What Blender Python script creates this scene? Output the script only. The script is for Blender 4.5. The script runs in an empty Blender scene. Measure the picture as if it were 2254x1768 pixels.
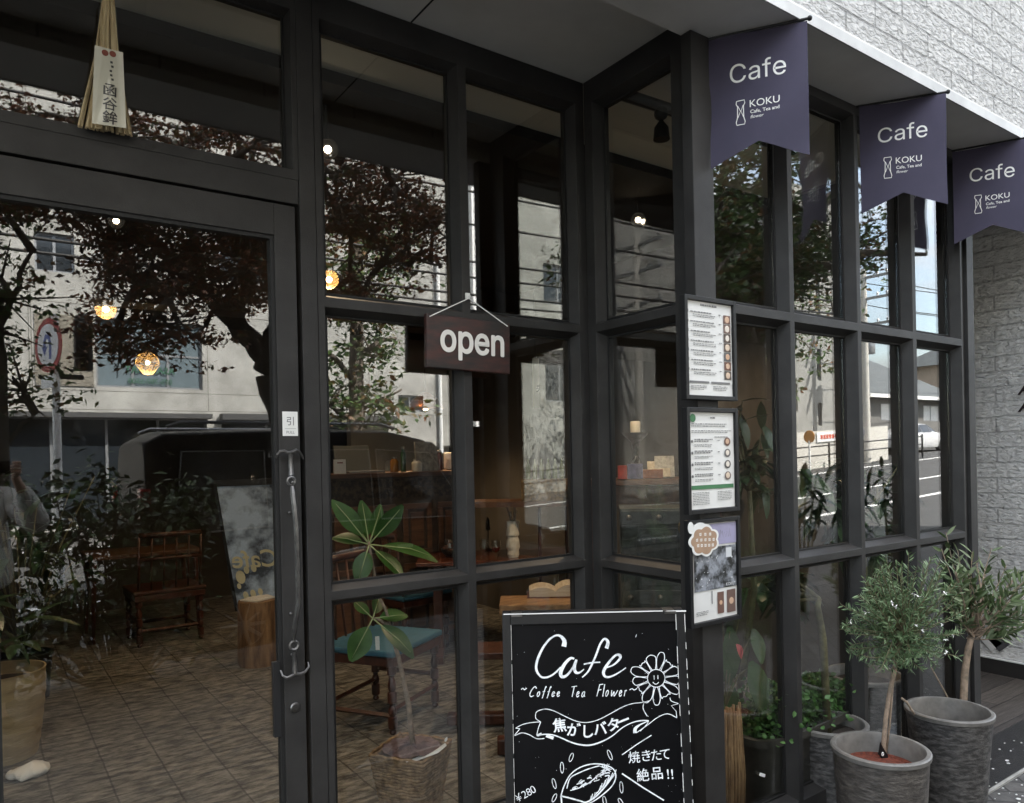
import bpy, bmesh, math, random
import numpy as np
from mathutils import Vector, Matrix, noise as mnoise
R = math.radians
random.seed(7)
rng = np.random.default_rng(11)
SC = bpy.context.scene
COL = SC.collection

# ------------------------------------------------------------------ camera, sky, sun, exposure
F_PX, PW, PH, CY = 1652.63, 2254.0, 1768.0, 128.25      # focal length and frame in photo pixels
YAW, PITCH, ROLL = R(35.2705), R(-0.2123), R(-1.2134)
CAM = np.array([0.0, -2.4, 1.5])
_f = np.array([math.sin(YAW)*math.cos(PITCH), math.cos(YAW)*math.cos(PITCH), math.sin(PITCH)])
_r0 = np.array([math.cos(YAW), -math.sin(YAW), 0.0]); _u0 = np.cross(_r0, _f)
_r = _r0*math.cos(ROLL)+_u0*math.sin(ROLL); _u = -_r0*math.sin(ROLL)+_u0*math.cos(ROLL)
cam_d = bpy.data.cameras.new('camera'); cam = bpy.data.objects.new('camera', cam_d); COL.objects.link(cam)
cam_d.sensor_width = 36; cam_d.lens = 36*F_PX/PW; cam_d.shift_y = CY/PW
cam_d.clip_start = 0.01; cam_d.clip_end = 2000
cam.matrix_world = Matrix(((_r[0], _u[0], -_f[0], CAM[0]), (_r[1], _u[1], -_f[1], CAM[1]), (_r[2], _u[2], -_f[2], CAM[2]), (0, 0, 0, 1)))
SC.camera = cam

SUN_EL, SUN_AZ = R(48), R(28)          # azimuth measured from +Y towards +X
w = bpy.data.worlds.new('World'); SC.world = w; w.use_nodes = True
nt = w.node_tree; nt.nodes.clear()
out = nt.nodes.new('ShaderNodeOutputWorld'); bg = nt.nodes.new('ShaderNodeBackground')
sky = nt.nodes.new('ShaderNodeTexSky'); sky.sky_type = 'NISHITA'; sky.sun_disc = False
sky.sun_elevation = SUN_EL; sky.sun_rotation = SUN_AZ; sky.air_density = 1.2; sky.dust_density = 1.2; sky.ozone_density = 1.0
tc = nt.nodes.new('ShaderNodeTexCoord'); mp = nt.nodes.new('ShaderNodeMapping'); mp.inputs['Scale'].default_value = (1.6, 1.6, 4.5)
nz = nt.nodes.new('ShaderNodeTexNoise'); nz.inputs['Scale'].default_value = 2.2; nz.inputs['Detail'].default_value = 9; nz.inputs['Roughness'].default_value = .58
cr = nt.nodes.new('ShaderNodeValToRGB'); cr.color_ramp.elements[0].position = .43; cr.color_ramp.elements[1].position = .68
cr.color_ramp.elements[0].color = (0.18, 0.18, 0.18, 1); cr.color_ramp.elements[1].color = (1, 1, 1, 1)
mx = nt.nodes.new('ShaderNodeMix'); mx.data_type = 'RGBA'; mx.inputs[7].default_value = (7.0, 7.2, 7.6, 1)
sz_ = nt.nodes.new('ShaderNodeSeparateXYZ'); nt.links.new(tc.outputs['Generated'], sz_.inputs[0]); zr = nt.nodes.new('ShaderNodeValToRGB')
zr.color_ramp.elements[0].position = .08; zr.color_ramp.elements[0].color = (1.9, 1.9, 1.92, 1); zr.color_ramp.elements[1].position = .75; zr.color_ramp.elements[1].color = (10.7, 10.3, 9.6, 1)
nt.links.new(sz_.outputs['Z'], zr.inputs[0]); nt.links.new(zr.outputs[0], mx.inputs[7])
nt.links.new(tc.outputs['Generated'], mp.inputs[0]); nt.links.new(mp.outputs[0], nz.inputs['Vector']); nt.links.new(nz.outputs[0], cr.inputs[0])
nt.links.new(cr.outputs[0], mx.inputs[0]); nt.links.new(sky.outputs[0], mx.inputs[6]); nt.links.new(mx.outputs[2], bg.inputs[0])
bg.inputs[1].default_value = 0.15; nt.links.new(bg.outputs[0], out.inputs[0])
sd = bpy.data.lights.new('sun', 'SUN'); sd.energy = 4.4; sd.angle = R(0.6); sd.color = (1, .95, .88)
sun = bpy.data.objects.new('sun', sd); COL.objects.link(sun)
sun.rotation_euler = Vector((-math.sin(SUN_AZ)*math.cos(SUN_EL), -math.cos(SUN_AZ)*math.cos(SUN_EL), -math.sin(SUN_EL))).to_track_quat('-Z', 'Y').to_euler()
SC.view_settings.view_transform = 'Standard'; SC.view_settings.look = 'None'; SC.view_settings.exposure = 2.6; SC.view_settings.gamma = 1
SC.render.engine = 'CYCLES'
SC.cycles.max_bounces = 9; SC.cycles.diffuse_bounces = 3; SC.cycles.glossy_bounces = 4; SC.cycles.transparent_max_bounces = 14; SC.cycles.transmission_bounces = 6
SC.cycles.caustics_reflective = False; SC.cycles.caustics_refractive = False; SC.cycles.use_denoising = True; SC.cycles.sample_clamp_indirect = 4

# ------------------------------------------------------------------ measuring helpers: photo sight lines met with real planes
def ray(px, py): return _f+_r*((px-PW/2)/F_PX)-_u*((py-PH/2-CY)/F_PX)
def onY(px, py, y=0.0): v = ray(px, py); return Vector(CAM+v*((y-CAM[1])/v[1]))
def onX(px, py, x): v = ray(px, py); return Vector(CAM+v*((x-CAM[0])/v[0]))
def onZ(px, py, z=0.0): v = ray(px, py); return Vector(CAM+v*((z-CAM[2])/v[2]))
def at(px, py, t): return Vector(CAM+ray(px, py)*t)
K = 1.0349
def mirA(x, y, d):                      # what the left panes (plane Y=0) mirror, d metres out in the street
    q = onY(x*K, y*K, d); q.y = -d; return q
def mirC(x, y, yr):                     # what the right panes (plane Y=-.642) mirror, at street depth yr
    q = onY(x*K, y*K, -1.284-yr); q.y = yr; return q

# ------------------------------------------------------------------ materials
MATS = {}
def mat(name, col, rough=.6, metal=0, var=.0, vscale=6, bump=0, bscale=40, col2=None, spec=.5, emit=None, estr=0, island=None, mapscale=(1, 1, 1), coat=0, thr=None, vdetail=5, alpha=None, transl=None):
    if name in MATS: return MATS[name]
    m = bpy.data.materials.new(name); m.use_nodes = True; MATS[name] = m
    n = m.node_tree; b = n.nodes['Principled BSDF']
    b.inputs['Base Color'].default_value = (*col, 1); b.inputs['Roughness'].default_value = rough; b.inputs['Metallic'].default_value = metal
    b.inputs['Specular IOR Level'].default_value = spec; b.inputs['Coat Weight'].default_value = coat
    if emit: b.inputs['Emission Color'].default_value = (*emit, 1); b.inputs['Emission Strength'].default_value = estr
    if alpha is not None: b.inputs['Alpha'].default_value = alpha
    t = n.nodes.new('ShaderNodeTexCoord'); mpn = n.nodes.new('ShaderNodeMapping'); mpn.inputs['Scale'].default_value = mapscale
    n.links.new(t.outputs['Object'], mpn.inputs[0])
    colsock = None
    if col2 is None and var: col2 = tuple(max(0, c*(1-var)) for c in col)
    if col2 is not None:
        z = n.nodes.new('ShaderNodeTexNoise'); z.inputs['Scale'].default_value = vscale; z.inputs['Detail'].default_value = vdetail; z.inputs['Roughness'].default_value = .6
        n.links.new(mpn.outputs[0], z.inputs['Vector'])
        rp = n.nodes.new('ShaderNodeValToRGB'); a, c = thr or (.35, .68)
        rp.color_ramp.elements[0].position = a; rp.color_ramp.elements[1].position = c
        rp.color_ramp.elements[0].color = (*col2, 1); rp.color_ramp.elements[1].color = (*col, 1)
        n.links.new(z.outputs[0], rp.inputs[0]); colsock = rp.outputs[0]
    if island:
        g = n.nodes.new('ShaderNodeNewGeometry'); rp2 = n.nodes.new('ShaderNodeValToRGB')
        el = rp2.color_ramp.elements
        while len(el) < len(island): el.new(.5)
        for i, c in enumerate(island): el[i].position = i/(len(island)-1); el[i].color = (*c, 1)
        n.links.new(g.outputs['Random Per Island'], rp2.inputs[0])
        if colsock is not None:
            mm = n.nodes.new('ShaderNodeMix'); mm.data_type = 'RGBA'; mm.blend_type = 'MULTIPLY'; mm.inputs[0].default_value = .7
            n.links.new(rp2.outputs[0], mm.inputs[6]); n.links.new(colsock, mm.inputs[7]); colsock = mm.outputs[2]
        else: colsock = rp2.outputs[0]
    if colsock is not None: n.links.new(colsock, b.inputs['Base Color'])
    if bump:
        z2 = n.nodes.new('ShaderNodeTexNoise'); z2.inputs['Scale'].default_value = bscale; z2.inputs['Detail'].default_value = 6; z2.inputs['Roughness'].default_value = .65
        n.links.new(mpn.outputs[0], z2.inputs['Vector'])
        bp = n.nodes.new('ShaderNodeBump'); bp.inputs['Strength'].default_value = bump; bp.inputs['Distance'].default_value = .01
        n.links.new(z2.outputs[0], bp.inputs['Height']); n.links.new(bp.outputs[0], b.inputs['Normal'])
    if transl:
        o = n.nodes['Material Output']; tl = n.nodes.new('ShaderNodeBsdfTranslucent'); ms = n.nodes.new('ShaderNodeMixShader'); ms.inputs[0].default_value = transl
        if colsock is not None: n.links.new(colsock, tl.inputs[0])
        else: tl.inputs[0].default_value = (*col, 1)
        n.links.new(b.outputs[0], ms.inputs[1]); n.links.new(tl.outputs[0], ms.inputs[2]); n.links.new(ms.outputs[0], o.inputs[0])
    return m

def glass_mat(name, r0, tint=(.86, .9, .88)):
    m = bpy.data.materials.new(name); m.use_nodes = True; MATS[name] = m
    n = m.node_tree; n.nodes.clear()
    o = n.nodes.new('ShaderNodeOutputMaterial'); g = n.nodes.new('ShaderNodeNewGeometry')
    dp = n.nodes.new('ShaderNodeVectorMath'); dp.operation = 'DOT_PRODUCT'
    n.links.new(g.outputs['Incoming'], dp.inputs[0]); n.links.new(g.outputs['Normal'], dp.inputs[1])
    ab = n.nodes.new('ShaderNodeMath'); ab.operation = 'ABSOLUTE'; n.links.new(dp.outputs['Value'], ab.inputs[0])
    s1 = n.nodes.new('ShaderNodeMath'); s1.operation = 'SUBTRACT'; s1.inputs[0].default_value = 1; n.links.new(ab.outputs[0], s1.inputs[1])
    pw = n.nodes.new('ShaderNodeMath'); pw.operation = 'POWER'; pw.inputs[1].default_value = 5; n.links.new(s1.outputs[0], pw.inputs[0])
    ma = n.nodes.new('ShaderNodeMath'); ma.operation = 'MULTIPLY_ADD'; ma.inputs[1].default_value = 1-r0; ma.inputs[2].default_value = r0; n.links.new(pw.outputs[0], ma.inputs[0])
    tr = n.nodes.new('ShaderNodeBsdfTransparent'); tr.inputs[0].default_value = (*tint, 1)
    gl = n.nodes.new('ShaderNodeBsdfGlossy'); gl.inputs['Roughness'].default_value = 0.0; gl.inputs['Color'].default_value = (1, 1, 1, 1)
    ms = n.nodes.new('ShaderNodeMixShader'); n.links.new(ma.outputs[0], ms.inputs[0]); n.links.new(tr.outputs[0], ms.inputs[1]); n.links.new(gl.outputs[0], ms.inputs[2])
    n.links.new(ms.outputs[0], o.inputs[0]); return m

def brick_mat(name, c1, c2, mortar, bw, bh, msize, axes='XZ', rough=.8, bump=.6, offset=.5, chip=0, noisescale=30, var=.4, rot=0, nb=.5, stretch=(1, 1, 1), nr=(.3, .7)):
    m = bpy.data.materials.new(name); m.use_nodes = True; MATS[name] = m
    n = m.node_tree; b = n.nodes['Principled BSDF']; b.inputs['Roughness'].default_value = rough
    t = n.nodes.new('ShaderNodeTexCoord'); sx = n.nodes.new('ShaderNodeSeparateXYZ'); cx = n.nodes.new('ShaderNodeCombineXYZ')
    n.links.new(t.outputs['Object'], sx.inputs[0]); n.links.new(sx.outputs[axes[0]], cx.inputs[0]); n.links.new(sx.outputs[axes[1]], cx.inputs[1])
    mr = n.nodes.new('ShaderNodeMapping'); mr.inputs['Rotation'].default_value = (0, 0, rot); n.links.new(cx.outputs[0], mr.inputs[0])
    br = n.nodes.new('ShaderNodeTexBrick'); br.inputs['Scale'].default_value = 1; br.offset = offset
    br.inputs['Brick Width'].default_value = bw; br.inputs['Row Height'].default_value = bh; br.inputs['Mortar Size'].default_value = msize; br.inputs['Mortar Smooth'].default_value = .3
    br.inputs['Color1'].default_value = (*c1, 1); br.inputs['Color2'].default_value = (*c2, 1); br.inputs['Mortar'].default_value = (*mortar, 1)
    # wobble the joints a little
    wz = n.nodes.new('ShaderNodeTexNoise'); wz.inputs['Scale'].default_value = 5; n.links.new(mr.outputs[0], wz.inputs['Vector'])
    wm = n.nodes.new('ShaderNodeVectorMath'); wm.operation = 'MULTIPLY_ADD'; wm.inputs[1].default_value = (.012, .012, 0); n.links.new(wz.outputs['Color'], wm.inputs[0]); n.links.new(mr.outputs[0], wm.inputs[2])
    n.links.new(wm.outputs[0], br.inputs['Vector'])
    st = n.nodes.new('ShaderNodeMapping'); st.inputs['Scale'].default_value = stretch; n.links.new(mr.outputs[0], st.inputs[0])
    z = n.nodes.new('ShaderNodeTexNoise'); z.inputs['Scale'].default_value = noisescale; z.inputs['Detail'].default_value = 8; z.inputs['Roughness'].default_value = .68; n.links.new(st.outputs[0], z.inputs['Vector'])
    rp = n.nodes.new('ShaderNodeValToRGB'); rp.color_ramp.elements[0].position, rp.color_ramp.elements[1].position = nr
    rp.color_ramp.elements[0].color = (1-var, 1-var, 1-var, 1); rp.color_ramp.elements[1].color = (1, 1, 1, 1); n.links.new(z.outputs[0], rp.inputs[0])
    mm = n.nodes.new('ShaderNodeMix'); mm.data_type = 'RGBA'; mm.blend_type = 'MULTIPLY'; mm.inputs[0].default_value = 1
    n.links.new(br.outputs['Color'], mm.inputs[6]); n.links.new(rp.outputs[0], mm.inputs[7]); n.links.new(mm.outputs[2], b.inputs['Base Color'])
    hm = n.nodes.new('ShaderNodeMath'); hm.operation = 'MULTIPLY_ADD'; hm.inputs[1].default_value = -1.0; n.links.new(br.outputs['Fac'], hm.inputs[0])
    h2 = n.nodes.new('ShaderNodeMath'); h2.operation = 'MULTIPLY'; h2.inputs[1].default_value = nb; n.links.new(z.outputs[0], h2.inputs[0]); n.links.new(h2.outputs[0], hm.inputs[2])
    src = hm
    if chip:
        v = n.nodes.new('ShaderNodeTexNoise'); v.inputs['Scale'].default_value = chip; v.inputs['Detail'].default_value = 6; v.inputs['Roughness'].default_value = .6; v.inputs['Distortion'].default_value = .35; vm = n.nodes.new('ShaderNodeMapping'); vm.inputs['Scale'].default_value = (.8, 1.7, 1); n.links.new(mr.outputs[0], vm.inputs[0]); n.links.new(vm.outputs[0], v.inputs['Vector'])
        cr2 = n.nodes.new('ShaderNodeValToRGB'); cr2.color_ramp.elements[0].position = .27; cr2.color_ramp.elements[1].position = .55; n.links.new(v.outputs[0], cr2.inputs[0])
        cr3 = n.nodes.new('ShaderNodeValToRGB'); cr3.color_ramp.elements[0].position = .29; cr3.color_ramp.elements[1].position = .46; cr3.color_ramp.elements[0].color = (.66, .65, .63, 1); n.links.new(v.outputs[0], cr3.inputs[0])
        m3 = n.nodes.new('ShaderNodeMix'); m3.data_type = 'RGBA'; m3.blend_type = 'MULTIPLY'; m3.inputs[0].default_value = 1; n.links.new(mm.outputs[2], m3.inputs[6]); n.links.new(cr3.outputs[0], m3.inputs[7]); n.links.new(m3.outputs[2], b.inputs['Base Color'])
        ad = n.nodes.new('ShaderNodeMath'); ad.operation = 'ADD'; n.links.new(hm.outputs[0], ad.inputs[0]); n.links.new(cr2.outputs[0], ad.inputs[1]); src = ad
    bp = n.nodes.new('ShaderNodeBump'); bp.inputs['Strength'].default_value = bump; bp.inputs['Distance'].default_value = .011 if chip else .012
    n.links.new(src.outputs[0], bp.inputs['Height']); n.links.new(bp.outputs[0], b.inputs['Normal'])
    return m

# ------------------------------------------------------------------ mesh helpers
class MB:
    def __init__(s): s.v = []; s.f = []
    def add(s, vs, fs):
        o = len(s.v); s.v += [tuple(x) for x in vs]; s.f += [tuple(i+o for i in f) for f in fs]; return s
    def quad(s, a, b, c, d): return s.add([a, b, c, d], [(0, 1, 2, 3)])
    def box(s, c, d, rz=0, ax=None):
        h = [x/2 for x in d]; vs = []
        M = Matrix.Rotation(rz, 3, 'Z') if ax is None else ax
        for x in (-1, 1):
            for y in (-1, 1):
                for z in (-1, 1): vs.append(Vector(c)+M @ Vector((x*h[0], y*h[1], z*h[2])))
        return s.add(vs, [(0, 1, 3, 2), (4, 6, 7, 5), (0, 4, 5, 1), (2, 3, 7, 6), (0, 2, 6, 4), (1, 5, 7, 3)])
    def span(s, a, b): return s.box([(p+q)/2 for p, q in zip(a, b)], [abs(q-p) for p, q in zip(a, b)])
    def tube(s, pts, rad, n=8, cap=True):
        pts = [Vector(p) for p in pts]; m = len(pts); rad = rad if isinstance(rad, (list, tuple)) else [rad]*m
        vs = []; t0 = (pts[1]-pts[0]).normalized(); ref = Vector((0, 0, 1)) if abs(t0.z) < .9 else Vector((1, 0, 0)); a = t0.cross(ref).normalized()
        for i in range(m):
            t = (pts[min(i+1, m-1)]-pts[max(i-1, 0)])
            t = t.normalized() if t.length > 1e-9 else t0
            a = (a-t*a.dot(t)); a = a.normalized() if a.length > 1e-6 else t.orthogonal().normalized(); b = t.cross(a)
            for k in range(n):
                g = 2*math.pi*k/n; vs.append(pts[i]+(a*math.cos(g)+b*math.sin(g))*rad[i])
        fs = [(i*n+k, i*n+(k+1) % n, (i+1)*n+(k+1) % n, (i+1)*n+k) for i in range(m-1) for k in range(n)]
        if cap: fs += [tuple(range(n-1, -1, -1)), tuple((m-1)*n+k for k in range(n))]
        return s.add(vs, fs)
    def lathe(s, c, prof, n=24, ax=None, sq=1.0, top=True):
        c = Vector(c); vs = []; m = len(prof); M = ax or Matrix.Identity(3)
        for r, z in prof:
            for k in range(n):
                g = 2*math.pi*k/n; vs.append(c+M @ Vector((r*math.cos(g), r*math.sin(g)*sq, z)))
        fs = [(i*n+k, i*n+(k+1) % n, (i+1)*n+(k+1) % n, (i+1)*n+k) for i in range(m-1) for k in range(n)]
        fs += [tuple(range(n-1, -1, -1))]+([tuple((m-1)*n+k for k in range(n))] if top else [])
        return s.add(vs, fs)
    def ball(s, c, r, n=12, sc=(1, 1, 1)):
        pr = []; m = n//2+1; c = Vector(c); vs = [c+Vector((0, 0, -r*sc[2]))]
        for i in range(1, m):
            p = math.pi*i/m-math.pi/2
            for k in range(n):
                g = 2*math.pi*k/n; vs.append(c+Vector((math.cos(p)*math.cos(g)*sc[0], math.cos(p)*math.sin(g)*sc[1], math.sin(p)*sc[2]))*r)
        vs.append(c+Vector((0, 0, r*sc[2]))); e = len(vs)-1
        fs = [(0, 1+(k+1) % n, 1+k) for k in range(n)]
        fs += [(1+i*n+k, 1+i*n+(k+1) % n, 1+(i+1)*n+(k+1) % n, 1+(i+1)*n+k) for i in range(m-2) for k in range(n)]
        fs += [(1+(m-2)*n+k, 1+(m-2)*n+(k+1) % n, e) for k in range(n)]
        return s.add(vs, fs)
    def prism(s, poly, d):                 # closed outline (3-D points) pushed along vector d
        n = len(poly); d = Vector(d); vs = [Vector(p) for p in poly]+[Vector(p)+d for p in poly]
        fs = [tuple(range(n-1, -1, -1)), tuple(range(n, 2*n))]+[(i, (i+1) % n, n+(i+1) % n, n+i) for i in range(n)]
        return s.add(vs, fs)
    def ribbon(s, pts, wd, nrm, lift=.0012):   # flat painted stroke lying on a surface
        pts = [Vector(p) for p in pts]; nrm = Vector(nrm).normalized(); m = len(pts); vs = []
        wd = wd if isinstance(wd, (list, tuple)) else [wd]*m
        for i in range(m):
            t = (pts[min(i+1, m-1)]-pts[max(i-1, 0)]).normalized(); b = nrm.cross(t).normalized()
            vs += [pts[i]+b*wd[i]/2+nrm*lift, pts[i]-b*wd[i]/2+nrm*lift]
        return s.add(vs, [(2*i, 2*i+2, 2*i+3, 2*i+1) for i in range(m-1)])
    def leaf(s, base, d, up, L, W, droop=.2, fold=.15, n=5):
        d = Vector(d).normalized(); up = Vector(up); side = d.cross(up); side = side.normalized() if side.length > 1e-5 else d.orthogonal().normalized(); up = side.cross(d)
        vs = []; base = Vector(base)
        for i in range(n+1):
            t = i/n; wv = W*math.sin(math.pi*min(1, t*.92+.04))**.8*(1-.25*t)
            c = base+d*(L*t)-up*(droop*L*t*t)
            vs += [c-side*wv/2+up*fold*wv*.5, c, c+side*wv/2+up*fold*wv*.5]
        fs = []
        for i in range(n): o = 3*i; fs += [(o, o+3, o+4, o+1), (o+1, o+4, o+5, o+2)]
        return s.add(vs, fs)
    def text(s, txt, org, u, v, size, align='L', lift=.0015, fit=None, bold=0, shear=0, vs=1, f=0):
        tv, tf = glyphs(txt, bold, shear, f)
        if not tv: return s
        xs = [p[0] for p in tv]; x0, x1 = min(xs), max(xs); k = size
        if fit: k = fit/(x1-x0)
        off = {'L': x0, 'C': (x0+x1)/2, 'R': x1}[align]
        u = Vector(u).normalized(); v = Vector(v).normalized(); nn = u.cross(v)
        return s.add([Vector(org)+u*((p[0]-off)*k)+v*(p[1]*k*vs)+nn*lift for p in tv], tf)
    def build(s, name, m, parent=None, smooth=False, local=False, bevel=0, subs=0, merge=0):
        o3 = Vector((0, 0, 0))
        if parent is not None and not local:
            q = parent
            while q is not None: o3 = o3+q.location; q = q.parent
        me = bpy.data.meshes.new(name); me.from_pydata([tuple(Vector(x)-o3) for x in s.v], [], s.f)
        bm = bmesh.new(); bm.from_mesh(me)
        if merge: bmesh.ops.remove_doubles(bm, verts=bm.verts, dist=merge)
        if bm.faces and len(bm.faces) < 60000: bmesh.ops.recalc_face_normals(bm, faces=bm.faces)
        bm.to_mesh(me); bm.free(); me.update()
        if m is not None: me.materials.append(m)
        if smooth:
            for p in me.polygons: p.use_smooth = True
            if smooth == 'auto':
                try: me.set_sharp_from_angle(angle=R(38))
                except Exception: pass
        ob = bpy.data.objects.new(name, me); COL.objects.link(ob)
        if parent is not None: ob.parent = parent
        if bevel: bv = ob.modifiers.new('bevel', 'BEVEL'); bv.width = bevel; bv.segments = 2; bv.limit_method = 'ANGLE'; bv.angle_limit = R(40)
        if subs: sb = ob.modifiers.new('sub', 'SUBSURF'); sb.levels = subs; sb.render_levels = subs
        return ob
try: FONT = bpy.data.fonts.load(bpy.utils.resource_path('LOCAL')+'/datafiles/fonts/Inter.woff2')     # Blender's own bundled font
except Exception: FONT = None
_gl = {}
def glyphs(txt, bold=0, shear=0, f=0):
    k = (txt, bold, shear, f)
    if k not in _gl:
        c = bpy.data.curves.new('lettering', 'FONT'); c.body = txt; c.size = 1; c.font = FONT if (FONT and f) else c.font; c.offset = bold; c.shear = shear; c.space_character = 1.09 if abs(bold-.0201) < 1e-5 else 1; c.resolution_u = 4; c.fill_mode = 'FRONT'
        o = bpy.data.objects.new('lettering', c); COL.objects.link(o)
        dg = bpy.context.evaluated_depsgraph_get(); me = o.evaluated_get(dg).to_mesh()
        _gl[k] = ([tuple(v.co) for v in me.vertices], [tuple(p.vertices) for p in me.polygons])
        o.evaluated_get(dg).to_mesh_clear(); bpy.data.objects.remove(o); bpy.data.curves.remove(c)
    return _gl[k]
def tag(o, label=None, cat=None, group=None, kind=None):
    if label: o['label'] = label
    if cat: o['category'] = cat
    if group: o['group'] = group
    if kind: o['kind'] = kind
    return o
def thing(name, loc, label, cat, group=None, rz=0):
    o = bpy.data.objects.new(name, None); COL.objects.link(o); o.location = loc; o.rotation_euler = (0, 0, rz); o.empty_display_size = .1
    return tag(o, label, cat, group)
def structure(name, mb, m): o = mb.build(name, m); o['kind'] = 'structure'; return o
def copy_tree(o, parent=None):
    c = o.copy(); COL.objects.link(c)
    if parent is not None: c.parent = parent
    for ch in [x for x in bpy.data.objects if x.parent == o]: copy_tree(ch, c)
    return c
def leaves_obj(name, centres, size, m, parent, flat=.5, aspect=.55, axis=None):
    n = len(centres); c = np.asarray(centres, float); o3 = np.zeros(3); q = parent
    while q is not None: o3 += np.array(q.location); q = q.parent
    c = c-o3
    d = rng.normal(size=(n, 3)); d[:, 2] = d[:, 2]*flat-.25
    if axis is not None: d = d*.6+np.asarray(axis)
    d /= np.linalg.norm(d, axis=1)[:, None]
    t = rng.normal(size=(n, 3))*np.array([1, 1, flat]); sdir = np.cross(d, t+np.array([0, 0, 1.0])); sdir /= np.linalg.norm(sdir, axis=1)[:, None]+1e-9
    nn = np.cross(sdir, d); L = size*(.65+.7*rng.random(n))[:, None]; W = L*aspect
    p0 = c; p1 = c+d*L*.45+sdir*W*.5+nn*L*.06; p2 = c+d*L-nn*L*.1; p3 = c+d*L*.45-sdir*W*.5+nn*L*.06
    v = np.stack([p0, p1, p2, p3], 1).reshape(-1, 3)
    me = bpy.data.meshes.new(name); me.vertices.add(4*n); me.vertices.foreach_set('co', v.ravel())
    idx = np.arange(4*n).reshape(n, 4); tri = np.concatenate([idx[:, [0, 1, 2]], idx[:, [0, 2, 3]]], 1).ravel()
    me.loops.add(6*n); me.loops.foreach_set('vertex_index', tri.astype(np.int32)); me.polygons.add(2*n); me.polygons.foreach_set('loop_start', np.arange(0, 6*n, 3, dtype=np.int32))
    me.update(calc_edges=True); me.validate(); me.materials.append(m)
    o = bpy.data.objects.new(name, me); COL.objects.link(o); o.parent = parent
    return o

# ---- palette
M_FRAME = mat('dark grey painted steel', (.037, .0355, .0345), .55, var=.45, vscale=5, bump=.1, bscale=220, vdetail=10, spec=.32)
M_GASK = mat('black rubber', (.006, .006, .006), .7)
M_SOFFIT = mat('painted soffit board', (.82, .82, .79), .75, var=.18, vscale=1.6, bump=.03, bscale=160)
M_WHITEEDGE = mat('white painted edge', (.75, .75, .73), .6, var=.2, vscale=8)
M_DARKWALL = mat('dark interior plaster', (.075, .068, .06), .8, var=.35, vscale=2)
M_WOOD = mat('brown wood', (.16, .075, .035), .45, col2=(.07, .03, .014), vscale=3, mapscale=(1, 7, 7), bump=.08, bscale=60)
M_WOODR = mat('red brown turned wood', (.085, .028, .015), .35, col2=(.035, .012, .008), vscale=5, mapscale=(5, 5, 1))
M_WOODD = mat('dark carved wood', (.075, .045, .026), .6, col2=(.03, .018, .011), vscale=12, bump=.35, bscale=45)
M_WOODL = mat('pale wood', (.36, .21, .1), .55, col2=(.18, .095, .045), vscale=4, mapscale=(1.5, 9, 9))
M_BLACK = mat('black paint', (.011, .011, .012), .42, var=.4, vscale=14, spec=.35)
M_CHALKB = mat('black chalkboard', (.004, .004, .005), .45, var=.3, vscale=9, spec=.12)
M_CHALK = mat('white chalk marker', (.84, .87, .9), .8, var=.45, vscale=55, thr=(.3, .5))
M_WHITE = mat('white print', (.82, .82, .8), .7)
M_PAPER = mat('white paper', (.78, .78, .76), .55, var=.06, vscale=7)
M_STEEL = mat('worn steel', (.32, .31, .3), .33, 1, var=.5, vscale=22)
M_IRON = mat('black forged iron', (.2, .195, .19), .38, .85, var=.5, vscale=30, bump=.2, bscale=90)
M_INK = mat('dark ink', (.03, .03, .03), .7)
M_GREYINK = mat('grey ink', (.2, .2, .2), .7)
M_GLASSWARE = glass_mat('clear glassware', .05, (.95, .96, .95))
M_PANE = glass_mat('shop window glass', .095, (.96, .97, .96))
M_LEAF_RUB = mat('rubber plant leaf', (.05, .13, .025), .38, island=[(.055, .16, .03), (.09, .23, .045), (.12, .28, .06)], col2=(.6, .6, .6), vscale=9, transl=.25)
M_LEAF_DK = mat('dark ficus leaf', (.02, .04, .018), .35, island=[(.02, .045, .018), (.045, .085, .035)])
M_LEAF_IVY = mat('ivy leaf', (.06, .15, .035), .45, island=[(.03, .08, .02), (.07, .17, .04), (.11, .22, .07)], transl=.2)
M_LEAF_ROS = mat('rosemary needle', (.06, .11, .045), .6, island=[(.05, .095, .038), (.1, .165, .07), (.2, .28, .15)])
M_LEAF_OLI = mat('olive leaf', (.06, .085, .045), .5, island=[(.05, .085, .03), (.095, .14, .055), (.23, .28, .17)])
M_LEAF_TREE = mat('street tree leaf', (.05, .09, .03), .5, island=[(.04, .06, .02), (.07, .12, .04), (.1, .17, .05), (.2, .08, .035)], transl=.3)
M_LEAF_RED = mat('autumn tree leaf', (.12, .05, .025), .5, island=[(.06, .05, .025), (.15, .07, .035), (.25, .09, .045), (.08, .11, .04)], transl=.3)
M_LEAF_HEDGE = mat('planting strip leaf', (.03, .06, .02), .5, island=[(.015, .03, .01), (.04, .08, .025), (.07, .12, .035)])
M_BARK = mat('grey brown bark', (.19, .16, .13), .9, col2=(.07, .056, .045), vscale=14, mapscale=(1, 1, .25), bump=.6, bscale=30)
M_STEM = mat('pale plant stem', (.42, .31, .23), .7, col2=(.19, .155, .115), vscale=40, bump=.3, bscale=80)
M_STEMG = mat('green brown stem', (.17, .16, .08), .7, col2=(.08, .07, .04), vscale=30)
M_SOIL = mat('dark soil', (.03, .022, .016), .95, var=.5, vscale=60, bump=.6, bscale=90)
M_CONC = mat('board marked concrete', (.43, .425, .395), .85, col2=(.25, .245, .225), vscale=1.3, bump=.15, bscale=12, vdetail=9)
M_CONC2 = mat('pale render', (.55, .53, .48), .85, var=.18, vscale=.8)
M_WINDARK = mat('dark window glass', (.02, .025, .03), .06, spec=.8)
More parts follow.
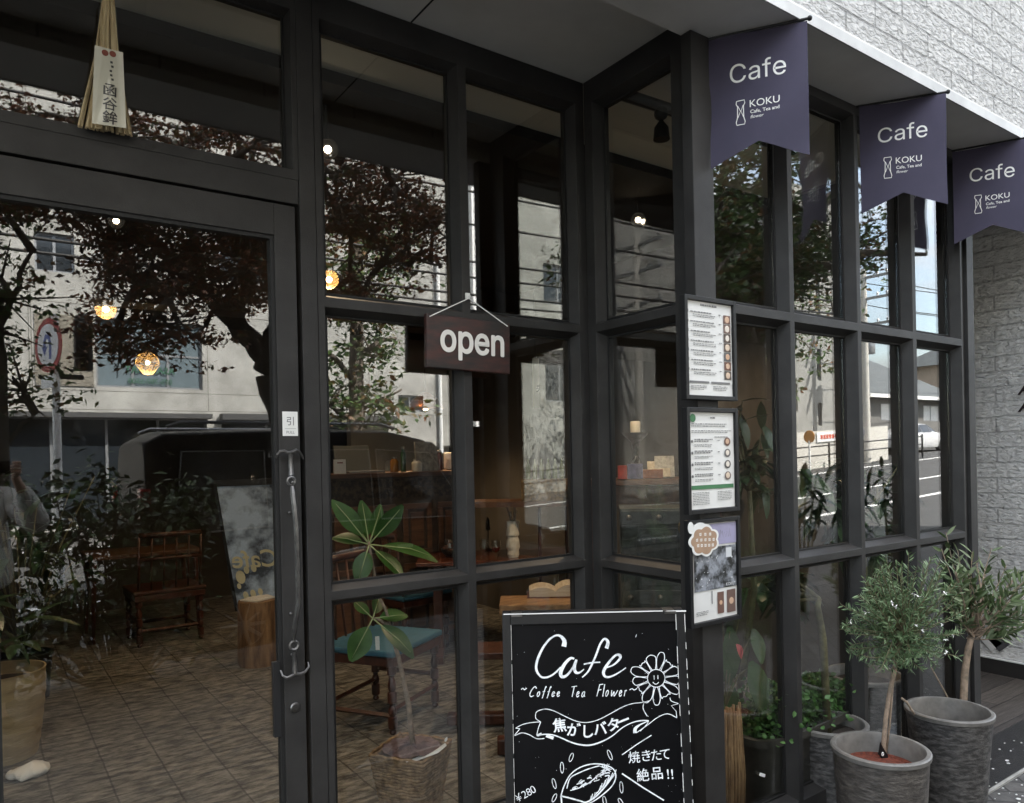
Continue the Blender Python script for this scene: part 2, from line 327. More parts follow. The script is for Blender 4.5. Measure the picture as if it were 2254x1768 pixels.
M_WINBLUE = mat('blue grey window blind', (.14, .18, .2), .25, var=.2, vscale=3)
M_ALU = mat('grey aluminium', (.3, .31, .32), .4, .6)
M_WIRE = mat('black cable', (.015, .015, .015), .6)
M_BULB = mat('warm bulb', (1, .8, .5), .4, emit=(1, .68, .34), estr=9)
M_SPOT = mat('warm spot lens', (1, .9, .75), .4, emit=(1, .8, .55), estr=9)

# ------------------------------------------------------------------ the setting: ground, street, cafe building
M_PAVE = brick_mat('interlocking pavers', (.125, .118, .11), (.09, .087, .083), (.04, .038, .036), .21, .105, .006, 'XY', rot=R(45), var=.45, noisescale=22, bump=.5)
M_SLATE = brick_mat('slate floor tile', (.3, .285, .25), (.23, .22, .195), (.12, .113, .1), .24, .24, .005, 'XY', var=.85, noisescale=10, bump=.9, offset=0, nr=(.4, .62), stretch=(.9, 2.4, 1), nb=1.5, rough=.6)
M_PLANKF = brick_mat('wood look floor tile', (.14, .12, .105), (.075, .065, .06), (.02, .018, .016), 1.2, .15, .004, 'XY', var=.7, noisescale=9, bump=.3, stretch=(.5, 8, 1), rough=.55)
M_ASPH = mat('asphalt', (.06, .06, .059), .9, var=.3, vscale=3, bump=.4, bscale=160)
M_ROADP = mat('white road paint', (.7, .7, .68), .8, var=.3, vscale=12)
M_KERB = mat('kerb stone', (.14, .135, .13), .85, var=.35, vscale=7)
M_WET = mat('black stone strip', (.028, .028, .03), .28, col2=(.011, .011, .012), vscale=11, mapscale=(1, 5, 1), bump=.25, bscale=40)
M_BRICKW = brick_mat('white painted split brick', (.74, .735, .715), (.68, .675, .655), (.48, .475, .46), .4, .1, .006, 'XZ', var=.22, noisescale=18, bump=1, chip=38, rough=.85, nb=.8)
M_BRICKS = brick_mat('white painted split brick side', (.84, .835, .815), (.8, .795, .78), (.62, .615, .6), .4, .1, .006, 'YZ', var=.22, noisescale=18, bump=1, chip=34, rough=.85, nb=.8)  # same white brick, base lightened to offset the shade on the side wall

GZ = lambda x: -.14+max(0, x-8)*.047               # the street climbs to the right
mb = MB(); gx = [-200, 8, 60, 110, 400]
for i in range(len(gx)-1):
    z0, z1 = GZ(gx[i]), GZ(gx[i+1]) if gx[i+1] < 300 else GZ(110)
    mb.quad((gx[i], -400, z0), (gx[i+1], -400, z1), (gx[i+1], 60 if gx[i+1] <= 8 else -.95, z1), (gx[i], 60 if gx[i+1] <= 8 else -.95, z0))
structure('ground', mb, M_ASPH)
mb = MB(); mb.span((-60, -3.62, -.3), (60, -.925, -.004)); structure('pavement', mb, M_PAVE)
mb = MB(); mb.span((-60, -3.78, -.3), (60, -3.62, .0)); structure('kerb', mb, M_KERB)
mb = MB(); mb.span((-12, -.91, -.3), (16, -.645, .0)); structure('stone_strip', mb, M_WET)
mb = MB(); mb.span((-12, -.925, -.3), (16, -.91, .004)); structure('strip_edge', mb, mat('pale strip edge', (.4, .39, .36), .6, var=.3, vscale=20))
mb = MB(); mb.span((4.15, -.645, -.3), (7, 2.0, .001)); structure('recess_floor', mb, M_PLANKF)
mb = MB(); mb.span((-9, -.0, -.3), (4.15, 8, .0)); mb.span((2.1, -.645, -.3), (4.15, -.0, .0)); structure('floor', mb, M_SLATE)
mb = MB(); mb.span((-9, -.645, -.3), (2.1, -.0, .0)); structure('entrance_floor', mb, M_SLATE)
mb = MB()                                    # road markings
def mark(x0, x1, y0, y1, lift=.004):
    xs = [x0]+[q for q in (8, 60) if x0 < q < x1]+[x1]
    for p, q in zip(xs[:-1], xs[1:]): mb.quad((p, y0, GZ(p)+lift), (q, y0, GZ(q)+lift), (q, y1, GZ(q)+lift), (p, y1, GZ(p)+lift))
for yv, x0, x1, wd in ((-7.8, -60, 90, .2), (-10.2, 3, 100, .2), (-14.7, -60, 100, .22)): mark(x0, x1, yv-wd/2, yv+wd/2)
structure('road_markings', mb, M_ROADP)
mb = MB(); mb.span((-40, -6.55, -.3), (3.2, -6.05, .0)); structure('traffic_island', mb, M_KERB)
mb = MB(); mb.span((-60, -17.9, -.3), (25, -15.2, .0)); structure('far_pavement', mb, M_PAVE)
mb = MB(); mb.span((-60, -15.2, -.3), (25, -15.05, .01)); structure('far_kerb', mb, M_KERB)
# distant wooded hill
mb = MB(); N = 60
for i in range(N+1):
    a = R(-30)+R(85)*i/N; d = 330; h = 26+14*mnoise.noise(Vector((i*.21, 3, 0)))+6*mnoise.noise(Vector((i*.9, 1, 0)))
    p = Vector((math.cos(-a)*d, math.sin(-a)*d, 0)); mb.v += [tuple(p+Vector((0, 0, -1))), tuple(p*.97+Vector((0, 0, h*.6))), tuple(p*1.06+Vector((0, 0, h)))]
for i in range(N):
    o = 3*i; mb.f += [(o, o+3, o+4, o+1), (o+1, o+4, o+5, o+2)]
structure('hill', mb, mat('wooded hillside', (.07, .1, .07), .9, var=.5, vscale=.12, bump=1, bscale=.6)); bpy.data.objects['hill']['label'] = 'low wooded hill'

HS, HSC, YCP, YST, XB, XE = 3.071, 2.970, -.6424, -.6, 2.106, 4.132
cafe = thing('cafe_building', (0, 0, 0), 'white brick cafe building with black gridded glass front', 'cafe')
mb = MB(); mb.span((-12, -.89, 3.02), (16, -.62, 11)); mb.span((-12, -.62, HS+.12), (16, 9, 11))
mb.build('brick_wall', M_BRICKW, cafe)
mb = MB(); mb.span((-12, -.900, HSC-.006), (16, -.893, 3.004)); mb.build('fascia_trim', mat('pale metal drip edge', (.62, .62, .6), .5, var=.25, vscale=5), cafe)
mb = MB(); mb.span((-12, -.892, HSC), (5.44, YST, 3.018)); mb.span((-12, YST, HS), (2.108, -.0, HS+.1)); mb.span((4.15, YST, HSC), (5.44, 2, 3.018))
# seam between two soffit boards
mb.build('soffit', M_SOFFIT, cafe)
sA, sB = onZ(680+640/2.847, 140/2.847, HS), onZ(680+775/2.847, 0, HS)
mb = MB(); mb.span((sA.x-.003, -.599, HS-.002), (sA.x+.003, -.002, HS+.001)); mb.build('soffit_joint', M_GASK, cafe)
mb = MB(); mb.span((-9, .079, HS+.002), (2.11, .475, HS+.08)); mb.span((2.185, -.56, HS+.002), (4.1, .475, HS+.08)); mb.span((2.11, 0.0, HS+.003), (2.185, .475, HS+.08)); mb.build('ceiling', mat('pale interior ceiling', (.8, .81, .74), .8, var=.1, vscale=1.5), cafe)
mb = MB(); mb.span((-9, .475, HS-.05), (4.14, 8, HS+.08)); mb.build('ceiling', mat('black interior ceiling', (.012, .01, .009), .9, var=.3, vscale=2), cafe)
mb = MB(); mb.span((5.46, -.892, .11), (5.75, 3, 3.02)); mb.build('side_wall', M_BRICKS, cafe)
mb = MB(); mb.span((5.43, -.885, 0), (5.455, 2, .1)); mb.build('baseboard', mat('dark skirting', (.03, .028, .027), .5, var=.3), cafe)
mb = MB(); mb.span((5.425, -.885, .1), (5.457, 2, .107)); mb.build('skirting_cap', M_WHITEEDGE, cafe)
mb = MB(); mb.span((4.15, 1.6, 0), (5.42, 1.7, 2.97)); mb.span((5.30, -.02, 0), (5.42, .02, .25)); mb.build('recess_wall', M_DARKWALL, cafe)
mb = MB(); mb.span((-9, 6.4, 0), (4.5, 6.5, 3.07)); mb.span((4.14, .02, 0), (4.2, 6.4, 3.07)); mb.span((-9.1, -.1, 0), (-9, 6.5, 3.07)); mb.span((-9, .0, 0), (-1.45, .1, 3.07)); mb.build('interior_wall', M_DARKWALL, cafe)
mb = MB(); mb.span((-9, .475, 2.2), (4.1, .53, HS+.001)); mb.build('bulkhead', mat('black bulkhead', (.008, .007, .006), .8), cafe) if False else None
# dark dropped beam inside and pale partition with the wall text
mb = MB(); mb.span((-9, 3.3, 2.62), (4.1, 3.55, 3.07)); mb.build('ceiling_beam', mat('dark brown beam', (.035, .02, .013), .6, var=.4, vscale=5, mapscale=(1, 6, 6)), cafe)
mb = MB(); mb.span((3.0, 4.6, 0), (4.12, 4.7, 2.75)); pw_ = mb.build('partition_wall', mat('grey plaster partition', (.2, .193, .172), .8, var=.25, vscale=2), cafe)

def bay(pname, org, U, N, openings_x, openings_z, u0, u1, z0, z1, cs=.018, dep=.05, thick=.078, gl=True, skip=()):
    org = Vector(org); U = Vector(U); N = Vector(N)
    P = lambda u, z, n: org+U*u+Vector((0, 0, z))+N*n
    def cells(mbx, xs, zs, n, ops):
        xs = sorted(set(xs)); zs = sorted(set(zs))
        for i in range(len(xs)-1):
            for j in range(len(zs)-1):
                cx, cz = (xs[i]+xs[i+1])/2, (zs[j]+zs[j+1])/2
                if any(a < cx < b and c < cz < d for a, b, c, d in ops): continue
                mbx.quad(P(xs[i], zs[j], n), P(xs[i+1], zs[j], n), P(xs[i+1], zs[j+1], n), P(xs[i], zs[j+1], n))
    ops = [(a, b, c, d) for a, b in openings_x for c, d in openings_z]; ins = [(a+cs, b-cs, c+cs, d-cs) for a, b, c, d in ops]
    mbx = MB()
    cells(mbx, [u0, u1]+[x for o in ops for x in o[:2]], [z0, z1]+[x for o in ops for x in o[2:]], 0, ops)
    cells(mbx, [u0, u1]+[x for o in ins for x in o[:2]], [z0, z1]+[x for o in ins for x in o[2:]], thick, ins)
    c = [(u0, z0), (u1, z0), (u1, z1), (u0, z1)]
    for i in range(4): a, b = c[i], c[(i+1) % 4]; mbx.quad(P(*a, 0), P(*b, 0), P(*b, thick), P(*a, thick))
    gk = MB(); fr = None
    for o, q in zip(ops, ins):
        a = [(o[0], o[2]), (o[1], o[2]), (o[1], o[3]), (o[0], o[3])]; b = [(q[0], q[2]), (q[1], q[2]), (q[1], q[3]), (q[0], q[3])]
        for i in range(4):
            j = (i+1) % 4
            mbx.quad(P(*a[i], 0), P(*a[j], 0), P(*b[j], dep), P(*b[i], dep)); mbx.quad(P(*b[i], dep), P(*b[j], dep), P(*b[j], thick), P(*b[i], thick))
        g = .007
        for (x0, x1, y0, y1) in ((q[0], q[0]+g, q[2], q[3]), (q[1]-g, q[1], q[2], q[3]), (q[0]+g, q[1]-g, q[2], q[2]+g), (q[0]+g, q[1]-g, q[3]-g, q[3])):
            p1, p2 = P(x0+1e-4, y0+1e-4, dep-.004), P(x1-1e-4, y1-1e-4, dep+.004); gk.span(p1, p2)
    fr = mbx.build(pname, M_FRAME, cafe, bevel=.0016, merge=1e-5)
    if gl:
        gk.build('gasket', M_GASK, fr)
        for q in ins:
            p = MB(); p.span(P(q[0]+.001, q[2]+.001, dep+.006), P(q[1]-.001, q[3]-.001, dep+.011)); p.build('window_pane', M_PANE, fr)
    return fr

ZR = [(.13, 1.033), (1.063, 2.014), (2.047, 2.975)]
ZC = [(.13, 1.050), (1.079, 2.006), (2.039, 2.93)]
bay('window_frame', (0, 0, 0), (1, 0, 0), (0, 1, 0), [(.947, 1.485), (1.521, 2.059)], ZR, .923, 2.105, 0, HS-.001)
bay('window_frame', (XB, -.0005, 0), (0, -1, 0), (1, 0, 0), [(.05, .487)], ZR, .0, .6, 0, HS-.001)
bay('window_frame', (0, YCP, 0), (1, 0, 0), (0, 1, 0), [(2.144, 2.584), (2.613, 3.062), (3.091, 3.528), (3.560, 4.005)], ZC, 2.12, 4.02, 0, HSC-.001)
mb = MB(); mb.span((2.036, YCP-.004, 0), (2.143, YCP+.042, HSC-.001)); mb.build('corner_post', M_FRAME, cafe, bevel=.002)
mb = MB(); mb.span((4.02, YCP+.012, 0), (4.062, YCP+.08, HSC-.001)); mb.span((4.062, YCP-.006, 0), (XE, YCP+.1, HSC-.001)); mb.build('end_post', M_FRAME, cafe, bevel=.002)
mb = MB(); mb.span((XE-.03, YCP+.1, 0), (XE, .1, HSC)); mb.build('end_panel', M_FRAME, cafe)
# door side: post, header, transom window, side light
mb = MB(); mb.span((.867, -.003, 0), (.921, .09, HS-.001)); mb.span((-.118, -.003, 0), (-.072, .09, HS-.001)); mb.build('door_post', M_FRAME, cafe, bevel=.002)
mb = MB(); mb.span((-.072, .002, 2.340), (.866, .085, 2.42)); mb.build('door_header', M_FRAME, cafe, bevel=.002)
bay('window_frame', (0, 0.001, 0), (1, 0, 0), (0, 1, 0), [(-.05, .849)], [(2.452, 2.975)], -.0715, .8665, 2.42, HS-.001, cs=.006)
bay('window_frame', (0, 0, 0), (1, 0, 0), (0, 1, 0), [(-1.3, -.72), (-.69, -.142)], ZR, -1.45, -.119, 0, HS-.001)
door = MB(); ZD0, ZD1 = .02, 2.331; DX0, DX1 = -.066, .852; GX0, GX1, GZ0, GZ1 = .02, .782, .16, 2.228
door.span((GX1, 0, ZD0), (DX1, .045, ZD1)); door.span((DX0, 0, ZD0), (GX0, .045, ZD1)); door.span((GX0, 0, GZ1), (GX1, .045, ZD1)); door.span((GX0, 0, ZD0), (GX1, .045, GZ0))
dr = door.build('door', M_FRAME, cafe, bevel=.002)
mb = MB()
for a, b in (((GX1-.012, .006, GZ0), (GX1-.0005, .039, GZ1)), ((GX0+.0005, .006, GZ0), (GX0+.012, .039, GZ1)), ((GX0+.012, .006, GZ1-.012), (GX1-.012, .039, GZ1-.0005)), ((GX0+.012, .006, GZ0+.0005), (GX1-.012, .039, GZ0+.012))): mb.span(a, b)
mb.build('gasket', M_GASK, dr)
mb = MB(); mb.span((GX0+.012, .02, GZ0+.012), (GX1-.012, .026, GZ1-.012)); mb.build('door_pane', M_PANE, dr)
# forged pull handle
mb = MB(); H = lambda a, b, y=-.03: onY(580+a/7.118, 960+b/7.118, y); H2 = lambda a, b, y=-.03: onY(580+a/3.99, 1340+b/3.99, y)
mb.tube([H(200, 340, -.006), H(215, 290, -.018), H(260, 242, -.02), H(330, 235, -.022), H(375, 262, -.022), H(418, 262, -.022), H(460, 250, -.022), H(510, 222, -.02), H(560, 245, -.018), H(600, 310, -.012), H(625, 360, -.006)], [.0028, .004, .005, .0055, .006, .006, .006, .0055, .005, .004, .0025], 8)
mb.tube([H(420, 260, -.02), H(425, 400, -.014), H(432, 540, -.018), H(436, 630, -.026)], [.0085, .0075, .008, .009], 8)
def ring(m, c, r, th, tilt=0):
    pts = [c+Vector((math.cos(t)*r, math.sin(t)*r*tilt, math.sin(t)*r)) for t in [2*math.pi*i/16 for i in range(17)]]; m.tube(pts, th, 6, cap=False)
ring(mb, H(436, 705, -.03), .0125, .0045); mb.ball(H(455, 725, -.035), .0055)
mb.tube([H(450, 790, -.034), H(462, 900, -.045), H(490, 1150, -.058), H(515, 1400, -.066), H(530, 1700, -.066), H2(310, -60, -.066), H2(280, 130, -.055), H2(268, 230, -.042), H2(270, 280, -.034)], [.006, .0085, .0085, .0085, .0085, .0085, .008, .0065, .005], 6)
ring(mb, H2(268, 322, -.03), .0135, .0048); mb.ball(H2(268, 285, -.034), .0055)
mb.tube([H2(270, 370, -.028), H2(272, 450, -.016), H2(275, 540, -.02), H2(278, 572, -.022)], [.009, .0075, .0085, .008], 8)
mb.tube([H2(150, 540, -.006), H2(170, 590, -.016), H2(205, 608, -.02), H2(250, 590, -.022), H2(280, 572, -.022), H2(320, 575, -.022), H2(365, 555, -.02), H2(398, 510, -.014), H2(392, 468, -.006)], [.0025, .004, .005, .0055, .006, .0055, .005, .004, .0022], 8)
for p in (H(405, 1200, -.004), H2(240, 42, -.004), H2(250, 780-380, -.004)): mb.ball(p, .005)
mb.build('pull_handle', M_IRON, dr, smooth='auto')
c = onY(649.5, 1557, 0); AXY = Matrix.Rotation(R(90), 3, 'X')
mb = MB(); mb.lathe((c.x, 0, c.z), [(.0165, 0), (.0165, .004), (.014, .007), (.0125, .0068), (.0118, .0085), (.005, .009), (.0048, .0075), (.0004, .0075)], 24, AXY); mb.build('lock_cylinder', M_STEEL, dr, smooth='auto')
mb = MB(); mb.span((GX1-.034, .0, .62), (GX1-.0125, .019, .86)); mb.build('lock_case', mat('black plastic', (.015, .015, .016), .45), dr)
s0, s1 = onY(621, 906, 0), onY(656, 960, 0)
mb = MB(); mb.span((s0.x, -.0015, s1.z), (s1.x, .0005, s0.z)); st = mb.build('pull_sticker', M_PAPER, dr, bevel=.0012)
mb = MB(); mb.text('引', ((s0.x+s1.x)/2, -.0016, s0.z-.042), (1, 0, 0), (0, 0, 1), .03, 'C', .0006, bold=.01); mb.text('PULL', ((s0.x+s1.x)/2, -.0016, s1.z+.008), (1, 0, 0), (0, 0, 1), .0125, 'C', .0006)
mb.box(((s0.x+s1.x)/2, -.002, s1.z+.024), (.036, .0006, .0009)); mb.build('sticker_print', M_GREYINK, st)
# letters on the side wall and the diamond plate
mb = MB(); p = onX(2240, 862, 5.457)
for j, t in enumerate(('A', 'A')): mb.text(t, p+Vector((-.004, 0, -.02-.11*j)), (0, -1, 0), (0, 0, 1), .1, 'L', .004, bold=.03, shear=.25)
mb.build('wall_lettering', mat('brown black letters', (.02, .012, .012), .5), cafe)
mb = MB(); q = onX(1930+1318/4.88, 1150+1277/4.88, 5.457); mb.box(q, (.012, .1, .1), ax=Matrix.Rotation(R(45), 3, 'X')); mb.build('wall_plate', mat('zinc plate', (.16, .16, .17), .4, .6), cafe, bevel=.003)
q2 = onX(1930+1215/4.88, 1150+1255/4.88, 5.457); mb = MB(); mb.box(q2, (.012, .13, .1), ax=Matrix.Rotation(R(45), 3, 'X')); mb.build('wall_plate', M_WHITEEDGE, cafe, bevel=.003)

# ------------------------------------------------------------------ things in front of the glass
# three cloth banners between glass and fascia
M_NAVY = mat('navy violet banner cloth', (.085, .075, .125), .85, col2=(.066, .061, .1), vscale=2.5, bump=.12, bscale=350, transl=.25)
BL = ['navy swallowtail cafe banner beside the dark corner post, first in the row', 'navy swallowtail cafe banner between the other two banners', 'navy swallowtail cafe banner cut by the photo edge, last in the row']
for i, (a, b) in enumerate((((2.132, -.645), (2.303, -.90)), ((3.085, -.655), (3.252, -.897)), ((3.94, -.645), (4.073, -.907)))):
    A3 = Vector((*a, 2.957)); u = (Vector((*b, 2.957))-A3); Wb = .325; u.normalize(); nrm = Vector((0, 0, 1)).cross(u)      # faces the camera side
    nrm = -nrm if nrm.dot(Vector(CAM)-A3) < 0 else nrm
    t = thing('hanging_banner', A3, BL[i], 'banner', 'cafe banners hung along the eaves')
    Hs, Hn = (.455, .385); bow = lambda s, z: nrm*(.010*math.sin(s*3.1+i)*(z/.45)+.005*math.sin(z*16+s*5+i*2)+.02*abs(z-.2-.02*i)*(1 if z > .2 else .4)+.003*math.sin(s*9+z*21+i))
    mbx = MB(); NU, NV = 16, 14
    for side in (0, 1):
        for iu in range(NU+1):
            s = iu/NU; zb = Hs-(Hs-Hn)*(1-abs(2*s-1))
            for iv in range(NV+1):
                z = zb*iv/NV; mbx.v.append(tuple(A3+u*(Wb*s)+Vector((0, 0, -z))+bow(s, z)-nrm*(.0012*side)))
        o = side*(NU+1)*(NV+1)
        for iu in range(NU):
            for iv in range(NV): k = o+iu*(NV+1)+iv; mbx.f.append((k, k+NV+1, k+NV+2, k+1))
    mbx.build('cloth', M_NAVY, t, smooth=True)
    def warp(m):       # lay flat lettering onto the bowed cloth
        for k, p in enumerate(m.v):
            d = Vector(p)-A3; s = d.dot(u)/Wb; m.v[k] = tuple(Vector(p)+bow(s, -d.z))
        return m
    pt = lambda s, z: A3+u*(Wb*s)+Vector((0, 0, -z))
    m1 = MB(); m1.text('Cafe', pt(.5, .165), u, (0, 0, 1), .083, 'C', .0016, fit=.185, f=1); warp(m1).build('lettering', M_WHITE, t)
    m1 = MB(); m1.text('KOKU', pt(.415, .262), u, (0, 0, 1), .03, 'L', .0016, fit=.098); m1.text('Cafe, Tea and', pt(.42, .284), u, (0, 0, 1), .015, 'L', .0016, fit=.095, bold=.01); m1.text('flower', pt(.42, .302), u, (0, 0, 1), .0165, 'L', .0016, shear=.3)
    warp(m1).build('small_lettering', M_WHITE, t)
    m1 = MB(); nn = nrm
    for loop in ([(.28, .232), (.36, .232), (.365, .243), (.35, .252), (.352, .292), (.366, .308), (.36, .318), (.28, .318), (.274, .308), (.288, .292), (.29, .252), (.275, .243), (.28, .232)], [(.292, .25), (.322, .272), (.348, .25)], [(.292, .292), (.322, .268), (.35, .292)]):
        m1.ribbon([pt(*q) for q in loop], .0028, nn, .0017)
    warp(m1).build('emblem', M_WHITE, t)
    m1 = MB(); m1.tube([A3+Vector((0, 0, .006))-u*.012, A3+u*(Wb+.006)+Vector((0, 0, .006))], .005, 8); m1.ball(A3+u*(Wb+.008)+Vector((0, 0, .006)), .009); m1.span(tuple(A3+Vector((-.02, .0, -.03))-u*.02), tuple(A3+Vector((.012, .012, .012))-u*.02)); m1.build('rod', M_BLACK, t)

# open sign
o0 = onY(938, 690, -.03); o1 = onY(1122, 711, -.03); o2 = onY(1125, 818, -.03); cx_ = (o0.x+o1.x)/2; zt = (o0.z+o1.z)/2; zb = (o2.z+onY(942, 815, -.03).z)/2
t = thing('open_sign', (cx_, 0, zb), 'dark red wooden open sign hung by white cord on the glass front', 'sign')
TI = Matrix.Rotation(R(1.2), 3, 'Y')
wd_, ht_ = o1.x-o0.x, zt-zb; cc = Vector((cx_, -.018, (zt+zb)/2))
M_OPEN = mat('dark red stained board', (.075, .02, .015), .5, col2=(.013, .0105, .01), vscale=5, thr=(.4, .72), mapscale=(1.2, 1, 5), bump=.12, bscale=60)
mb = MB(); mb.box(cc, (wd_, .022, ht_), ax=TI); mb.build('board', M_OPEN, t, bevel=.004)
mb = MB()
for k, (a_, b_) in enumerate(((0, 0), (.0035, 0), (-.0035, 0), (0, .0035), (0, -.0035), (.0025, .0025), (-.0025, -.0025), (.0025, -.0025), (-.0025, .0025))): mb.text('open', cc+Vector((.012+a_, -.0125, -.032+b_)), TI @ Vector((1, 0, 0)), TI @ Vector((0, 0, 1)), .12, 'C', .0012+.00012*k, fit=.275, vs=1.1, f=1)
mb.build('lettering', mat('cream lettering', (.8, .78, .74), .7), t)
pk = onY(1030, 654, -.008); e0 = cc+TI @ Vector((-wd_/2+.012, -.012, ht_/2-.012)); e1 = cc+TI @ Vector((wd_/2-.012, -.012, ht_/2-.012))
mb = MB(); mb.tube([e0, pk+Vector((0, -.006, -.006)), e1], .0022, 6); mb.build('cord', M_WHITE, t)
mb = MB(); mb.box(pk+Vector((0, .002, .004)), (.018, .008, .022)); mb.tube([pk+Vector((0, -.002, .004)), pk+Vector((0, -.012, -.004)), pk+Vector((0, -.014, .004))], .003, 6); mb.build('hook', M_WHITE, t, bevel=.003)

# three black framed menus on the corner post
M_PHOTO = mat('printed food photo', (.2, .15, .1), .5, island=[(.04, .03, .025), (.13, .13, .13), (.15, .06, .035), (.07, .06, .05)])
M_FOOD = mat('pale food print', (.6, .5, .38), .5, island=[(.7, .62, .5), (.55, .33, .2), (.75, .7, .62)])
FX0, FX1 = 1.946, 2.214
ML = ['black framed drinks menu with a column of seven small photos, top of three', 'black framed tea menu with round food photos and green bar, middle of three', 'black framed cafe photo poster with cloud sticker, lowest of three']
for i, (z0, z1) in enumerate(((1.683, 2.038), (1.291, 1.656), (.905, 1.272))):
    yy = YCP-.034; t = thing('framed_menu', ((FX0+FX1)/2, YCP, z0), ML[i], 'menu', 'framed menus on the corner post')
    fb = .015; mb = MB(); mb.span((FX0, yy, z0), (FX0+fb, yy+.026, z1)); mb.span((FX1-fb, yy, z0), (FX1, yy+.026, z1)); mb.span((FX0+fb, yy, z0), (FX1-fb, yy+.026, z0+fb)); mb.span((FX0+fb, yy, z1-fb), (FX1-fb, yy+.026, z1)); mb.span((FX0+.002, yy+.016, z0+.002), (FX1-.002, yy+.0262, z1-.002)); mb.build('frame', M_BLACK, t, bevel=.0015)
    y2 = yy+.010; sx0, sx1, sz0, sz1 = FX0+fb+.001, FX1-fb-.001, z0+fb+.001, z1-fb-.001; sw, sh = sx1-sx0, sz1-sz0
    mb = MB(); NXs = 10
    for a in range(NXs+1):
        for b in range(NXs+1): mb.v.append((sx0+sw*a/NXs, y2+.0015*mnoise.noise(Vector((a*.5, b*.5, i*9))), sz0+sh*b/NXs))
    for a in range(NXs):
        for b in range(NXs): k = a*(NXs+1)+b; mb.f.append((k, k+NXs+1, k+NXs+2, k+1))
    mb.build('sheet', mat('glossy menu sheet', (.74, .74, .72), .28, var=.05, vscale=6), t, smooth=True)
    Q = lambda a, b: Vector((sx0+sw*a, y2-.0022, sz1-sh*b))
    def bars(m, a, b, l, n, h=.0022, gap=.0115, jit=.25):
        for k in range(n):
            a2 = a
            while a2 < a+l*(1-jit*random.random()*(k == n-1)):
                ww = min(random.uniform(.02, .07), a+l-a2)
                if ww < .006: break
                c = Q(a2+ww/2, b+k*gap); m.box(c, (ww*sw*.9, .0004, h*(.8+.4*random.random()))); a2 += ww+.008
    pr = MB(); ph = MB(); fd = MB(); gr = MB()
    if i == 0:
        bars(pr, .3, .035, .36, 1, .006)
        for k in range(7):
            b = .115+k*.102; bars(pr, .08, b, .55-.1*random.random(), 1, .004); bars(pr, .13, b+.028, .5, 2, .0022, .018); bars(pr, .7, b+.005, .06, 1, .003); bars(pr, .015, b-.005, .022, 1, .009)
            c = Q(.885, b+.045); ph.box(c, (.036, .0005, .03)); fd.lathe(c+Vector((.001, -.0003, 0)), [(.0095+.003*random.random(), 0), (.009, .0004)], 12, AXY)
        gr.box(Q(.25, .86), (.1, .0004, .007)); gr.box(Q(.72, .86), (.1, .0004, .007)); bars(pr, .06, .9, .35, 3, .002, .018); bars(pr, .55, .9, .32, 3, .002, .018)
        gr.build('printed_bar', mat('grey print', (.16, .16, .16), .6), t)
    elif i == 1:
        bars(pr, .47, .055, .12, 1, .006); bars(pr, .05, .12, .78, 2, .0028, .022); bars(pr, .05, .19, .88, 2, .0022, .016); bars(pr, .55, .255, .3, 1, .0028)
        for k in range(4):
            b = .3+k*.12; gr.lathe(Q(.06, b), [(.005, 0), (.005, .0004)], 12, AXY); bars(pr, .11, b-.02, .4, 2, .0036, .018); bars(pr, .11, b+.035, .4, 2, .002, .016); bars(pr, .62, b-.01, .06, 1, .0028)
            ph.lathe(Q(.84, b+.005), [(.0165, 0), (.0165, .0005)], 18, AXY, .9); fd.lathe(Q(.84, b+.003)+Vector((0, -.0006, 0)), [(.009+.003*random.random(), 0), (.009, .0004)], 12, AXY)
        bars(pr, .06, .83, .36, 8, .0018, .017); bars(pr, .6, .83, .32, 6, .0018, .017)
        gn = MB(); gn.lathe(Q(.085, .06), [(.0145, 0), (.0145, .0005)], 20, AXY); gn.box(Q(.5, .775), (sw*.93, .0005, .014)); gn.build('green_print', mat('green print', (.05, .17, .07), .6), t)
        gr.build('bullet', mat('grey print', (.16, .16, .16), .6), t)
    else:
        hd = MB(); hd.box(Q(.7, .12), (sw*.6, .0004, sh*.22)); hd.build('header_print', mat('lavender print', (.36, .34, .5), .5, var=.2, vscale=8), t)
        bp_ = MB(); bp_.box(Q(.52, .47), (sw*.94, .0004, sh*.44)); bp_.build('photo_print', mat('dark street photo print', (.3, .32, .36), .4, col2=(.015, .016, .016), vscale=26, thr=(.42, .62), vdetail=9), t)
        wp = MB(); wp.box(Q(.82, .325)+Vector((0, -.0008, 0)), (.03, .0004, .034)); wp.text('KOKU', Q(.93, .675)+Vector((0, -.0008, 0)), (1, 0, 0), (0, 0, 1), .016, 'R', .0002, bold=.01)
        for k in range(26): c = Q(random.uniform(.08, .95), random.uniform(.3, .65)); wp.box(c+Vector((0, -.0006, 0)), (random.uniform(.002, .007), .0003, random.uniform(.002, .006)))
        wp.build('white_print', mat('white photo print', (.62, .64, .66), .5), t)
        ph.box(Q(.62, .84), (.034, .0004, .075)); ph.box(Q(.86, .84), (.046, .0004, .08)); fd.lathe(Q(.86, .84)+Vector((0, -.0006, 0)), [(.012, 0), (.012, .0004)], 14, AXY); fd.lathe(Q(.62, .84)+Vector((0, -.0006, 0)), [(.008, 0), (.008, .0004)], 14, AXY)
        bars(pr, .08, .9, .26, 3, .002, .016); bars(pr, .42, .77, .02, 1, .05)
        scr = [(.62, .16), (.64, .08), (.66, .12), (.68, .09), (.7, .16), (.73, .11), (.76, .16), (.79, .1), (.82, .16), (.85, .07), (.86, .16)]; pr.ribbon([Q(*q)+Vector((0, -.0006, 0)) for q in scr], .002, (0, -1, 0), .0002)
        # cloud shaped sticker
        sc_ = Vector((FX0+.068, yy-.003, z1-.072)); ed = MB(); inn = MB()
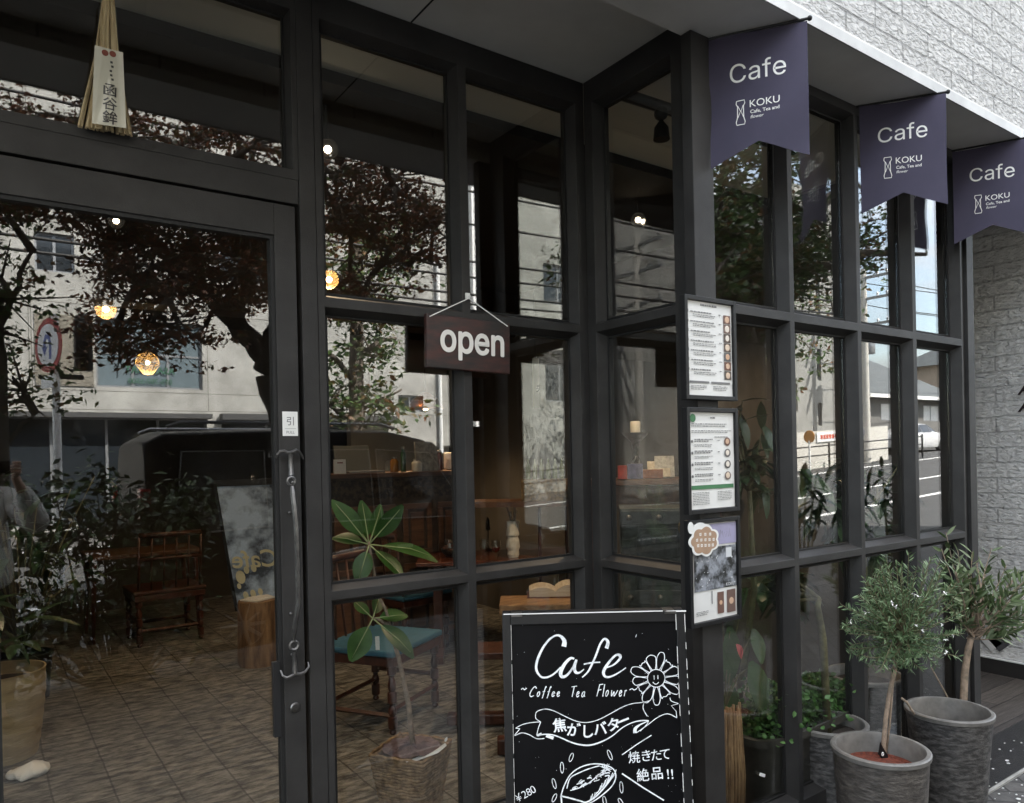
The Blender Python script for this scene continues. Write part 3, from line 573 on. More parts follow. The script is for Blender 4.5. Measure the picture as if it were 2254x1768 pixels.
        def blob(k): return [sc_+Vector(((.068+.011*abs(math.sin(a*3.5)))*k*math.cos(a), 0, (.046+.010*abs(math.sin(a*3.5)))*k*math.sin(a))) for a in [2*math.pi*q/90 for q in range(90)]]
        ed.prism(blob(1.0), (0, -.002, 0)); ed.prism([sc_+Vector((-.066+.014*math.cos(a), 0, .048+.02*math.sin(a))) for a in [2*math.pi*q/20 for q in range(20)]], (0, -.0017, 0)); ed.prism([sc_+Vector((-.02+.034*math.cos(a), 0, .044+.019*math.sin(a))) for a in [2*math.pi*q/20 for q in range(20)]], (0, -.0021, 0))
        st = ed.build('cloud_sticker', M_PAPER, t); inn.prism([p+Vector((0, -.0022, 0)) for p in blob(.86)], (0, -.0005, 0)); inn.build('sticker_face', mat('brown sticker', (.4, .26, .17), .6, var=.15, vscale=20), st)
        tx = MB()
        for k, (l, n) in enumerate(((.05, 3), (.085, 5), (.075, 5))):
            for q in range(n):
                c = sc_+Vector((-l/2+l*q/(n-1)+.004, -.003, .022-.019*k-.05*(l*q/(n-1)-l/2)));
                for dxx in (-.004, .0, .004): tx.box(c+Vector((dxx, 0, 0)), (.0016, .0003, .011*random.uniform(.7, 1)))
                for dzz in (-.004, .003): tx.box(c+Vector((0, -.0004, dzz)), (.011*random.uniform(.7, 1), .0003, .0016))
        tx.build('sticker_print', M_WHITE, st)
    pr.build('printing', M_GREYINK, t)
    if ph.v: ph.build('photo_print', M_PHOTO, t); fd.build('food_print', M_FOOD, t)

# folding chalkboard stand
bTL, bTR, bBL, bBR = [at(x, y, tt) for x, y, tt in ((1105, 1346, 2.055), (1507, 1350, 2.055), (1098, 1768, 2.0), (1512, 1768, 2.0))]
bu = (bTR-bTL).normalized(); bu.z = 0; bu.normalize(); bd = ((bBL+bBR)/2-(bTL+bTR)/2); bd = bd-bu*bd.dot(bu); bd.normalize(); bn = bd.cross(bu).normalized()
if bn.dot(Vector(CAM)-bTL) < 0: bn = -bn
BW = (bTR-bTL).dot(bu); Lb = ((bTL.z)/-bd.z)
BMID = (bTL+bTR)/2
t = thing('chalkboard_stand', (BMID.x, BMID.y, 0), 'black A-frame chalkboard with white hand drawn cafe menu by the corner post', 'chalkboard')
def boardface(org, uu, dd, nn, parent, front):
    P = lambda a, b, n=0: org+uu*(a-BW/2)+dd*b+nn*n
    ax = Matrix((uu, nn, -dd)).transposed()
    def bar(a0, a1, b0, b1, n0, n1, m): m.box(P((a0+a1)/2, (b0+b1)/2, (n0+n1)/2), (abs(a1-a0), abs(n1-n0), abs(b1-b0)), ax=ax)
    m = MB(); bar(0, .024, .0, Lb, -.022, 0, m); bar(BW-.024, BW, .0, Lb, -.022, 0, m); bar(.024, BW-.024, .0, .030, -.022, -.001, m); bar(.024, BW-.024, Lb-.16, Lb-.13, -.022, -.001, m); m.build('frame', M_BLACK, parent, bevel=.002)
    m = MB(); bar(.0245, BW-.0245, .0305, Lb-.1605, -.016, -.008, m); m.build('panel', M_CHALKB, parent)
    m = MB()
    if front:   # white worn arrises
        bar(.004, BW-.06, -.0006, .0016, -.004, .0006, m); bar(BW-.05, BW+.004, .0, .0035, -.004, .0009, m)
        for a in (BW-.0255, BW-.0012):
            b = .01
            while b < .55: l = random.uniform(.006, .05); bar(a, a+.0014, b, b+l, -.002, .0006, m); b += l+random.uniform(.004, .05)
        b = .03
        while b < .5: l = random.uniform(.05, .12); bar(.0235, .0243, b, b+l, -.003, .0005, m); b += l+random.uniform(.004, .02)
        b = .02
        m.build('worn_edge', M_WHITE, parent)
    return P
boardface(BMID, bu, bd, bn, t, True)
bn2 = Vector((-bn.x, -bn.y, bn.z)); bd2 = Vector((-bd.x, -bd.y, bd.z)); boardface(BMID-Vector((bn.x, bn.y, 0)).normalized()*.05, -bu, bd2, bn2, t, False)
mb = MB()
for s in (-1, 1): mb.box(BMID+bu*s*(BW/2-.04)-Vector((bn.x, bn.y, 0)).normalized()*.025+Vector((0, 0, -.004)), (.03, .06, .006), rz=math.atan2(bu.y, bu.x))
mb.build('hinge', M_STEEL, t)
porg = BMID+bn*-.008
def bp(zx, zy):      # photo pixels (in the enlarged crop) -> point on the chalk panel
    v = Vector(ray(1080+zx/3.65, 1300+zy/3.65)); c = Vector(CAM); k = (porg-c).dot(bn)/v.dot(bn); return c+v*k
SK = 2.04/F_PX/3.65
ch = MB()
def smooth_line(p, n=4):
    o = []
    for i in range(len(p)-1):
        p0 = p[max(i-1, 0)]; p1 = p[i]; p2 = p[i+1]; p3 = p[min(i+2, len(p)-1)]
        for k in range(n):
            s = k/n; o.append(tuple(.5*(2*p1[d]+(p2[d]-p0[d])*s+(2*p0[d]-5*p1[d]+4*p2[d]-p3[d])*s*s+(3*p1[d]-p0[d]-3*p2[d]+p3[d])*s**3) for d in (0, 1)))
    return o+[tuple(p[-1])]
def stroke(p, wpx=7, sm=True, taper=None):
    q = smooth_line(p) if sm and len(p) > 2 else p; m = len(q)
    if isinstance(wpx, (list, tuple)): ws = [np.interp(i/(m-1), np.linspace(0, 1, len(wpx)), wpx)*SK for i in range(m)]
    else: ws = [wpx*SK*(.85+.3*random.random()) for i in range(m)]
    ch.ribbon([bp(*x) for x in q], ws, bn, .0008)
stroke([(588, 450), (592, 405), (560, 366), (520, 362), (470, 395), (420, 460), (382, 540), (365, 610), (377, 660), (412, 696), (460, 695), (510, 668), (565, 615)], [40, 34, 20, 13, 16, 18, 20, 20, 18, 15, 14, 13, 12])
stroke([(672, 548), (640, 545), (595, 590), (563, 655), (572, 692), (610, 682), (655, 628), (690, 558)], [14, 20, 26, 30, 26, 18, 16, 16]); stroke([(690, 555), (672, 612), (682, 655), (712, 660), (750, 632)], [18, 26, 24, 14, 8])
stroke([(930, 465), (942, 415), (915, 388), (880, 430), (850, 510), (815, 590), (780, 655), (735, 698)], [30, 26, 16, 16, 16, 16, 14, 9]); stroke([(748, 592), (810, 580), (880, 576)], 11)
stroke([(920, 622), (985, 598), (1035, 552), (1040, 524), (1008, 518), (962, 562), (918, 625), (906, 662), (922, 692), (962, 692), (1020, 665), (1087, 620)], [10, 12, 18, 26, 16, 18, 24, 24, 18, 14, 11, 7])
LET = {'C': [[(.9, .8), (.7, 1), (.35, .8), (.05, .3), (.2, 0), (.65, .1)]], 'o': [[(.45, .5), (.15, .42), (.02, .15), (.2, 0), (.48, .18), (.5, .4), (.38, .5)]],
       'f': [[(.75, .9), (.6, 1.02), (.4, .6), (.15, -.05), (.0, -.15)], [(.02, .48), (.55, .54)]], 'e': [[(.03, .22), (.42, .3), (.45, .46), (.2, .46), (.02, .2), (.2, 0), (.56, .14)]],
       'T': [[(.0, .92), (1, 1.0)], [(.5, .96), (.32, 0)]], 'a': [[(.45, .48), (.15, .42), (.02, .12), (.2, .0), (.42, .22), (.48, .48), (.44, .1), (.62, .06)]], 'F': [[(.2, .95), (.95, 1.0)], [(.3, .95), (.02, 0)], [(.18, .5), (.7, .56)]],
       'l': [[(.28, 1), (.06, .12), (.2, .0)]], 'w': [[(.05, .5), (.1, .0), (.38, .4), (.45, .0), (.85, .5)]], 'r': [[(.08, .5), (.02, 0)], [(.06, .3), (.28, .5), (.45, .44)]], '~': [[(.0, .45), (.25, .6), (.5, .45), (.8, .62)]]}
WID = {'C': .82, 'o': .56, 'f': .52, 'e': .55, 'T': .62, 'a': .66, 'F': .62, 'l': .28, 'w': .86, 'r': .46, '~': .8}
def hand(txt, x, y, h, wid, wpx=7, dy=0):
    tot = sum(WID[c] for c in txt); k = wid/tot
    for c in txt:
        for s in LET[c]: stroke([(x+a*WID[c]*k*.92/ .62*.62+b*h*.12, y-b*h) for a, b in s], wpx)
        x += WID[c]*k; y += dy
hand('~', 240, 830, 75, 60); hand('Coffee', 310, 852, 80, 262); hand('Tea', 640, 855, 88, 140); hand('Flower', 852, 850, 98, 255); hand('~', 1112, 830, 70, 80)
for p in ([(360, 1000), (375, 970), (440, 952), (510, 968), (600, 1012), (690, 1050), (770, 1060), (860, 1040), (960, 990), (1060, 935), (1140, 908), (1210, 900), (1280, 885)], [(360, 1000), (365, 1030), (402, 1055)], [(402, 1055), (330, 1060), (260, 1075), (200, 1105)], [(235, 1110), (215, 1135), (193, 1165), (250, 1143), (310, 1158), (370, 1190), (432, 1188)], [(402, 1055), (382, 1110), (370, 1162)],
          [(1230, 905), (1225, 950), (1258, 1010)], [(1175, 1140), (1260, 1080), (1340, 1020), (1420, 990), (1495, 1022)], [(1440, 860), (1452, 888), (1510, 908)], [(1270, 1045), (1250, 1080), (1200, 1130)]): stroke(p, 6)
stroke([(200, 1105), (236, 1110)], 6); stroke([(1495, 1022), (1490, 970), (1450, 925), (1510, 908)], 6, sm=False)
stroke([(370, 1165), (430, 1155), (500, 1160), (570, 1185), (650, 1220), (730, 1240), (810, 1240), (900, 1210), (980, 1165), (1060, 1100), (1140, 1060), (1210, 1045), (1270, 1045)], [9, 9, 9, 10, 11, 12, 12, 11, 9, 8, 8, 10, 8]); stroke([(1160, 1145), (1162, 1110), (1200, 1078), (1262, 1050)], [30, 26, 12, 6]); stroke([(375, 1165), (410, 1150)], 18); stroke([(445, 1165), (505, 1185)], 22)
def ctext(s, x, y, hpx, rot=0, bold=.0, sx=1):
    c, s2 = math.cos(R(rot)), math.sin(R(rot)); o = bp(x, y); u_ = bp(x+50*c, y-50*s2)-o; v_ = bp(x-50*s2, y-50*c)-o
    ch.text(s, o-v_.normalized()*hpx*SK*.38, u_, v_, hpx*SK, 'C', .0008, bold=bold)
for c_, x, y, rt in (('焦', 553, 1080, 6), ('が', 668, 1118, -4), ('し', 785, 1130, 0), ('バ', 880, 1108, 8), ('タ', 985, 1076, 10), ('ー', 1066, 1044, 22)): ctext(c_, x, y, 112, rt, .022)
for c_, x, y in (('焼', 1152, 1338), ('き', 1250, 1325), ('た', 1330, 1320), ('て', 1400, 1312)): ctext(c_, x, y, 98, 5, .004)
for c_, x, y in (('絶', 1222, 1482), ('品', 1336, 1466), ('!', 1424, 1470), ('!', 1458, 1470)): ctext(c_, x, y, 104, 5, .01)
for c_, x, y in (('¥', 222, 1660), ('2', 270, 1635), ('8', 305, 1615), ('0', 338, 1595)): ctext(c_, x, y, 84, 28, -.008)
stroke([(1055, 1320), (1180, 1232), (1292, 1162)], 8, False); stroke([(1055, 1470), (1220, 1580), (1392, 1686)], 11, False)
for x, y, a, l in ((647, 1340, 70, 36), (957, 1320, 112, 42), (573, 1422, 92, 44), (510, 1550, 105, 42), (512, 1665, 65, 36), (1050, 1580, 95, 46), (915, 1690, 100, 40), (1045, 1700, 120, 36)):
    c, s2 = math.cos(R(a)), -math.sin(R(a)); stroke([(x+c*l*math.cos(g)-s2*13*math.sin(g), y-0+s2*-1*-1*l*math.cos(g)+c*13*math.sin(g)) for g in [2*math.pi*k/10 for k in range(11)]], 5)
stroke([(565, 1650), (590, 1570), (640, 1480), (720, 1420), (828, 1392), (930, 1405), (990, 1440), (1005, 1500), (975, 1570), (900, 1640), (830, 1690), (780, 1715)], 9)
stroke([(612, 1590), (640, 1505), (720, 1460), (800, 1428), (872, 1408)], 8); stroke([(640, 1606), (700, 1590), (790, 1545), (880, 1470), (960, 1430)], 7); stroke([(565, 1650), (640, 1668), (720, 1690), (770, 1700), (850, 1650), (930, 1560), (990, 1480)], 12); stroke([(565, 1650), (572, 1720)], 12)
for k in range(26): x = 650+random.random()*270; y = 1590-(x-650)*.42+random.uniform(-30, 22); stroke([(x, y), (x+random.uniform(15, 40), y-random.uniform(4, 26)), (x+random.uniform(10, 50), y-random.uniform(-5, 20))], random.choice((4, 6, 9)))
for k in range(22): x = 800+k*9.5; y = 1690-(k*10.5); stroke([(x, y), (x+random.uniform(8, 26), y-random.uniform(20, 55))], random.choice((4, 6, 8)))
for k in range(24): a = random.random()*6.28; l = random.uniform(20, 58); stroke([(918, 1432), (918+l*math.cos(a), 1432+l*.85*math.sin(a))], 4)
stroke([(1330+70*math.cos(a), 705+71*math.sin(a)) for a in [2*math.pi*k/20 for k in range(21)]], 6)
stroke([(1312, 682), (1314, 716)], 6); stroke([(1343, 680), (1344, 712)], 6); stroke([(1302, 735), (1318, 750), (1335, 750), (1350, 736)], 6)
for k in range(13):
    a = 2*math.pi*k/13+.1; l = 190+28*math.sin(k*2.1)+(25 if 1.1 < a < 2.0 else 0); ww = 34+5*math.sin(k*3.7); dx, dy = math.cos(a), math.sin(a)
    stroke([(1330+dx*r_-dy*q_*ww, 705+dy*r_+dx*q_*ww) for r_, q_ in ((72, -.35), (120, -.8), (165, -1), (l-8, -.6), (l, 0), (l-8, .6), (165, 1), (120, .8), (74, .35))], 6)
for k in range(60): x, y = random.uniform(180, 1530), random.uniform(280, 1700); stroke([(x, y), (x+random.uniform(1, 5), y+random.uniform(-4, 4))], random.uniform(1.5, 4), False)
stroke([(1165, 375), (1172, 352)], 4, False)
ch.build('chalk_drawing', M_CHALK, t)

# straw charm hung at the transom window
CH = lambda x, y: onY(x*K, y*K, -.02)
t = thing('straw_charm', tuple(CH(222, 290)), 'straw festival charm in clear wrap with lettered paper label above the door', 'charm')
mb = MB(); top = CH(229, -40); 
for k in range(46):
    s = random.uniform(-1, 1); bq = CH(224+s*58, 268+22*(s+1)/2*.9+4); mq = CH(226+s*26, 130); tq = CH(229+s*11, random.uniform(-60, 10)); mb.tube([bq+Vector((0, -random.uniform(.0, .02), 0)), mq+Vector((0, -random.uniform(0, .02), 0)), tq+Vector((0, -random.uniform(.0, .012), 0))], [.0035, .003, .002], 5)
mb.build('straw', mat('pale straw', (.66, .55, .34), .7, col2=(.42, .31, .17), vscale=30, mapscale=(3, 3, .4)), t)
mb = MB(); a, b, c, d_ = CH(197, 113), CH(256, 128), CH(263, 286), CH(191, 276)
lf = lambda p: p+Vector((0, -.047, 0)); mb.prism([lf(a), lf(b), lf(c), lf(d_)], (0, -.001, 0)); lb_ = mb.build('paper_label', mat('cream paper label', (.66, .64, .54), .7, var=.12, vscale=8), t)
lu = (b-a).normalized(); lv = (a-d_).normalized(); mb = MB()
for k, (g, s) in enumerate((('函', .037), ('谷', .037), ('鉾', .038))): mb.text(g, lf(CH(228, 208+29*k))+Vector((0, -.002, -.012)), lu, lv, s, 'C', .0006, bold=.015)
for k in range(5): mb.box(lf(CH(232+2*math.sin(k*2), 149+9*k))+Vector((0, -.0016, 0)), (.006, .0004, .006))
mb.build('label_print', M_INK, lb_)
mb = MB(); mb.lathe(lf(CH(222, 130))+Vector((-.004, -.0015, 0)), [(.0085, 0), (.0085, .0005)], 14, AXY); mb.lathe(lf(CH(232, 131))+Vector((.003, -.0018, 0)), [(.0085, 0), (.0085, .0005)], 14, AXY); mb.build('seal_print', mat('red brown print', (.25, .06, .04), .6), lb_)
mb = MB(); prof = [(CH(215, 0), CH(243, 5)), (CH(203, 60), CH(252, 75)), (CH(197, 118), CH(258, 132)), (CH(178, 200), CH(270, 225)), (CH(162, 268), CH(284, 290))]
for l_, r__ in prof:
    m_ = (l_+r__)/2
    for k in range(9): a_ = math.pi*k/8; mb.v.append(tuple(m_+(l_-r__)/2*math.cos(a_)+Vector((0, -.056*math.sin(a_), 0))))
for i in range(len(prof)-1):
    for k in range(8): o = i*9+k; mb.f.append((o, o+1, o+10, o+9))
mb.build('clear_wrap', glass_mat('clear plastic wrap', .04, (.97, .97, .96)), t, smooth=True)
mb = MB(); mb.tube([CH(229, 20)+Vector((0, -.01, 0)), CH(229, -30)+Vector((0, -.004, 0)), Vector((CH(229, 0).x, -.002, 3.02))], .003, 6); mb.build('cord', mat('hemp cord', (.4, .3, .17), .8), t)

# ------------------------------------------------------------------ pots and plants outside
def blades(name, c, d, L, W, m, parent, fold=.12):
    c = np.asarray(c, float); d = np.asarray(d, float); d = d/(np.linalg.norm(d, axis=1)[:, None]+1e-9); n = len(c); o3 = np.zeros(3); q = parent
    while q is not None: o3 += np.array(q.location); q = q.parent
    c = c-o3; t = rng.normal(size=(n, 3)); s = np.cross(d, t); s /= np.linalg.norm(s, axis=1)[:, None]+1e-9; nn = np.cross(s, d)
    L = np.broadcast_to(L, (n,))[:, None]*(.75+.5*rng.random(n))[:, None]; W = np.broadcast_to(W, (n,))[:, None]
    pts = [c, c+d*L*.3+s*W*.45+nn*W*fold, c+d*L*.65+s*W*.42+nn*W*fold, c+d*L-nn*L*.04, c+d*L*.65-s*W*.42+nn*W*fold, c+d*L*.3-s*W*.45+nn*W*fold]
    v = np.stack(pts, 1).reshape(-1, 3); me = bpy.data.meshes.new(name); me.vertices.add(6*n); me.vertices.foreach_set('co', v.ravel())
    idx = np.arange(6*n).reshape(n, 6); q4 = np.concatenate([idx[:, [0, 1, 2, 3]], idx[:, [0, 3, 4, 5]]], 1).ravel()
    me.loops.add(8*n); me.loops.foreach_set('vertex_index', q4.astype(np.int32)); me.polygons.add(2*n); me.polygons.foreach_set('loop_start', np.arange(0, 8*n, 4, dtype=np.int32))
    me.update(calc_edges=True); me.validate(); me.materials.append(m); o = bpy.data.objects.new(name, me); COL.objects.link(o); o.parent = parent; return o
M_POT = mat('scratched grey brown pot', (.19, .17, .15), .55, col2=(.055, .048, .043), vscale=24, thr=(.42, .86), vdetail=10, mapscale=(1, 1, 2.8), bump=.55, bscale=26)
M_POT2 = mat('scratched charcoal pot', (.19, .182, .175), .5, col2=(.036, .034, .033), vscale=26, thr=(.42, .82), vdetail=10, mapscale=(1, 1, 2.4), bump=.6, bscale=26)
M_POTRIM = mat('pot rim', (.2, .19, .175), .5, var=.4, vscale=20)
def pot(parent, c, r_top, r_bot, h, m, m2, soil_z, soil_m, name='pot'):
    mb = MB(); mb.lathe(c, [(r_bot, 0), (r_bot+.01, .004), (r_bot+(r_top-r_bot)*.5, h*.5), (r_top-.006, h-.02), (r_top-.006, h-.012)], 48, top=False)
    mb.build(name, m, parent, smooth='auto')
    mb = MB(); c = Vector(c); pr = [(r_top-.007, h-.022), (r_top, h-.018), (r_top+.001, h-.004), (r_top-.004, h), (r_top-.016, h), (r_top-.02, h-.006), (r_top-.024, h*.55), (r_top-.05, soil_z-.01)]
    vs = []; n = 48
    for r_, z in pr: vs += [c+Vector((r_*math.cos(2*math.pi*k/n), r_*math.sin(2*math.pi*k/n), z)) for k in range(n)]
    mb.add(vs, [(i*n+k, i*n+(k+1) % n, (i+1)*n+(k+1) % n, (i+1)*n+k) for i in range(len(pr)-1) for k in range(n)]); mb.build('pot_rim', m2, parent, smooth='auto')
    mb = MB(); rs = r_top-.03; vs = [c+Vector((0, 0, soil_z))]
    for j in (1, 2, 3):
        for k in range(32): vs.append(c+Vector((rs*j/3*math.cos(2*math.pi*k/32), rs*j/3*math.sin(2*math.pi*k/32), soil_z+.006*mnoise.noise(Vector((j*2, k*.7, 0))))))
    mb.add(vs, [(0, 1+k, 1+(k+1) % 32) for k in range(32)]+[(1+i*32+k, 1+(i+1)*32+k, 1+(i+1)*32+(k+1) % 32, 1+i*32+(k+1) % 32) for i in range(2) for k in range(32)]); mb.build('soil', soil_m, parent, smooth=True)
rc = onZ(1937, 1644, .40); t = thing('potted_rosemary', (rc.x, rc.y, 0), 'small rosemary standard with white flowers in grey brown pot', 'plant', 'potted plants outside the glass')
pot(t, (rc.x, rc.y, 0), .169, .135, .40, M_POT, M_POTRIM, .27, M_SOIL)
mb = MB(); mb.lathe((rc.x, rc.y, .295), [(.112, 0), (.122, .035), (.126, .038), (.120, .04), (.114, .03), (.0005, .022)], 36); mb.build('inner_pot', mat('red brown clay', (.24, .058, .03), .85, col2=(.1, .03, .02), vscale=70, bump=.8, bscale=120), t, smooth='auto')
PT = lambda x, y, tt: at(x, y, tt)
tR = 2.93; s0_ = onZ(1949, 1678, .30); tR = (s0_-Vector(CAM)).dot(Vector(_f))
spts = [s0_, PT(1945, 1640, tR), PT(1950, 1580, tR), PT(1957, 1530, tR+.01), PT(1968, 1480, tR+.01), PT(1976, 1430, tR), PT(1985, 1380, tR), PT(1992, 1330, tR)]
mb = MB(); mb.tube(spts, [.011, .009, .0085, .008, .009, .0085, .006, .003], 8); mb.tube([spts[0]+Vector((.01, .01, -.02)), PT(1958, 1600, tR+.02), PT(1966, 1500, tR+.02)], .004, 6)
mb.build('trunk', M_STEM, t, smooth=True)
mb = MB(); mb.add([PT(1938, 1634, tR-.02), PT(1934, 1660, tR-.02), PT(1952, 1684, tR-.02), PT(1955, 1664, tR-.02), PT(1944, 1646, tR-.02)], [(0, 1, 2, 3, 4)]); mb.v += [tuple(Vector(p)+Vector((0, .002, 0))) for p in mb.v[:5]]; mb.f += [(9, 8, 7, 6, 5)]+[(i, (i+1) % 5, 5+(i+1) % 5, 5+i) for i in range(5)]
mb.build('plant_tag', M_BLACK, t)
mb = MB(); ring(mb, PT(1943, 1660, tR-.025), .006, .0018); mb.build('tag_print', M_WHITE, t)
def sprigs(parent, origin, ends, nl, L, W, m, stem_m, up=.35, jit=.012, tname='foliage', stemr=.0016, wob=.02, start=.25, spread=.9):
    st = MB(); cs = []; ds = []
    for e in ends:
        e = Vector(e); o = Vector(origin)+Vector(rng.normal(size=3)*jit); mid = (o+e)/2+Vector((0, 0, -abs(rng.normal())*wob))+Vector(rng.normal(size=3)*wob*.5)
        pts = [o*(1-s)**2+mid*(2*s*(1-s))+e*s*s for s in np.linspace(0, 1, 8)]; st.tube(pts, list(np.linspace(stemr*1.6, stemr*.7, 8)), 5, cap=False)
        for k in range(nl):
            s = start+(1-start)*(k+rng.random())/nl; p = o*(1-s)**2+mid*(2*s*(1-s))+e*s*s; tg = ((mid-o)*(2*(1-s))+(e-mid)*(2*s)).normalized()
            a = rng.normal(size=3); a = Vector(a)-tg*Vector(a).dot(tg); a.normalize(); cs.append(tuple(p)); ds.append(tuple(a*spread+tg*(.55)+Vector((0, 0, up*.5))))
    st.build('twig', stem_m, parent, smooth=True); return blades(tname, cs, ds, L, W, m, parent)
ends = []
while len(ends) < 105:
    x = random.uniform(1855, 2125); y = random.uniform(1235, 1480)
    if (x-1990)**2/138**2+(y-1352)**2/124**2 > 1.05+.9*mnoise.noise(Vector((x*.018, y*.018, 4))): continue
    ends.append(PT(x, y, tR+random.uniform(-.17, .17)))
for x, y in ((1938, 1245), (1983, 1242), (2018, 1248), (2034, 1238), (2051, 1225), (1925, 1262), (1960, 1275), (2070, 1260), (1880, 1350), (1868, 1395), (1900, 1310), (2100, 1330), (2085, 1400), (2110, 1445), (2060, 1440), (1872, 1420), (1885, 1445), (2120, 1395), (1900, 1270), (1950, 1222), (2000, 1215), (2070, 1232), (2105, 1285), (1850, 1330), (1848, 1385), (1915, 1470), (1960, 1478), (2030, 1475), (2065, 1470), (2128, 1340)): ends.append(PT(x, y, tR+random.uniform(-.1, .1)))
sprigs(t, PT(1988, 1400, tR), ends, 30, .028, .0052, M_LEAF_ROS, M_STEMG, start=.3)
mb = MB()
for x, y in ((1871, 1368), (2021, 1314), (2079, 1306), (2081, 1408), (2083, 1437), (1963, 1328), (1908, 1348), (2016, 1375), (2028, 1387), (2075, 1375), (1972, 1336), (2012, 1308), (2100, 1398)):
    p = PT(x, y, tR-.13)
    for k in range(5): d = Vector(rng.normal(size=3)).normalized(); mb.leaf(p, d, (0, 0, 1), .011, .007, n=2)
mb.build('flower', M_WHITE, t)
oc = onZ(2088, 1560, .385); t = thing('potted_olive', (oc.x, oc.y, 0), 'olive sapling with narrow leaves in scratched charcoal pot near the white wall', 'plant', 'potted plants outside the glass')
pot(t, (oc.x, oc.y, 0), .17, .125, .385, M_POT2, M_POTRIM, .27, M_SOIL)
so = onZ(2122, 1590, .27); tO = (so-Vector(CAM)).dot(Vector(_f))
mb = MB(); op = [so, PT(2121, 1540, tO), PT(2124, 1480, tO), PT(2131, 1430, tO), PT(2140, 1395, tO)]; mb.tube(op, [.017, .0155, .015, .014, .012], 10)
for x, y, rr in ((2165, 1300, .005), (2098, 1250, .006), (2215, 1290, .005), (2200, 1385, .006), (2254, 1370, .005), (2150, 1240, .005), (2110, 1380, .004)): mb.tube([op[-1]-Vector((0, 0, .01)), (op[-1]+PT(x, y, tO))/2+Vector((random.uniform(-.02, .02), random.uniform(-.05, .05), 0)), PT(x, y, tO+random.uniform(-.1, .1))], [.009, rr, .002], 6)
mb.build('trunk', M_STEM, t, smooth=True)
ends = [PT(x, y, tO+random.uniform(-.15, .15)) for x, y in ((2082, 1172), (2072, 1208), (2108, 1212), (2140, 1215), (2183, 1206), (2215, 1245), (2240, 1260), (2254, 1280), (2270, 1300), (2170, 1260), (2130, 1260), (2105, 1260), (2090, 1300), (2195, 1300), (2225, 1320), (2280, 1340), (2260, 1375), (2230, 1395), (2200, 1370), (2160, 1330), (2120, 1320), (2180, 1330), (2150, 1290), (2240, 1345), (2290, 1370), (2210, 1405), (2095, 1340), (2130, 1350))]
sprigs(t, op[-1], ends+ends[6:20], 15, .062, .016, M_LEAF_OLI, M_STEM, start=.3, spread=.75, stemr=.0022, tname='foliage')
mb = MB(); ww = onZ(1600*0+2010, 1560, .36)
mb.tube([PT(1984, 1537, tO-.18), PT(1996, 1546, tO-.2), PT(2008, 1565, tO-.2), PT(2012, 1572, tO-.19)], .005, 6); mb.tube([PT(2050, 1470, tO), PT(2078, 1520, tO), PT(2098, 1558, tO)], .003, 6); mb.build('stake_tie', M_STEM, t)
# white petals and flakes lying on the wet stone strip
mb = MB()
for k in range(110):
    p = Vector((3.3+1.5*random.random(), random.uniform(-1.12, -.66), .003)); p.z = .004 if p.y > -.91 else .001
    if (p.x-oc.x)**2+(p.y-oc.y)**2 < .15**2: continue
    s = random.uniform(.002, .008)*(1+(random.random()<.1)); a = random.random()*6.3; mb.prism([p+Vector((s*math.cos(a+q)*random.uniform(.6, 1), s*.6*math.sin(a+q), 0)) for q in (0, 1.3, 2.5, 3.8, 5.1)], (0, 0, .002))
o = mb.build('fallen_petals', M_WHITEEDGE); tag(o, 'white petals scattered on the wet black stone strip', 'petals', kind='stuff')

# ------------------------------------------------------------------ inside the cafe
# rubber plant in a woven basket
bc = Vector((onY(905, 1640, .42).x, .42, 0)); t = thing('potted_rubber_plant', tuple(bc), 'large leaved green plant in square woven basket behind the glass', 'plant')
tb = (bc-Vector(CAM)).dot(Vector(_f))
mb = MB(); zt_ = at(905, 1645, tb).z
for k in range(22):
    z = .012+k*zt_/22; hw = .085+.045*(z/zt_); pts = []
    for q in range(41):
        a = 2*math.pi*q/40+R(45); s = max(abs(math.cos(a)), abs(math.sin(a))); rr = hw/(s**.85); pts.append(bc+Matrix.Rotation(R(33), 3, 'Z') @ Vector((rr*math.cos(a), rr*math.sin(a), z+.003*math.sin(q*2.1+k))))
    mb.tube(pts, .0085+.0014*math.sin(k*2.3), 6, cap=False)
mb.build('basket', mat('woven brown rope', (.38, .25, .14), .75, col2=(.13, .075, .035), vscale=34, bump=.7, bscale=70), t, smooth=True)
mb = MB(); vs = []
for j in range(5):
    for q in range(32):
        a = 2*math.pi*q/32; rr = .03*j; vs.append(bc+Vector((rr*math.cos(a), rr*math.sin(a), zt_+.012-.003*j+.02*abs(mnoise.noise(Vector((j*1.3, q*.9, 2)))))))
mb.add(vs, [(j*32+q, (j+1)*32+q, (j+1)*32+(q+1) % 32, j*32+(q+1) % 32) for j in range(4) for q in range(32)]); mb.build('mulch', mat('plum coloured bark mulch', (.16, .105, .11), .9, var=.5, vscale=40), t)
mb = MB(); L2 = lambda x, y, dt=0: at(700+x/3.297, 1250+y/3.297, tb+dt); lp = [L2(x, y, -.155+.03*k) for k, (x, y) in enumerate(((640, 1412), (720, 1400), (870, 1345), (935, 1290), (925, 1275), (870, 1310)))]; mb.prism(lp, (0, .004, 0)); mb.leaf(L2(920, 1262, -.1), (.25, 0, .3), (0, -1, .3), .02, .014); mb.build('liner_cloth', M_PAPER, t)
L2 = lambda x, y, dt=0: at(700+x/3.297, 1250+y/3.297, tb+dt); L6 = lambda x, y, dt=0: at(700+x/3.403, 960+y/3.403, tb+dt)
sp = [Vector((L2(690, 1215).x, bc.y, zt_)), L2(660, 1010), L2(625, 830), L2(585, 650), L2(545, 520), L2(520, 420), L2(440, 375, -.02), L2(398, 368, -.03)]
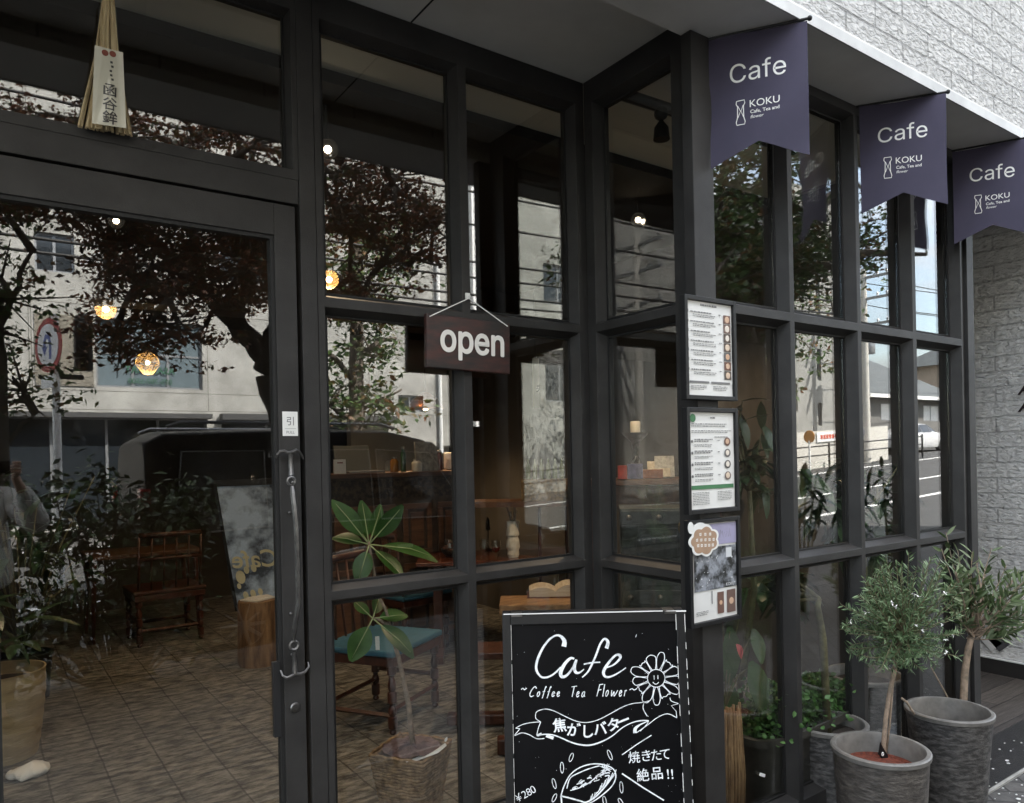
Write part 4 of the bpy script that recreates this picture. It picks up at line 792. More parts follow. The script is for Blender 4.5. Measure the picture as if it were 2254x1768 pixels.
mb = MB(); mb.tube(sp, [.0125, .011, .0095, .009, .008, .0075, .006, .005], 10); mb.tube([L2(520, 420), L2(490, 300), L2(455, 235), L6(425, 1060), L6(410, 960), L6(385, 830), L6(380, 790)], [.0075, .007, .0065, .0065, .006, .006, .005], 8); mb.build('stem', M_STEM, t, smooth=True)
lf_ = MB(); rb = MB()
def bigleaf(b_, tip, W, droop=.1, face=(0, -.6, .8)):
    b_ = Vector(b_); tip = Vector(tip); d = tip-b_; Ln = d.length; d.normalize(); up = Vector(face); pet = b_+d*Ln*.22
    lf_.leaf(pet, d, up, Ln*.8, W*1.3, droop, .22, 9); rb.tube([b_, pet, pet+d*Ln*.4+up*.001, pet+d*Ln*.72-up*droop*.5*Ln*.8+up*.003], [.0035, .0028, .0018, .0006], 5)
u0 = L6(383, 812)
for (x, y, W, dr_, fc, dt) in ((118, 480, .075, .12, (-.2, -.8, .5), -.03), (330, 485, .06, .06, (0, -.9, .3), .04), (478, 515, .055, .1, (.2, -.8, .4), .07), (635, 528, .07, .1, (.3, -.8, .5), .02), (882, 862, .085, .22, (.1, -.5, .9), -.05), (115, 745, .075, .15, (-.1, -.5, .9), -.02), (640, 1042, .085, .1, (.4, -.85, .4), -.09), (300, 1090, .07, .15, (-.3, -.8, .4), -.1), (250, 600, .05, .1, (-.2, -.7, .7), .08)): bigleaf(u0, L6(x, y, dt), W, dr_, fc)
u1 = L2(398, 368, -.03)
for (x, y, W, dr_, fc, dt) in ((238, 672, .085, .1, (-.4, -.85, .3), -.08), (704, 620, .085, .16, (.3, -.8, .5), -.08), (648, 335, .065, .12, (0, -.6, .8), .03), (262, 238, .04, .1, (-.3, -.7, .5), .06), (450, 195, .05, .08, (0, -.9, .2), .08)): bigleaf(u1, L2(x, y, dt), W, dr_, fc)
lf_.build('foliage', M_LEAF_RUB, t, smooth=True); rb.build('leaf_rib', mat('pale leaf rib', (.36, .42, .2), .5), t, smooth=True)

# chair with blue seat and turned legs
def turned(m, a, b, r):
    a, b = Vector(a), Vector(b); ax = (b-a).normalized().to_track_quat('Z', 'Y').to_matrix(); L = (b-a).length
    pr = [(.45, 0), (.62, .01), (.8, .03), (.7, .05), (.55, .065), (1, .09), (1, .24), (.6, .25), (.85, .28), (.95, .33), (.7, .38), (.5, .4), (.7, .41), (.5, .42), (1, .44), (1, .58), (.55, .59), (.8, .62), (.95, .68), (.7, .74), (.5, .78), (.7, .79), (.5, .8), (1, .83), (1, 1)]
    m.lathe(a, [(q*r, z*L) for q, z in pr], 12, ax)
f1 = onZ(865, 1617, .0); f2 = onZ(958, 1556, .0); vv = (f2-f1); vv.z = 0; side = Vector((-vv.y, vv.x, 0)).normalized(); f3 = f1+side*.42; f4 = f2+side*.42; Z45 = Vector((0, 0, .40))
t = thing('dining_chair', tuple((f1+f2+f3+f4)/4), 'turned leg wooden chair with blue cushioned seat beside the leafy basket plant', 'chair', 'wooden chairs inside the cafe')
for p in (f1, f2, f3, f4): mb = MB(); turned(mb, p, p+Z45, .026); mb.build('leg', M_WOODR, t, smooth='auto')
mb = MB()
for a, b, z in ((f1, f2, .13), (f1, f3, .1), (f3, f4, .13), (f2, f4, .2)): mb.tube([a+Vector((0, 0, z)), b+Vector((0, 0, z))], .014, 4)
mb.build('stretcher', M_WOODR, t)
mb = MB(); cc = (f1+f2+f3+f4)/4; rz_ = math.atan2(vv.y, vv.x); mb.box(cc+Vector((0, 0, .40)), (vv.length+.07, .49, .05), rz=rz_); mb.build('seat_frame', M_WOODR, t, bevel=.006)
mb = MB(); mb.box(cc+Vector((0, 0, .445)), (vv.length+.09, .5, .035), rz=rz_); mb.build('seat', mat('blue green seat cloth', (.035, .13, .2), .8, var=.25, vscale=12, bump=.2, bscale=200), t, bevel=.012)
mb = MB()
for k in range(6): p = f3.lerp(f4, k/5); mb.tube([p+Vector((0, 0, .4)), p+side*.07+Vector((0, 0, .92))], .011 if k in (0, 5) else .008, 8)
mb.tube([f3+side*.07+Vector((0, 0, .92)), f4+side*.07+Vector((0, 0, .92))], .022, 8); mb.tube([f3+side*.045+Vector((0, 0, .72)), f4+side*.045+Vector((0, 0, .72))], .014, 8); mb.build('backrest', M_WOODR, t, smooth=True)
t2 = copy_tree(t); t2.location = onZ(345*K*1.0, 1400*K, 0)+Vector((.15, .7, 0)); t2.rotation_euler = (0, 0, R(150)); 
for ch in t2.children:
    if ch.name.split('.')[0] == 'seat': ch.data = ch.data.copy(); ch.data.materials[0] = M_WOODR
t2['label'] = 'turned leg wooden chair deep inside the door opening, by the dark plant'
t3 = copy_tree(t); t3.location = (2.75, 3.0, 0); t3.rotation_euler = (0, 0, R(70)); t3['label'] = 'turned leg wooden chair at the red brown table with glasses'
mb = MB(); mb.prism([L2(415, 500, .3)+Vector((0, 0, 0)), L2(445, 497, .3), L2(448, 597, .3), L2(420, 597, .3)], (0, .002, 0)); o = mb.build('paper_slip', M_PAPER); tag(o, 'white paper slip hanging under the blue chair seat', 'slip')

# table with glasses, wrapped cutlery
tc_ = onZ(1160, 1228, .75); tx, ty = tc_.x, tc_.y
t = thing('dining_table', (tx, ty, 0), 'red brown wooden table with glasses and wrapped cutlery bottle', 'table'); RZ = -R(32)
mb = MB(); mb.box((tx-.05, ty+.28, .735), (1.25, .66, .03), rz=RZ); mb.build('table_top', mat('polished red brown wood', (.15, .045, .025), .22, col2=(.07, .022, .012), vscale=4, mapscale=(1, 8, 8)), t, bevel=.006)
for s in (-1, 1):
    q = Vector((tx-.05, ty+.28, 0))+Matrix.Rotation(RZ, 3, 'Z') @ Vector((.48*s, 0, 0)); mb = MB(); mb.box(q+Vector((0, 0, .37)), (.07, .09, .7), rz=RZ); mb.box(q+Vector((0, 0, .03)), (.08, .58, .06), rz=RZ); mb.build('leg', M_WOODR, t, bevel=.006)
mb = MB(); fa, fb_ = onZ(985, 1600, 0), onZ(1110, 1597, 0); dd_ = (fb_-fa).normalized(); mb.box((fa+fb_)/2+dd_*.1+Vector((0, 0, .045)), ((fb_-fa).length+.2, .07, .06), rz=math.atan2(dd_.y, dd_.x)); mb.box(onZ(1095, 1660, 0)+dd_*.12+Vector((0, 0, .045)), (.24, .07, .08), rz=math.atan2(dd_.y, dd_.x)); 
o = thing('trestle_bench', tuple((fa+fb_)/2+dd_*.3), 'low red brown wooden bench foot on the slate floor behind the chalkboard', 'bench'); mb.build('foot_rail', M_WOODR, o, bevel=.008)
mb = MB(); mb.box((fa+fb_)/2+dd_*.35+Vector((0, .1, .4)), (.7, .26, .04), rz=math.atan2(dd_.y, dd_.x)); mb.build('seat', M_WOODR, o, bevel=.006); mb = MB(); mb.box((fa+fb_)/2+dd_*.45+Vector((0, .1, .22)), (.05, .2, .32), rz=math.atan2(dd_.y, dd_.x)); mb.build('leg', M_WOODR, o)
def lath(name, px, py, z, prof, m, label, cat, group=None, n=20): p = onZ(px, py, z); mbq = MB(); mbq.lathe(p, prof, n); o = mbq.build(name, m, smooth='auto'); return tag(o, label, cat, group), p
tz = .752
q = onZ(1130, 1226, tz); t = thing('cutlery_bottle', tuple(q), 'bottle wrapped in crumpled cream paper holding metal cutlery', 'bottle')
mb = MB(); pr = [(.042, 0), (.046, .02), (.044, .05), (.05, .075), (.047, .12), (.04, .15), (.05, .165), (.046, .2), (.043, .25), (.048, .27)]; mb.lathe(q, pr, 14)
mb.v = [tuple(Vector(p)+Vector((.006*mnoise.noise(Vector(p)*28), .006*mnoise.noise(Vector(p)*31), .006*mnoise.noise(Vector(p)*20)))) for p in mb.v]; mb.build('paper_wrap', mat('cream crumpled paper', (.8, .77, .68), .8, var=.15, vscale=10), t)
mb = MB()
for dx, dy, l in ((-.04, 0, .12), (.03, .01, .13), (.0, .02, .09), (.015, -.02, .1)): mb.tube([q+Vector((dx*.3, dy, .25)), q+Vector((dx*.8, dy, .25+l*.6)), q+Vector((dx*1.2, dy*1.4, .25+l))], [.004, .005, .007], 6)
mb.build('cutlery', M_STEEL, t)
GP = [(.03, 0), (.034, .005), (.006, .012), (.006, .05), (.03, .075), (.037, .11), (.034, .15), (.032, .15), (.034, .11), (.027, .078), (.002, .06)]
for px, py, lb in ((1092, 1236, 'clear stemmed glass holding dark red drink on the table'), (1066, 1232, 'clear water glass beside the red drink on the table'), (990, 1232, 'clear glass jar near the chair end of the table')):
    o, p = lath('drinking_glass', px, py, tz, GP, M_GLASSWARE, lb, 'glass', 'glasses on the table')
    if px == 1092: mbq = MB(); mbq.lathe(p, [(.003, .062), (.026, .08), (.031, .1), (.0005, .1)], 16); mbq.build('red_drink', mat('dark red drink', (.16, .012, .01), .1), o)
o, p = lath('table_lamp', 1075, 1212, tz, [(.03, 0), (.03, .01), (.006, .02), (.005, .16), (.02, .17), (.014, .24), (.003, .27)], M_BLACK, 'slim black lamp stem standing behind the glasses', 'lamp')
mb = MB(); q = onZ(995, 1225, tz)
for k in range(26): d = Vector(rng.normal(size=3)); d.z = abs(d.z); d.normalize(); mb.leaf(q+Vector((0, 0, .06))+d*.03, d, (0, 0, 1), .05, .032, n=3)
tt_ = thing('flower_bowl', tuple(q), 'dark bowl of dried flowers at the left end of the table', 'bowl'); mb.build('dried_flower', mat('dusty red dried petals', (.2, .09, .07), .8, island=[(.08, .04, .03), (.3, .14, .1), (.2, .15, .1)]), tt_); mb = MB(); mb.lathe(q, [(.04, 0), (.075, .03), (.085, .06), (.08, .06), (.06, .03)], 18); mb.build('bowl', M_BLACK, tt_, smooth=True)
o, p = lath('white_dish', 1268, 1228, tz, [(.02, 0), (.06, .012), (.07, .03), (.067, .03), (.05, .014), (.002, .008)], M_PAPER, 'small white dish at the far end of the red brown table', 'dish')
# stool with book
q = onZ(1215, 1330, .60); t = thing('wooden_stool', (q.x, q.y, 0), 'chunky pale wooden stool behind the chalkboard', 'stool'); mb = MB(); mb.box((q.x+.04, q.y+.16, .57), (.52, .32, .06), rz=-R(36)); mb.build('seat', M_WOODL, t, bevel=.006)
for a, b in ((-.2, -.1), (.2, -.1), (-.2, .1), (.2, .1)): c = Vector((q.x+.04, q.y+.16, .27))+Matrix.Rotation(-R(36), 3, 'Z') @ Vector((a, b, 0)); mb = MB(); mb.box(c, (.05, .05, .54), rz=-R(36)); mb.build('leg', M_WOODL, t, bevel=.003)
bq = onZ(1232, 1318, .605)+Vector((.02, .06, 0)); t = thing('open_book', tuple(bq), 'thick open book with cream pages lying on the wooden stool', 'book')
ub, vb = Matrix.Rotation(-R(36), 3, 'Z') @ Vector((1, 0, 0)), Matrix.Rotation(-R(36), 3, 'Z') @ Vector((0, 1, 0))
for s, h0 in ((-1, .05), (1, .065)):
    poly = []; n = 10
    for k in range(n+1): x = .17*k/n; poly.append(bq+ub*(s*x)+Vector((0, 0, .012+h0*math.sin(math.pi*min(1, x/.17*.8+.08))**.6)))
    poly += [bq+ub*(s*.17)+Vector((0, 0, .002)), bq+Vector((0, 0, .002))]; mb = MB(); mb.prism(poly, vb*.2); mb.build('pages', mat('cream book pages', (.62, .54, .42), .8, col2=(.45, .37, .27), vscale=6, mapscale=(1, 1, 40)), t)
mb = MB(); mb.box(bq+vb*.1, (.37, .22, .004), rz=-R(36)); mb.build('cover', mat('dark red cover', (.12, .03, .02), .5), t)
for k, (nm, cl) in enumerate((('dark', (.05, .03, .02)), ('tan', (.3, .19, .09)))):
    mb = MB(); mb.box(bq+Vector((.0, .09, -.026-.0*k))-ub*(.0)+Vector((0, 0, .0))+vb*.02+ub*(.3*k-.3)+Vector((0, 0, .04)), (.24, .17, .045), rz=-R(36+8*k)) if False else None
# wooden sideboard with laptop
sY = 2.9; a, b = onY(715, 1045, sY), onY(1030, 1050, sY); zc = a.z
t = thing('wooden_sideboard', ((a.x+b.x)/2, sY, 0), 'tall dark wooden counter with carved frieze and panelled front', 'counter'); x0, x1 = a.x-.03, b.x
mb = MB(); mb.span((x0-.03, sY-.03, zc-.035), (x1+.03, sY+.5, zc)); mb.build('counter_top', M_WOOD, t, bevel=.004)
mb = MB(); mb.span((x0, sY+.02, 0), (x1, sY+.46, zc-.036)); mb.build('carcass', M_WOODD, t)
mb = MB(); mb.span((x0+.02, sY, zc-.2), (x1-.02, sY+.019, zc-.05)); mb.build('carved_frieze', mat('carved frieze', (.06, .038, .022), .65, col2=(.014, .009, .006), vscale=24, bump=1, bscale=38, thr=(.45, .55)), t)
nP = 4
for k in range(nP):
    p0, p1 = x0+(x1-x0)*k/nP+.03, x0+(x1-x0)*(k+1)/nP-.03
    for z0, z1 in ((zc-.66, zc-.25), (.1, zc-.72)):
        mb = MB(); mb.span((p0, sY+.002, z0), (p1, sY+.018, z0+.045)); mb.span((p0, sY+.002, z1-.045), (p1, sY+.018, z1)); mb.span((p0, sY+.002, z0+.045), (p0+.045, sY+.018, z1-.045)); mb.span((p1-.045, sY+.002, z0+.045), (p1, sY+.018, z1-.045)); mb.span((p0+.07, sY+.008, z0+.07), (p1-.07, sY+.019, z1-.07)); mb.build('door_panel', M_WOOD, t, bevel=.004)
for x0_, x1_, y0_, y1_, nm, lb, tilt in ((735, 762, 1012, 1045, 'card_stand', 'small white card stand on the counter beside the post', 0),):
    a, b = onY(x0_, y0_, sY+.06), onY(x1_, y1_, sY+.06); mb = MB(); mb.span((a.x, sY+.06, zc+.001), (b.x, sY+.075, a.z)); o = mb.build(nm, M_PAPER, bevel=.002); tag(o, lb, 'card stand'); o.rotation_euler = (0, 0, 0)
    mb = MB(); mb.box(((a.x+b.x)/2, sY+.058, a.z-.025), (.045, .002, .008)); mb.build('card_print', mat('red print', (.2, .02, .02), .6), o)
a, b = onY(758, 994, sY+.25), onY(833, 1040, sY+.1); t = thing('laptop', (a.x+.1, sY+.2, zc), 'open grey laptop on the dark wooden counter', 'laptop')
mb = MB(); mb.box(((a.x+b.x)/2, sY+.17, zc+.010), (.3, .21, .016)); mb.build('keyboard_base', M_ALU, t, bevel=.004); mb = MB(); mb.box(((a.x+b.x)/2-.02, sY+.3, zc+.115), (.3, .008, .21), ax=Matrix.Rotation(R(-14), 3, 'X')); mb.build('screen', mat('dim laptop screen', (.12, .125, .12), .3), t, bevel=.004)
a = onY(945, 1025, sY+.1); mb = MB(); mb.box((a.x, sY+.15, zc+.12), (.2, .02, .24), ax=Matrix.Rotation(R(-8), 3, 'X')); o = mb.build('menu_card', mat('grey menu card', (.3, .3, .28), .6, col2=(.14, .14, .13), vscale=30), bevel=.002); tag(o, 'grey upright menu card on the counter near the mullion', 'card')
for px, s in ((852, 1.), (990, 1.2)):
    q = onY(px, 1040, sY+.08); q.z = zc; mb = MB(); mb.lathe(q, [(.022*s, 0), (.03*s, .02), (.02*s, .06), (.012*s, .08), (.02*s, .09)], 14); o = mb.build('glass_vase', M_GLASSWARE, smooth=True); tag(o, 'small clear glass vase %s on the dark wooden counter' % ('beside the laptop' if s == 1. else 'beside the mullion'), 'vase')
q = onY(1000, 1020, sY+.2); mb = MB(); mb.box((q.x, sY+.2, zc+.08), (.16, .1, .14), rz=.3); o = mb.build('paper_bag', M_PAPER, bevel=.01); tag(o, 'crumpled white paper bag at the mullion end of the counter', 'bag')

for px, rr, hh, cl_, lb in ((868, .035, .12, (.25, .12, .03), 'amber storage jar on the dark counter behind the plant'), (888, .022, .2, (.03, .08, .04), 'slim green bottle on the dark counter right of the laptop'), (918, .045, .1, (.6, .58, .52), 'white canister on the dark counter near the menu card'), (968, .025, .17, (.14, .05, .03), 'brown bottle on the dark counter close to the mullion')):
    q = onY(px, 1040, sY+.16); q.z = zc; t = thing('storage_jar', tuple(q), lb, 'jar', 'jars and bottles on the counter'); mb = MB(); mb.lathe(q, [(rr*.95, 0), (rr, .01), (rr, hh*.7), (rr*.6, hh*.85), (rr*.55, hh*.9)], 16); mb.build('body', mat('jar '+lb[:10], cl_, .15), t, smooth='auto'); mb = MB(); mb.lathe(q+Vector((0, 0, hh*.9)), [(rr*.62, 0), (rr*.62, hh*.09), (rr*.5, hh*.1)], 14); mb.build('lid', M_STEEL, t, smooth='auto')
# hanging notice panel
a, b = onY(1173, 788, 3.0), onY(1247, 900, 3.0); t = thing('hanging_notice', ((a.x+b.x)/2, 3.0, b.z), 'pale hanging notice panel with black characters inside the cafe', 'notice')
mb = MB(); mb.span((a.x, 3.0, b.z), (b.x, 3.012, a.z)); mb.build('panel', mat('pale panel', (.6, .6, .52), .7, var=.08, vscale=5), t)
q = onY(1180, 862, 2.995); mb = MB(); mb.text('央中!', q, (1, 0, 0), (0, 0, 1), .075, 'L', .001, bold=.02); mb.build('lettering', M_INK, t)
mb = MB(); mb.tube([(a.x+.03, 3.006, a.z), (a.x+.03, 3.006, 3.07)], .003, 6); mb.tube([(b.x-.03, 3.006, a.z), (b.x-.03, 3.006, 3.07)], .003, 6); mb.build('cord', M_BLACK, t)
mb = MB(); q = onY(1336, 838, 4.595); mb.text('ッピーバース', q, (1, 0, 0), (0, 0, 1), .15, 'L', .002, fit=.62); mb.build('wall_lettering', mat('pale wall lettering', (.5, .48, .42), .8), pw_)
# track rail with spot heads
a, b = at(1365, 205, 3.4), at(1490, 246, 3.4); a.z = b.z = 2.98
b = onZ(1365, 206, 2.98); a2 = onZ(1500, 250, 2.98); dv = (a2-b)
t = thing('ceiling_track', tuple(b), 'black lighting track on the cafe ceiling with small spot heads', 'track light')
mb = MB(); mb.tube([b, b+dv*1.0, b+dv*3.2], .026, 8); mb.build('rail', M_BLACK, t, smooth='auto')
q = onZ(1455, 250, 2.93); mb = MB(); mb.ball(q, .03); mb.lathe(q+Vector((0, 0, -.11)), [(.035, 0), (.03, .05), (.008, .08), (.006, .1)], 14); mb.build('spot_head', M_BLACK, t, smooth='auto')

def glow_mat(name, col, k):
    m = bpy.data.materials.new(name); m.use_nodes = True; n = m.node_tree; n.nodes.clear(); o = n.nodes.new('ShaderNodeOutputMaterial'); ms = n.nodes.new('ShaderNodeMixShader'); ms.inputs[0].default_value = k
    a = n.nodes.new('ShaderNodeBsdfTransparent'); b = n.nodes.new('ShaderNodeBsdfTranslucent'); b.inputs[0].default_value = (*col, 1); n.links.new(a.outputs[0], ms.inputs[1]); n.links.new(b.outputs[0], ms.inputs[2]); n.links.new(ms.outputs[0], o.inputs[0]); return m
M_GLOW = glow_mat('thin frosted amber glass', (1, .74, .42), .3)
# lamps that are lit
def pendant(px, py, tt, r, label, kind):
    p = at(px, py, tt); t = thing('pendant_lamp', tuple(p), label, 'lamp', 'lit lamps hanging inside the cafe')
    mb = MB(); mb.tube([p+Vector((0, 0, r*.9)), (p.x, p.y, 3.07)], .003, 6); mb.build('cord', M_BLACK, t)
    mb = MB(); mb.ball(p, .017 if kind == 'poly' else .022, 12); mb.build('bulb', M_BULB, t, smooth=True)
    mb = MB(); mb.lathe(p+Vector((0, 0, .03)), [(.016, 0), (.018, .02), (.014, .05), (.004, .06)], 12); mb.build('socket', mat('brass socket', (.3, .2, .08), .35, .9), t, smooth='auto')
    if kind == 'poly':
        mb = MB(); pr = [(r*.35, -r), (r, -r*.15), (r*.8, r*.55), (r*.2, r)]; vs = []
        for rr, z in pr: vs += [p+Vector((rr*math.cos(2*math.pi*k/6), rr*math.sin(2*math.pi*k/6), z)) for k in range(6)]
        mb.add(vs, [(i*6+k, i*6+(k+1) % 6, (i+1)*6+(k+1) % 6, (i+1)*6+k) for i in range(3) for k in range(6)]+[tuple(range(5, -1, -1))]); mb.build('glass_shade', M_GLOW, t)
        mb = MB()
        for i in range(3):
            for k in range(6): mb.tube([vs[i*6+k], vs[(i+1)*6+k]], .0022, 4)
        for i in range(4):
            for k in range(6): mb.tube([vs[i*6+k], vs[i*6+(k+1) % 6]], .0022, 4)
        mb.build('shade_frame', M_BULB if False else mat('brass wire', (.45, .32, .14), .3, .9), t)
    elif kind == 'bare':
        mb = MB(); mb.ball(p, .07, 20); mb.build('halo_globe', M_GLOW, t, smooth=True)  # globe added round the bare bulb to give it a warm halo
    elif kind == 'dome':
        mb = MB(); mb.lathe(p+Vector((0, 0, -.01)), [(r, 0), (r*.96, .02), (r*.7, .09), (r*.25, .14), (r*.1, .15)], 20); mb.build('lamp_shade', mat('copper shade', (.4, .17, .08), .35, .85), t, smooth=True)
    pl = bpy.data.lights.new('lamp_glow', 'SPOT'); pl.energy = {'poly': 1.0, 'bare': 1.2 if px < 300 else 7, 'dome': 8}[kind]; pl.spot_size = R(150); pl.spot_blend = .6; pl.color = (1, .66, .36); pl.shadow_soft_size = .06; lo = bpy.data.objects.new('lamp_glow', pl); COL.objects.link(lo); lo.location = (0, 0, -.07); lo.parent = t
pendant(314*K, 772*K, 6.2, .095, 'faceted amber glass pendant lamp, larger of the two seen through the door', 'poly')
pendant(208*K, 839*K, 8.6, .09, 'faceted amber glass pendant lamp, smaller and lower of the two through the door', 'poly')
pendant(225*K, 658*K, 5.4, .1, 'bright bare pendant bulb above the faceted lamps', 'bare')
pendant(700*K, 595*K, 5.6, .11, 'bright bulb at the left edge of the first tall window', 'bare')
pendant(933*K, 568*K, 6.4, .1, 'small bright bulb beside the first mullion', 'bare')
pendant(905*K, 868*K, 6.6, .16, 'copper dome pendant lamp low behind the first window', 'dome')
def spot(px, py, z, label):
    p = onZ(px, py, z); t = thing('ceiling_spot', tuple(p), label, 'lamp', 'lit spot lamps on the cafe ceiling'); ax = Vector((CAM[0]-p.x, CAM[1]-p.y, (CAM[2]-p.z)*.9)).normalized().to_track_quat('Z', 'Y').to_matrix()
    mb = MB(); mb.lathe(p, [(.02, -.1), (.042, -.07), (.045, -.004), (.04, -.003), (.038, -.012)], 18, ax); mb.tube([p-ax @ Vector((0, 0, .08)), (p.x, p.y+.02, 3.07)], .008, 8); mb.build('spot_head', M_BLACK, t, smooth='auto')
    mb = MB(); mb.lathe(p, [(.014, -.009), (.015, -.005), (.001, -.003)], 18, ax); mb.build('lens', M_SPOT, t)
    pl = bpy.data.lights.new('lamp_glow', 'SPOT'); pl.energy = 16 if px > 1200 else 7; pl.color = (1, .72, .45); pl.spot_size = R(120); pl.spot_blend = .7; pl.shadow_soft_size = .04; lo = bpy.data.objects.new('lamp_glow', pl); COL.objects.link(lo); lo.location = (0, 0, -.16); lo.parent = t
spot(247*K, 470*K, 2.86, 'lit ceiling spot lamp above the door glass'); spot(697*K, 318*K, 2.82, 'lit ceiling spot lamp at the top left of the first window'); spot(1357*K, 468*K, 2.9, 'lit spot lamp seen through the narrow return window'); spot(160*K, 775*K, 2.75, 'tiny lit spot lamp left of the faceted lamps')

# bar counter, candle stand and studded cabinet seen through the return window
RB = -R(42); ubb = Vector((math.cos(RB), math.sin(RB), 0)); vbb = Vector((-math.sin(RB), math.cos(RB), 0)); ct = at(1430, 1055, 5.0)
t = thing('bar_counter', (ct.x, ct.y, 0), 'dark wooden bar counter carrying a candle stand', 'counter'); mb = MB(); mb.box(ct+vbb*.25-Vector((0, 0, .02)), (1.1, .5, .04), rz=RB); mb.build('counter_top', M_WOOD, t, bevel=.006)
for s in (-1, 1): mb = MB(); mb.box(ct+vbb*.25+ubb*.42*s-Vector((0, 0, ct.z/2+.02)), (.1, .4, ct.z-.04), rz=RB); mb.build('leg', M_WOODR, t, bevel=.004)
mb = MB(); mb.box(ct+vbb*.12-Vector((0, 0, .12)), (.9, .03, .14), rz=RB); mb.build('apron', M_WOOD, t)
q = at(1402, 1050, 5.02); q.z = ct.z; q += vbb*.1; hq = at(1400, 952, 5.05).z-q.z; t = thing('candle_stand', tuple(q), 'black twisted iron candle stand with a thick white candle', 'candle stand')
mb = MB(); mb.lathe(q, [(.05, 0), (.052, .012), (.02, .03), (.015, .06)], 18); mb.lathe(q, [(.014, hq*.5), (.02, hq*.62), (.03, hq*.8), (.085, hq*.96), (.09, hq), (.08, hq), (.03, hq*.93)], 20)
for k in range(4): mb.tube([q+Vector((.012*math.cos(g+k*1.57)*1.0+.018*math.sin(s*math.pi)*math.cos(g+k*1.57), .03*math.sin(s*math.pi)*math.sin(g+k*1.57), .055+s*(hq*.5-.05))) for s in np.linspace(0, 1, 10) for g in [s*3.0]], .0045, 6)
mb.build('stand', M_IRON, t, smooth='auto'); mb = MB(); mb.lathe(q+Vector((0, 0, hq)), [(.034, 0), (.035, .07), (.03, .078), (.002, .07)], 18); mb.build('candle', mat('ivory candle', (.7, .68, .6), .5, transl=.2), t, smooth='auto')
for px, py, w_, h_, c_, lb, tl in ((1462, 995, .13, .15, (.55, .55, .52), 'white tilted price card on the bar counter', 14), (1450, 1040, .15, .12, (.55, .5, .4), 'cream tilted leaflet lying before the price card', 30), (1398, 1040, .1, .1, (.12, .12, .25), 'violet box of tea beside the candle stand', 0), (1432, 1050, .16, .06, (.3, .1, .03), 'orange rack of small packets on the bar counter', 0), (1370, 1048, .06, .09, (.45, .06, .04), 'red packet left of the candle stand', 0)):
    p = at(px, py, 5.05); p.z = ct.z+h_/2+.004; mb = MB(); mb.box(p, (w_, .012 if tl else .07, h_), ax=Matrix.Rotation(RB, 3, 'Z') @ Matrix.Rotation(R(-tl), 3, 'X')); o = mb.build('counter_item' if False else ('price_card' if tl else 'tea_packet'), mat('item '+lb[:12], c_, .6, col2=tuple(x*.5 for x in c_), vscale=30), bevel=.002); tag(o, lb, 'card' if tl else 'packet')
cq = at(1450, 1120, 4.5); t = thing('studded_cabinet', (cq.x, cq.y, 0), 'grey green studded cabinet with ring pull behind the return window', 'cabinet'); ctop = cq.z; M_TEAL = mat('weathered grey green paint', (.085, .1, .095), .65, col2=(.03, .035, .033), vscale=16, bump=.25, bscale=50)
mb = MB(); mb.box((cq+vbb*.22)-Vector((0, 0, ctop/2)), (.46, .4, ctop), rz=RB); mb.build('carcass', M_TEAL, t, bevel=.004)
hd_ = ctop/2
for k, (z0, z1) in enumerate(((hd_+.01, ctop-.01), (.05, hd_-.01))):
    P2 = lambda a, z, n=0: cq+ubb*a+vbb*(.018-n)+Vector((0, 0, z-ctop))
    def b2(m, a0, a1, z0, z1, n0, n1): m.box(P2((a0+a1)/2, (z0+z1)/2, (n0+n1)/2), (abs(a1-a0), abs(n1-n0), abs(z1-z0)), rz=RB)
    mb = MB(); b2(mb, -.22, .22, z1-.085, z1, .0, .018); b2(mb, -.22, .22, z0, z0+.085, 0, .018); b2(mb, -.22, -.135, z0+.085, z1-.085, 0, .018); b2(mb, .135, .22, z0+.085, z1-.085, 0, .018); b2(mb, -.11, .11, z0+.11, z1-.11, -.004, .008); dd3 = mb.build('door', M_TEAL, t, bevel=.004)
    mb = MB()
    for a_ in (-.178, 0, .178):
        for z_ in (z0+.043, (z0+z1)/2, z1-.043):
            if a_ == 0 and abs(z_-(z0+z1)/2) < .01: continue
            mb.ball(P2(a_, z_, .019), .018, 10, (1, 1, 1))
    mb.build('stud', mat('pewter stud', (.16, .16, .15), .4, .7), dd3, smooth=True)
    mb = MB(); c9 = P2(.14, z1-.06, .04); ring(mb, c9-Vector((0, 0, .04)), .04, .005); mb.ball(c9, .012); mb.build('ring_handle', mat('aged brass', (.22, .17, .09), .4, .8), dd3, smooth=True)

# wicker hamper of bottles
q = at(1200, 1072, 5.6); t = thing('bottle_crate', tuple(q), 'woven crate of small bottles on the shelf behind the second window', 'crate'); mb = MB(); mb.box(q+Vector((0, 0, -.02)), (.34, .2, .16), rz=RB); mb.build('crate', mat('woven straw crate', (.22, .15, .07), .8, col2=(.06, .04, .02), vscale=40, bump=.6, bscale=60), t)
for k in range(6): p = q+ubb*(.05*(k-2.5))+Vector((0, 0, .06)); mb = MB(); mb.lathe(p, [(.018, 0), (.019, .09), (.007, .12), (.008, .15)], 10); mb.build('bottle', mat('bottle glass', ((.1, .12, .05), (.2, .1, .03))[k % 2], .1), t, smooth='auto')
mb = MB(); mb.box(q+Vector((0, .1, -.12)), (1.1, .4, .04), rz=RB); t = thing('wall_shelf', tuple(q-Vector((0, 0, q.z))), 'dark wooden rack on slender legs carrying the bottle crate', 'shelf'); mb.build('shelf_board', M_WOOD, t)
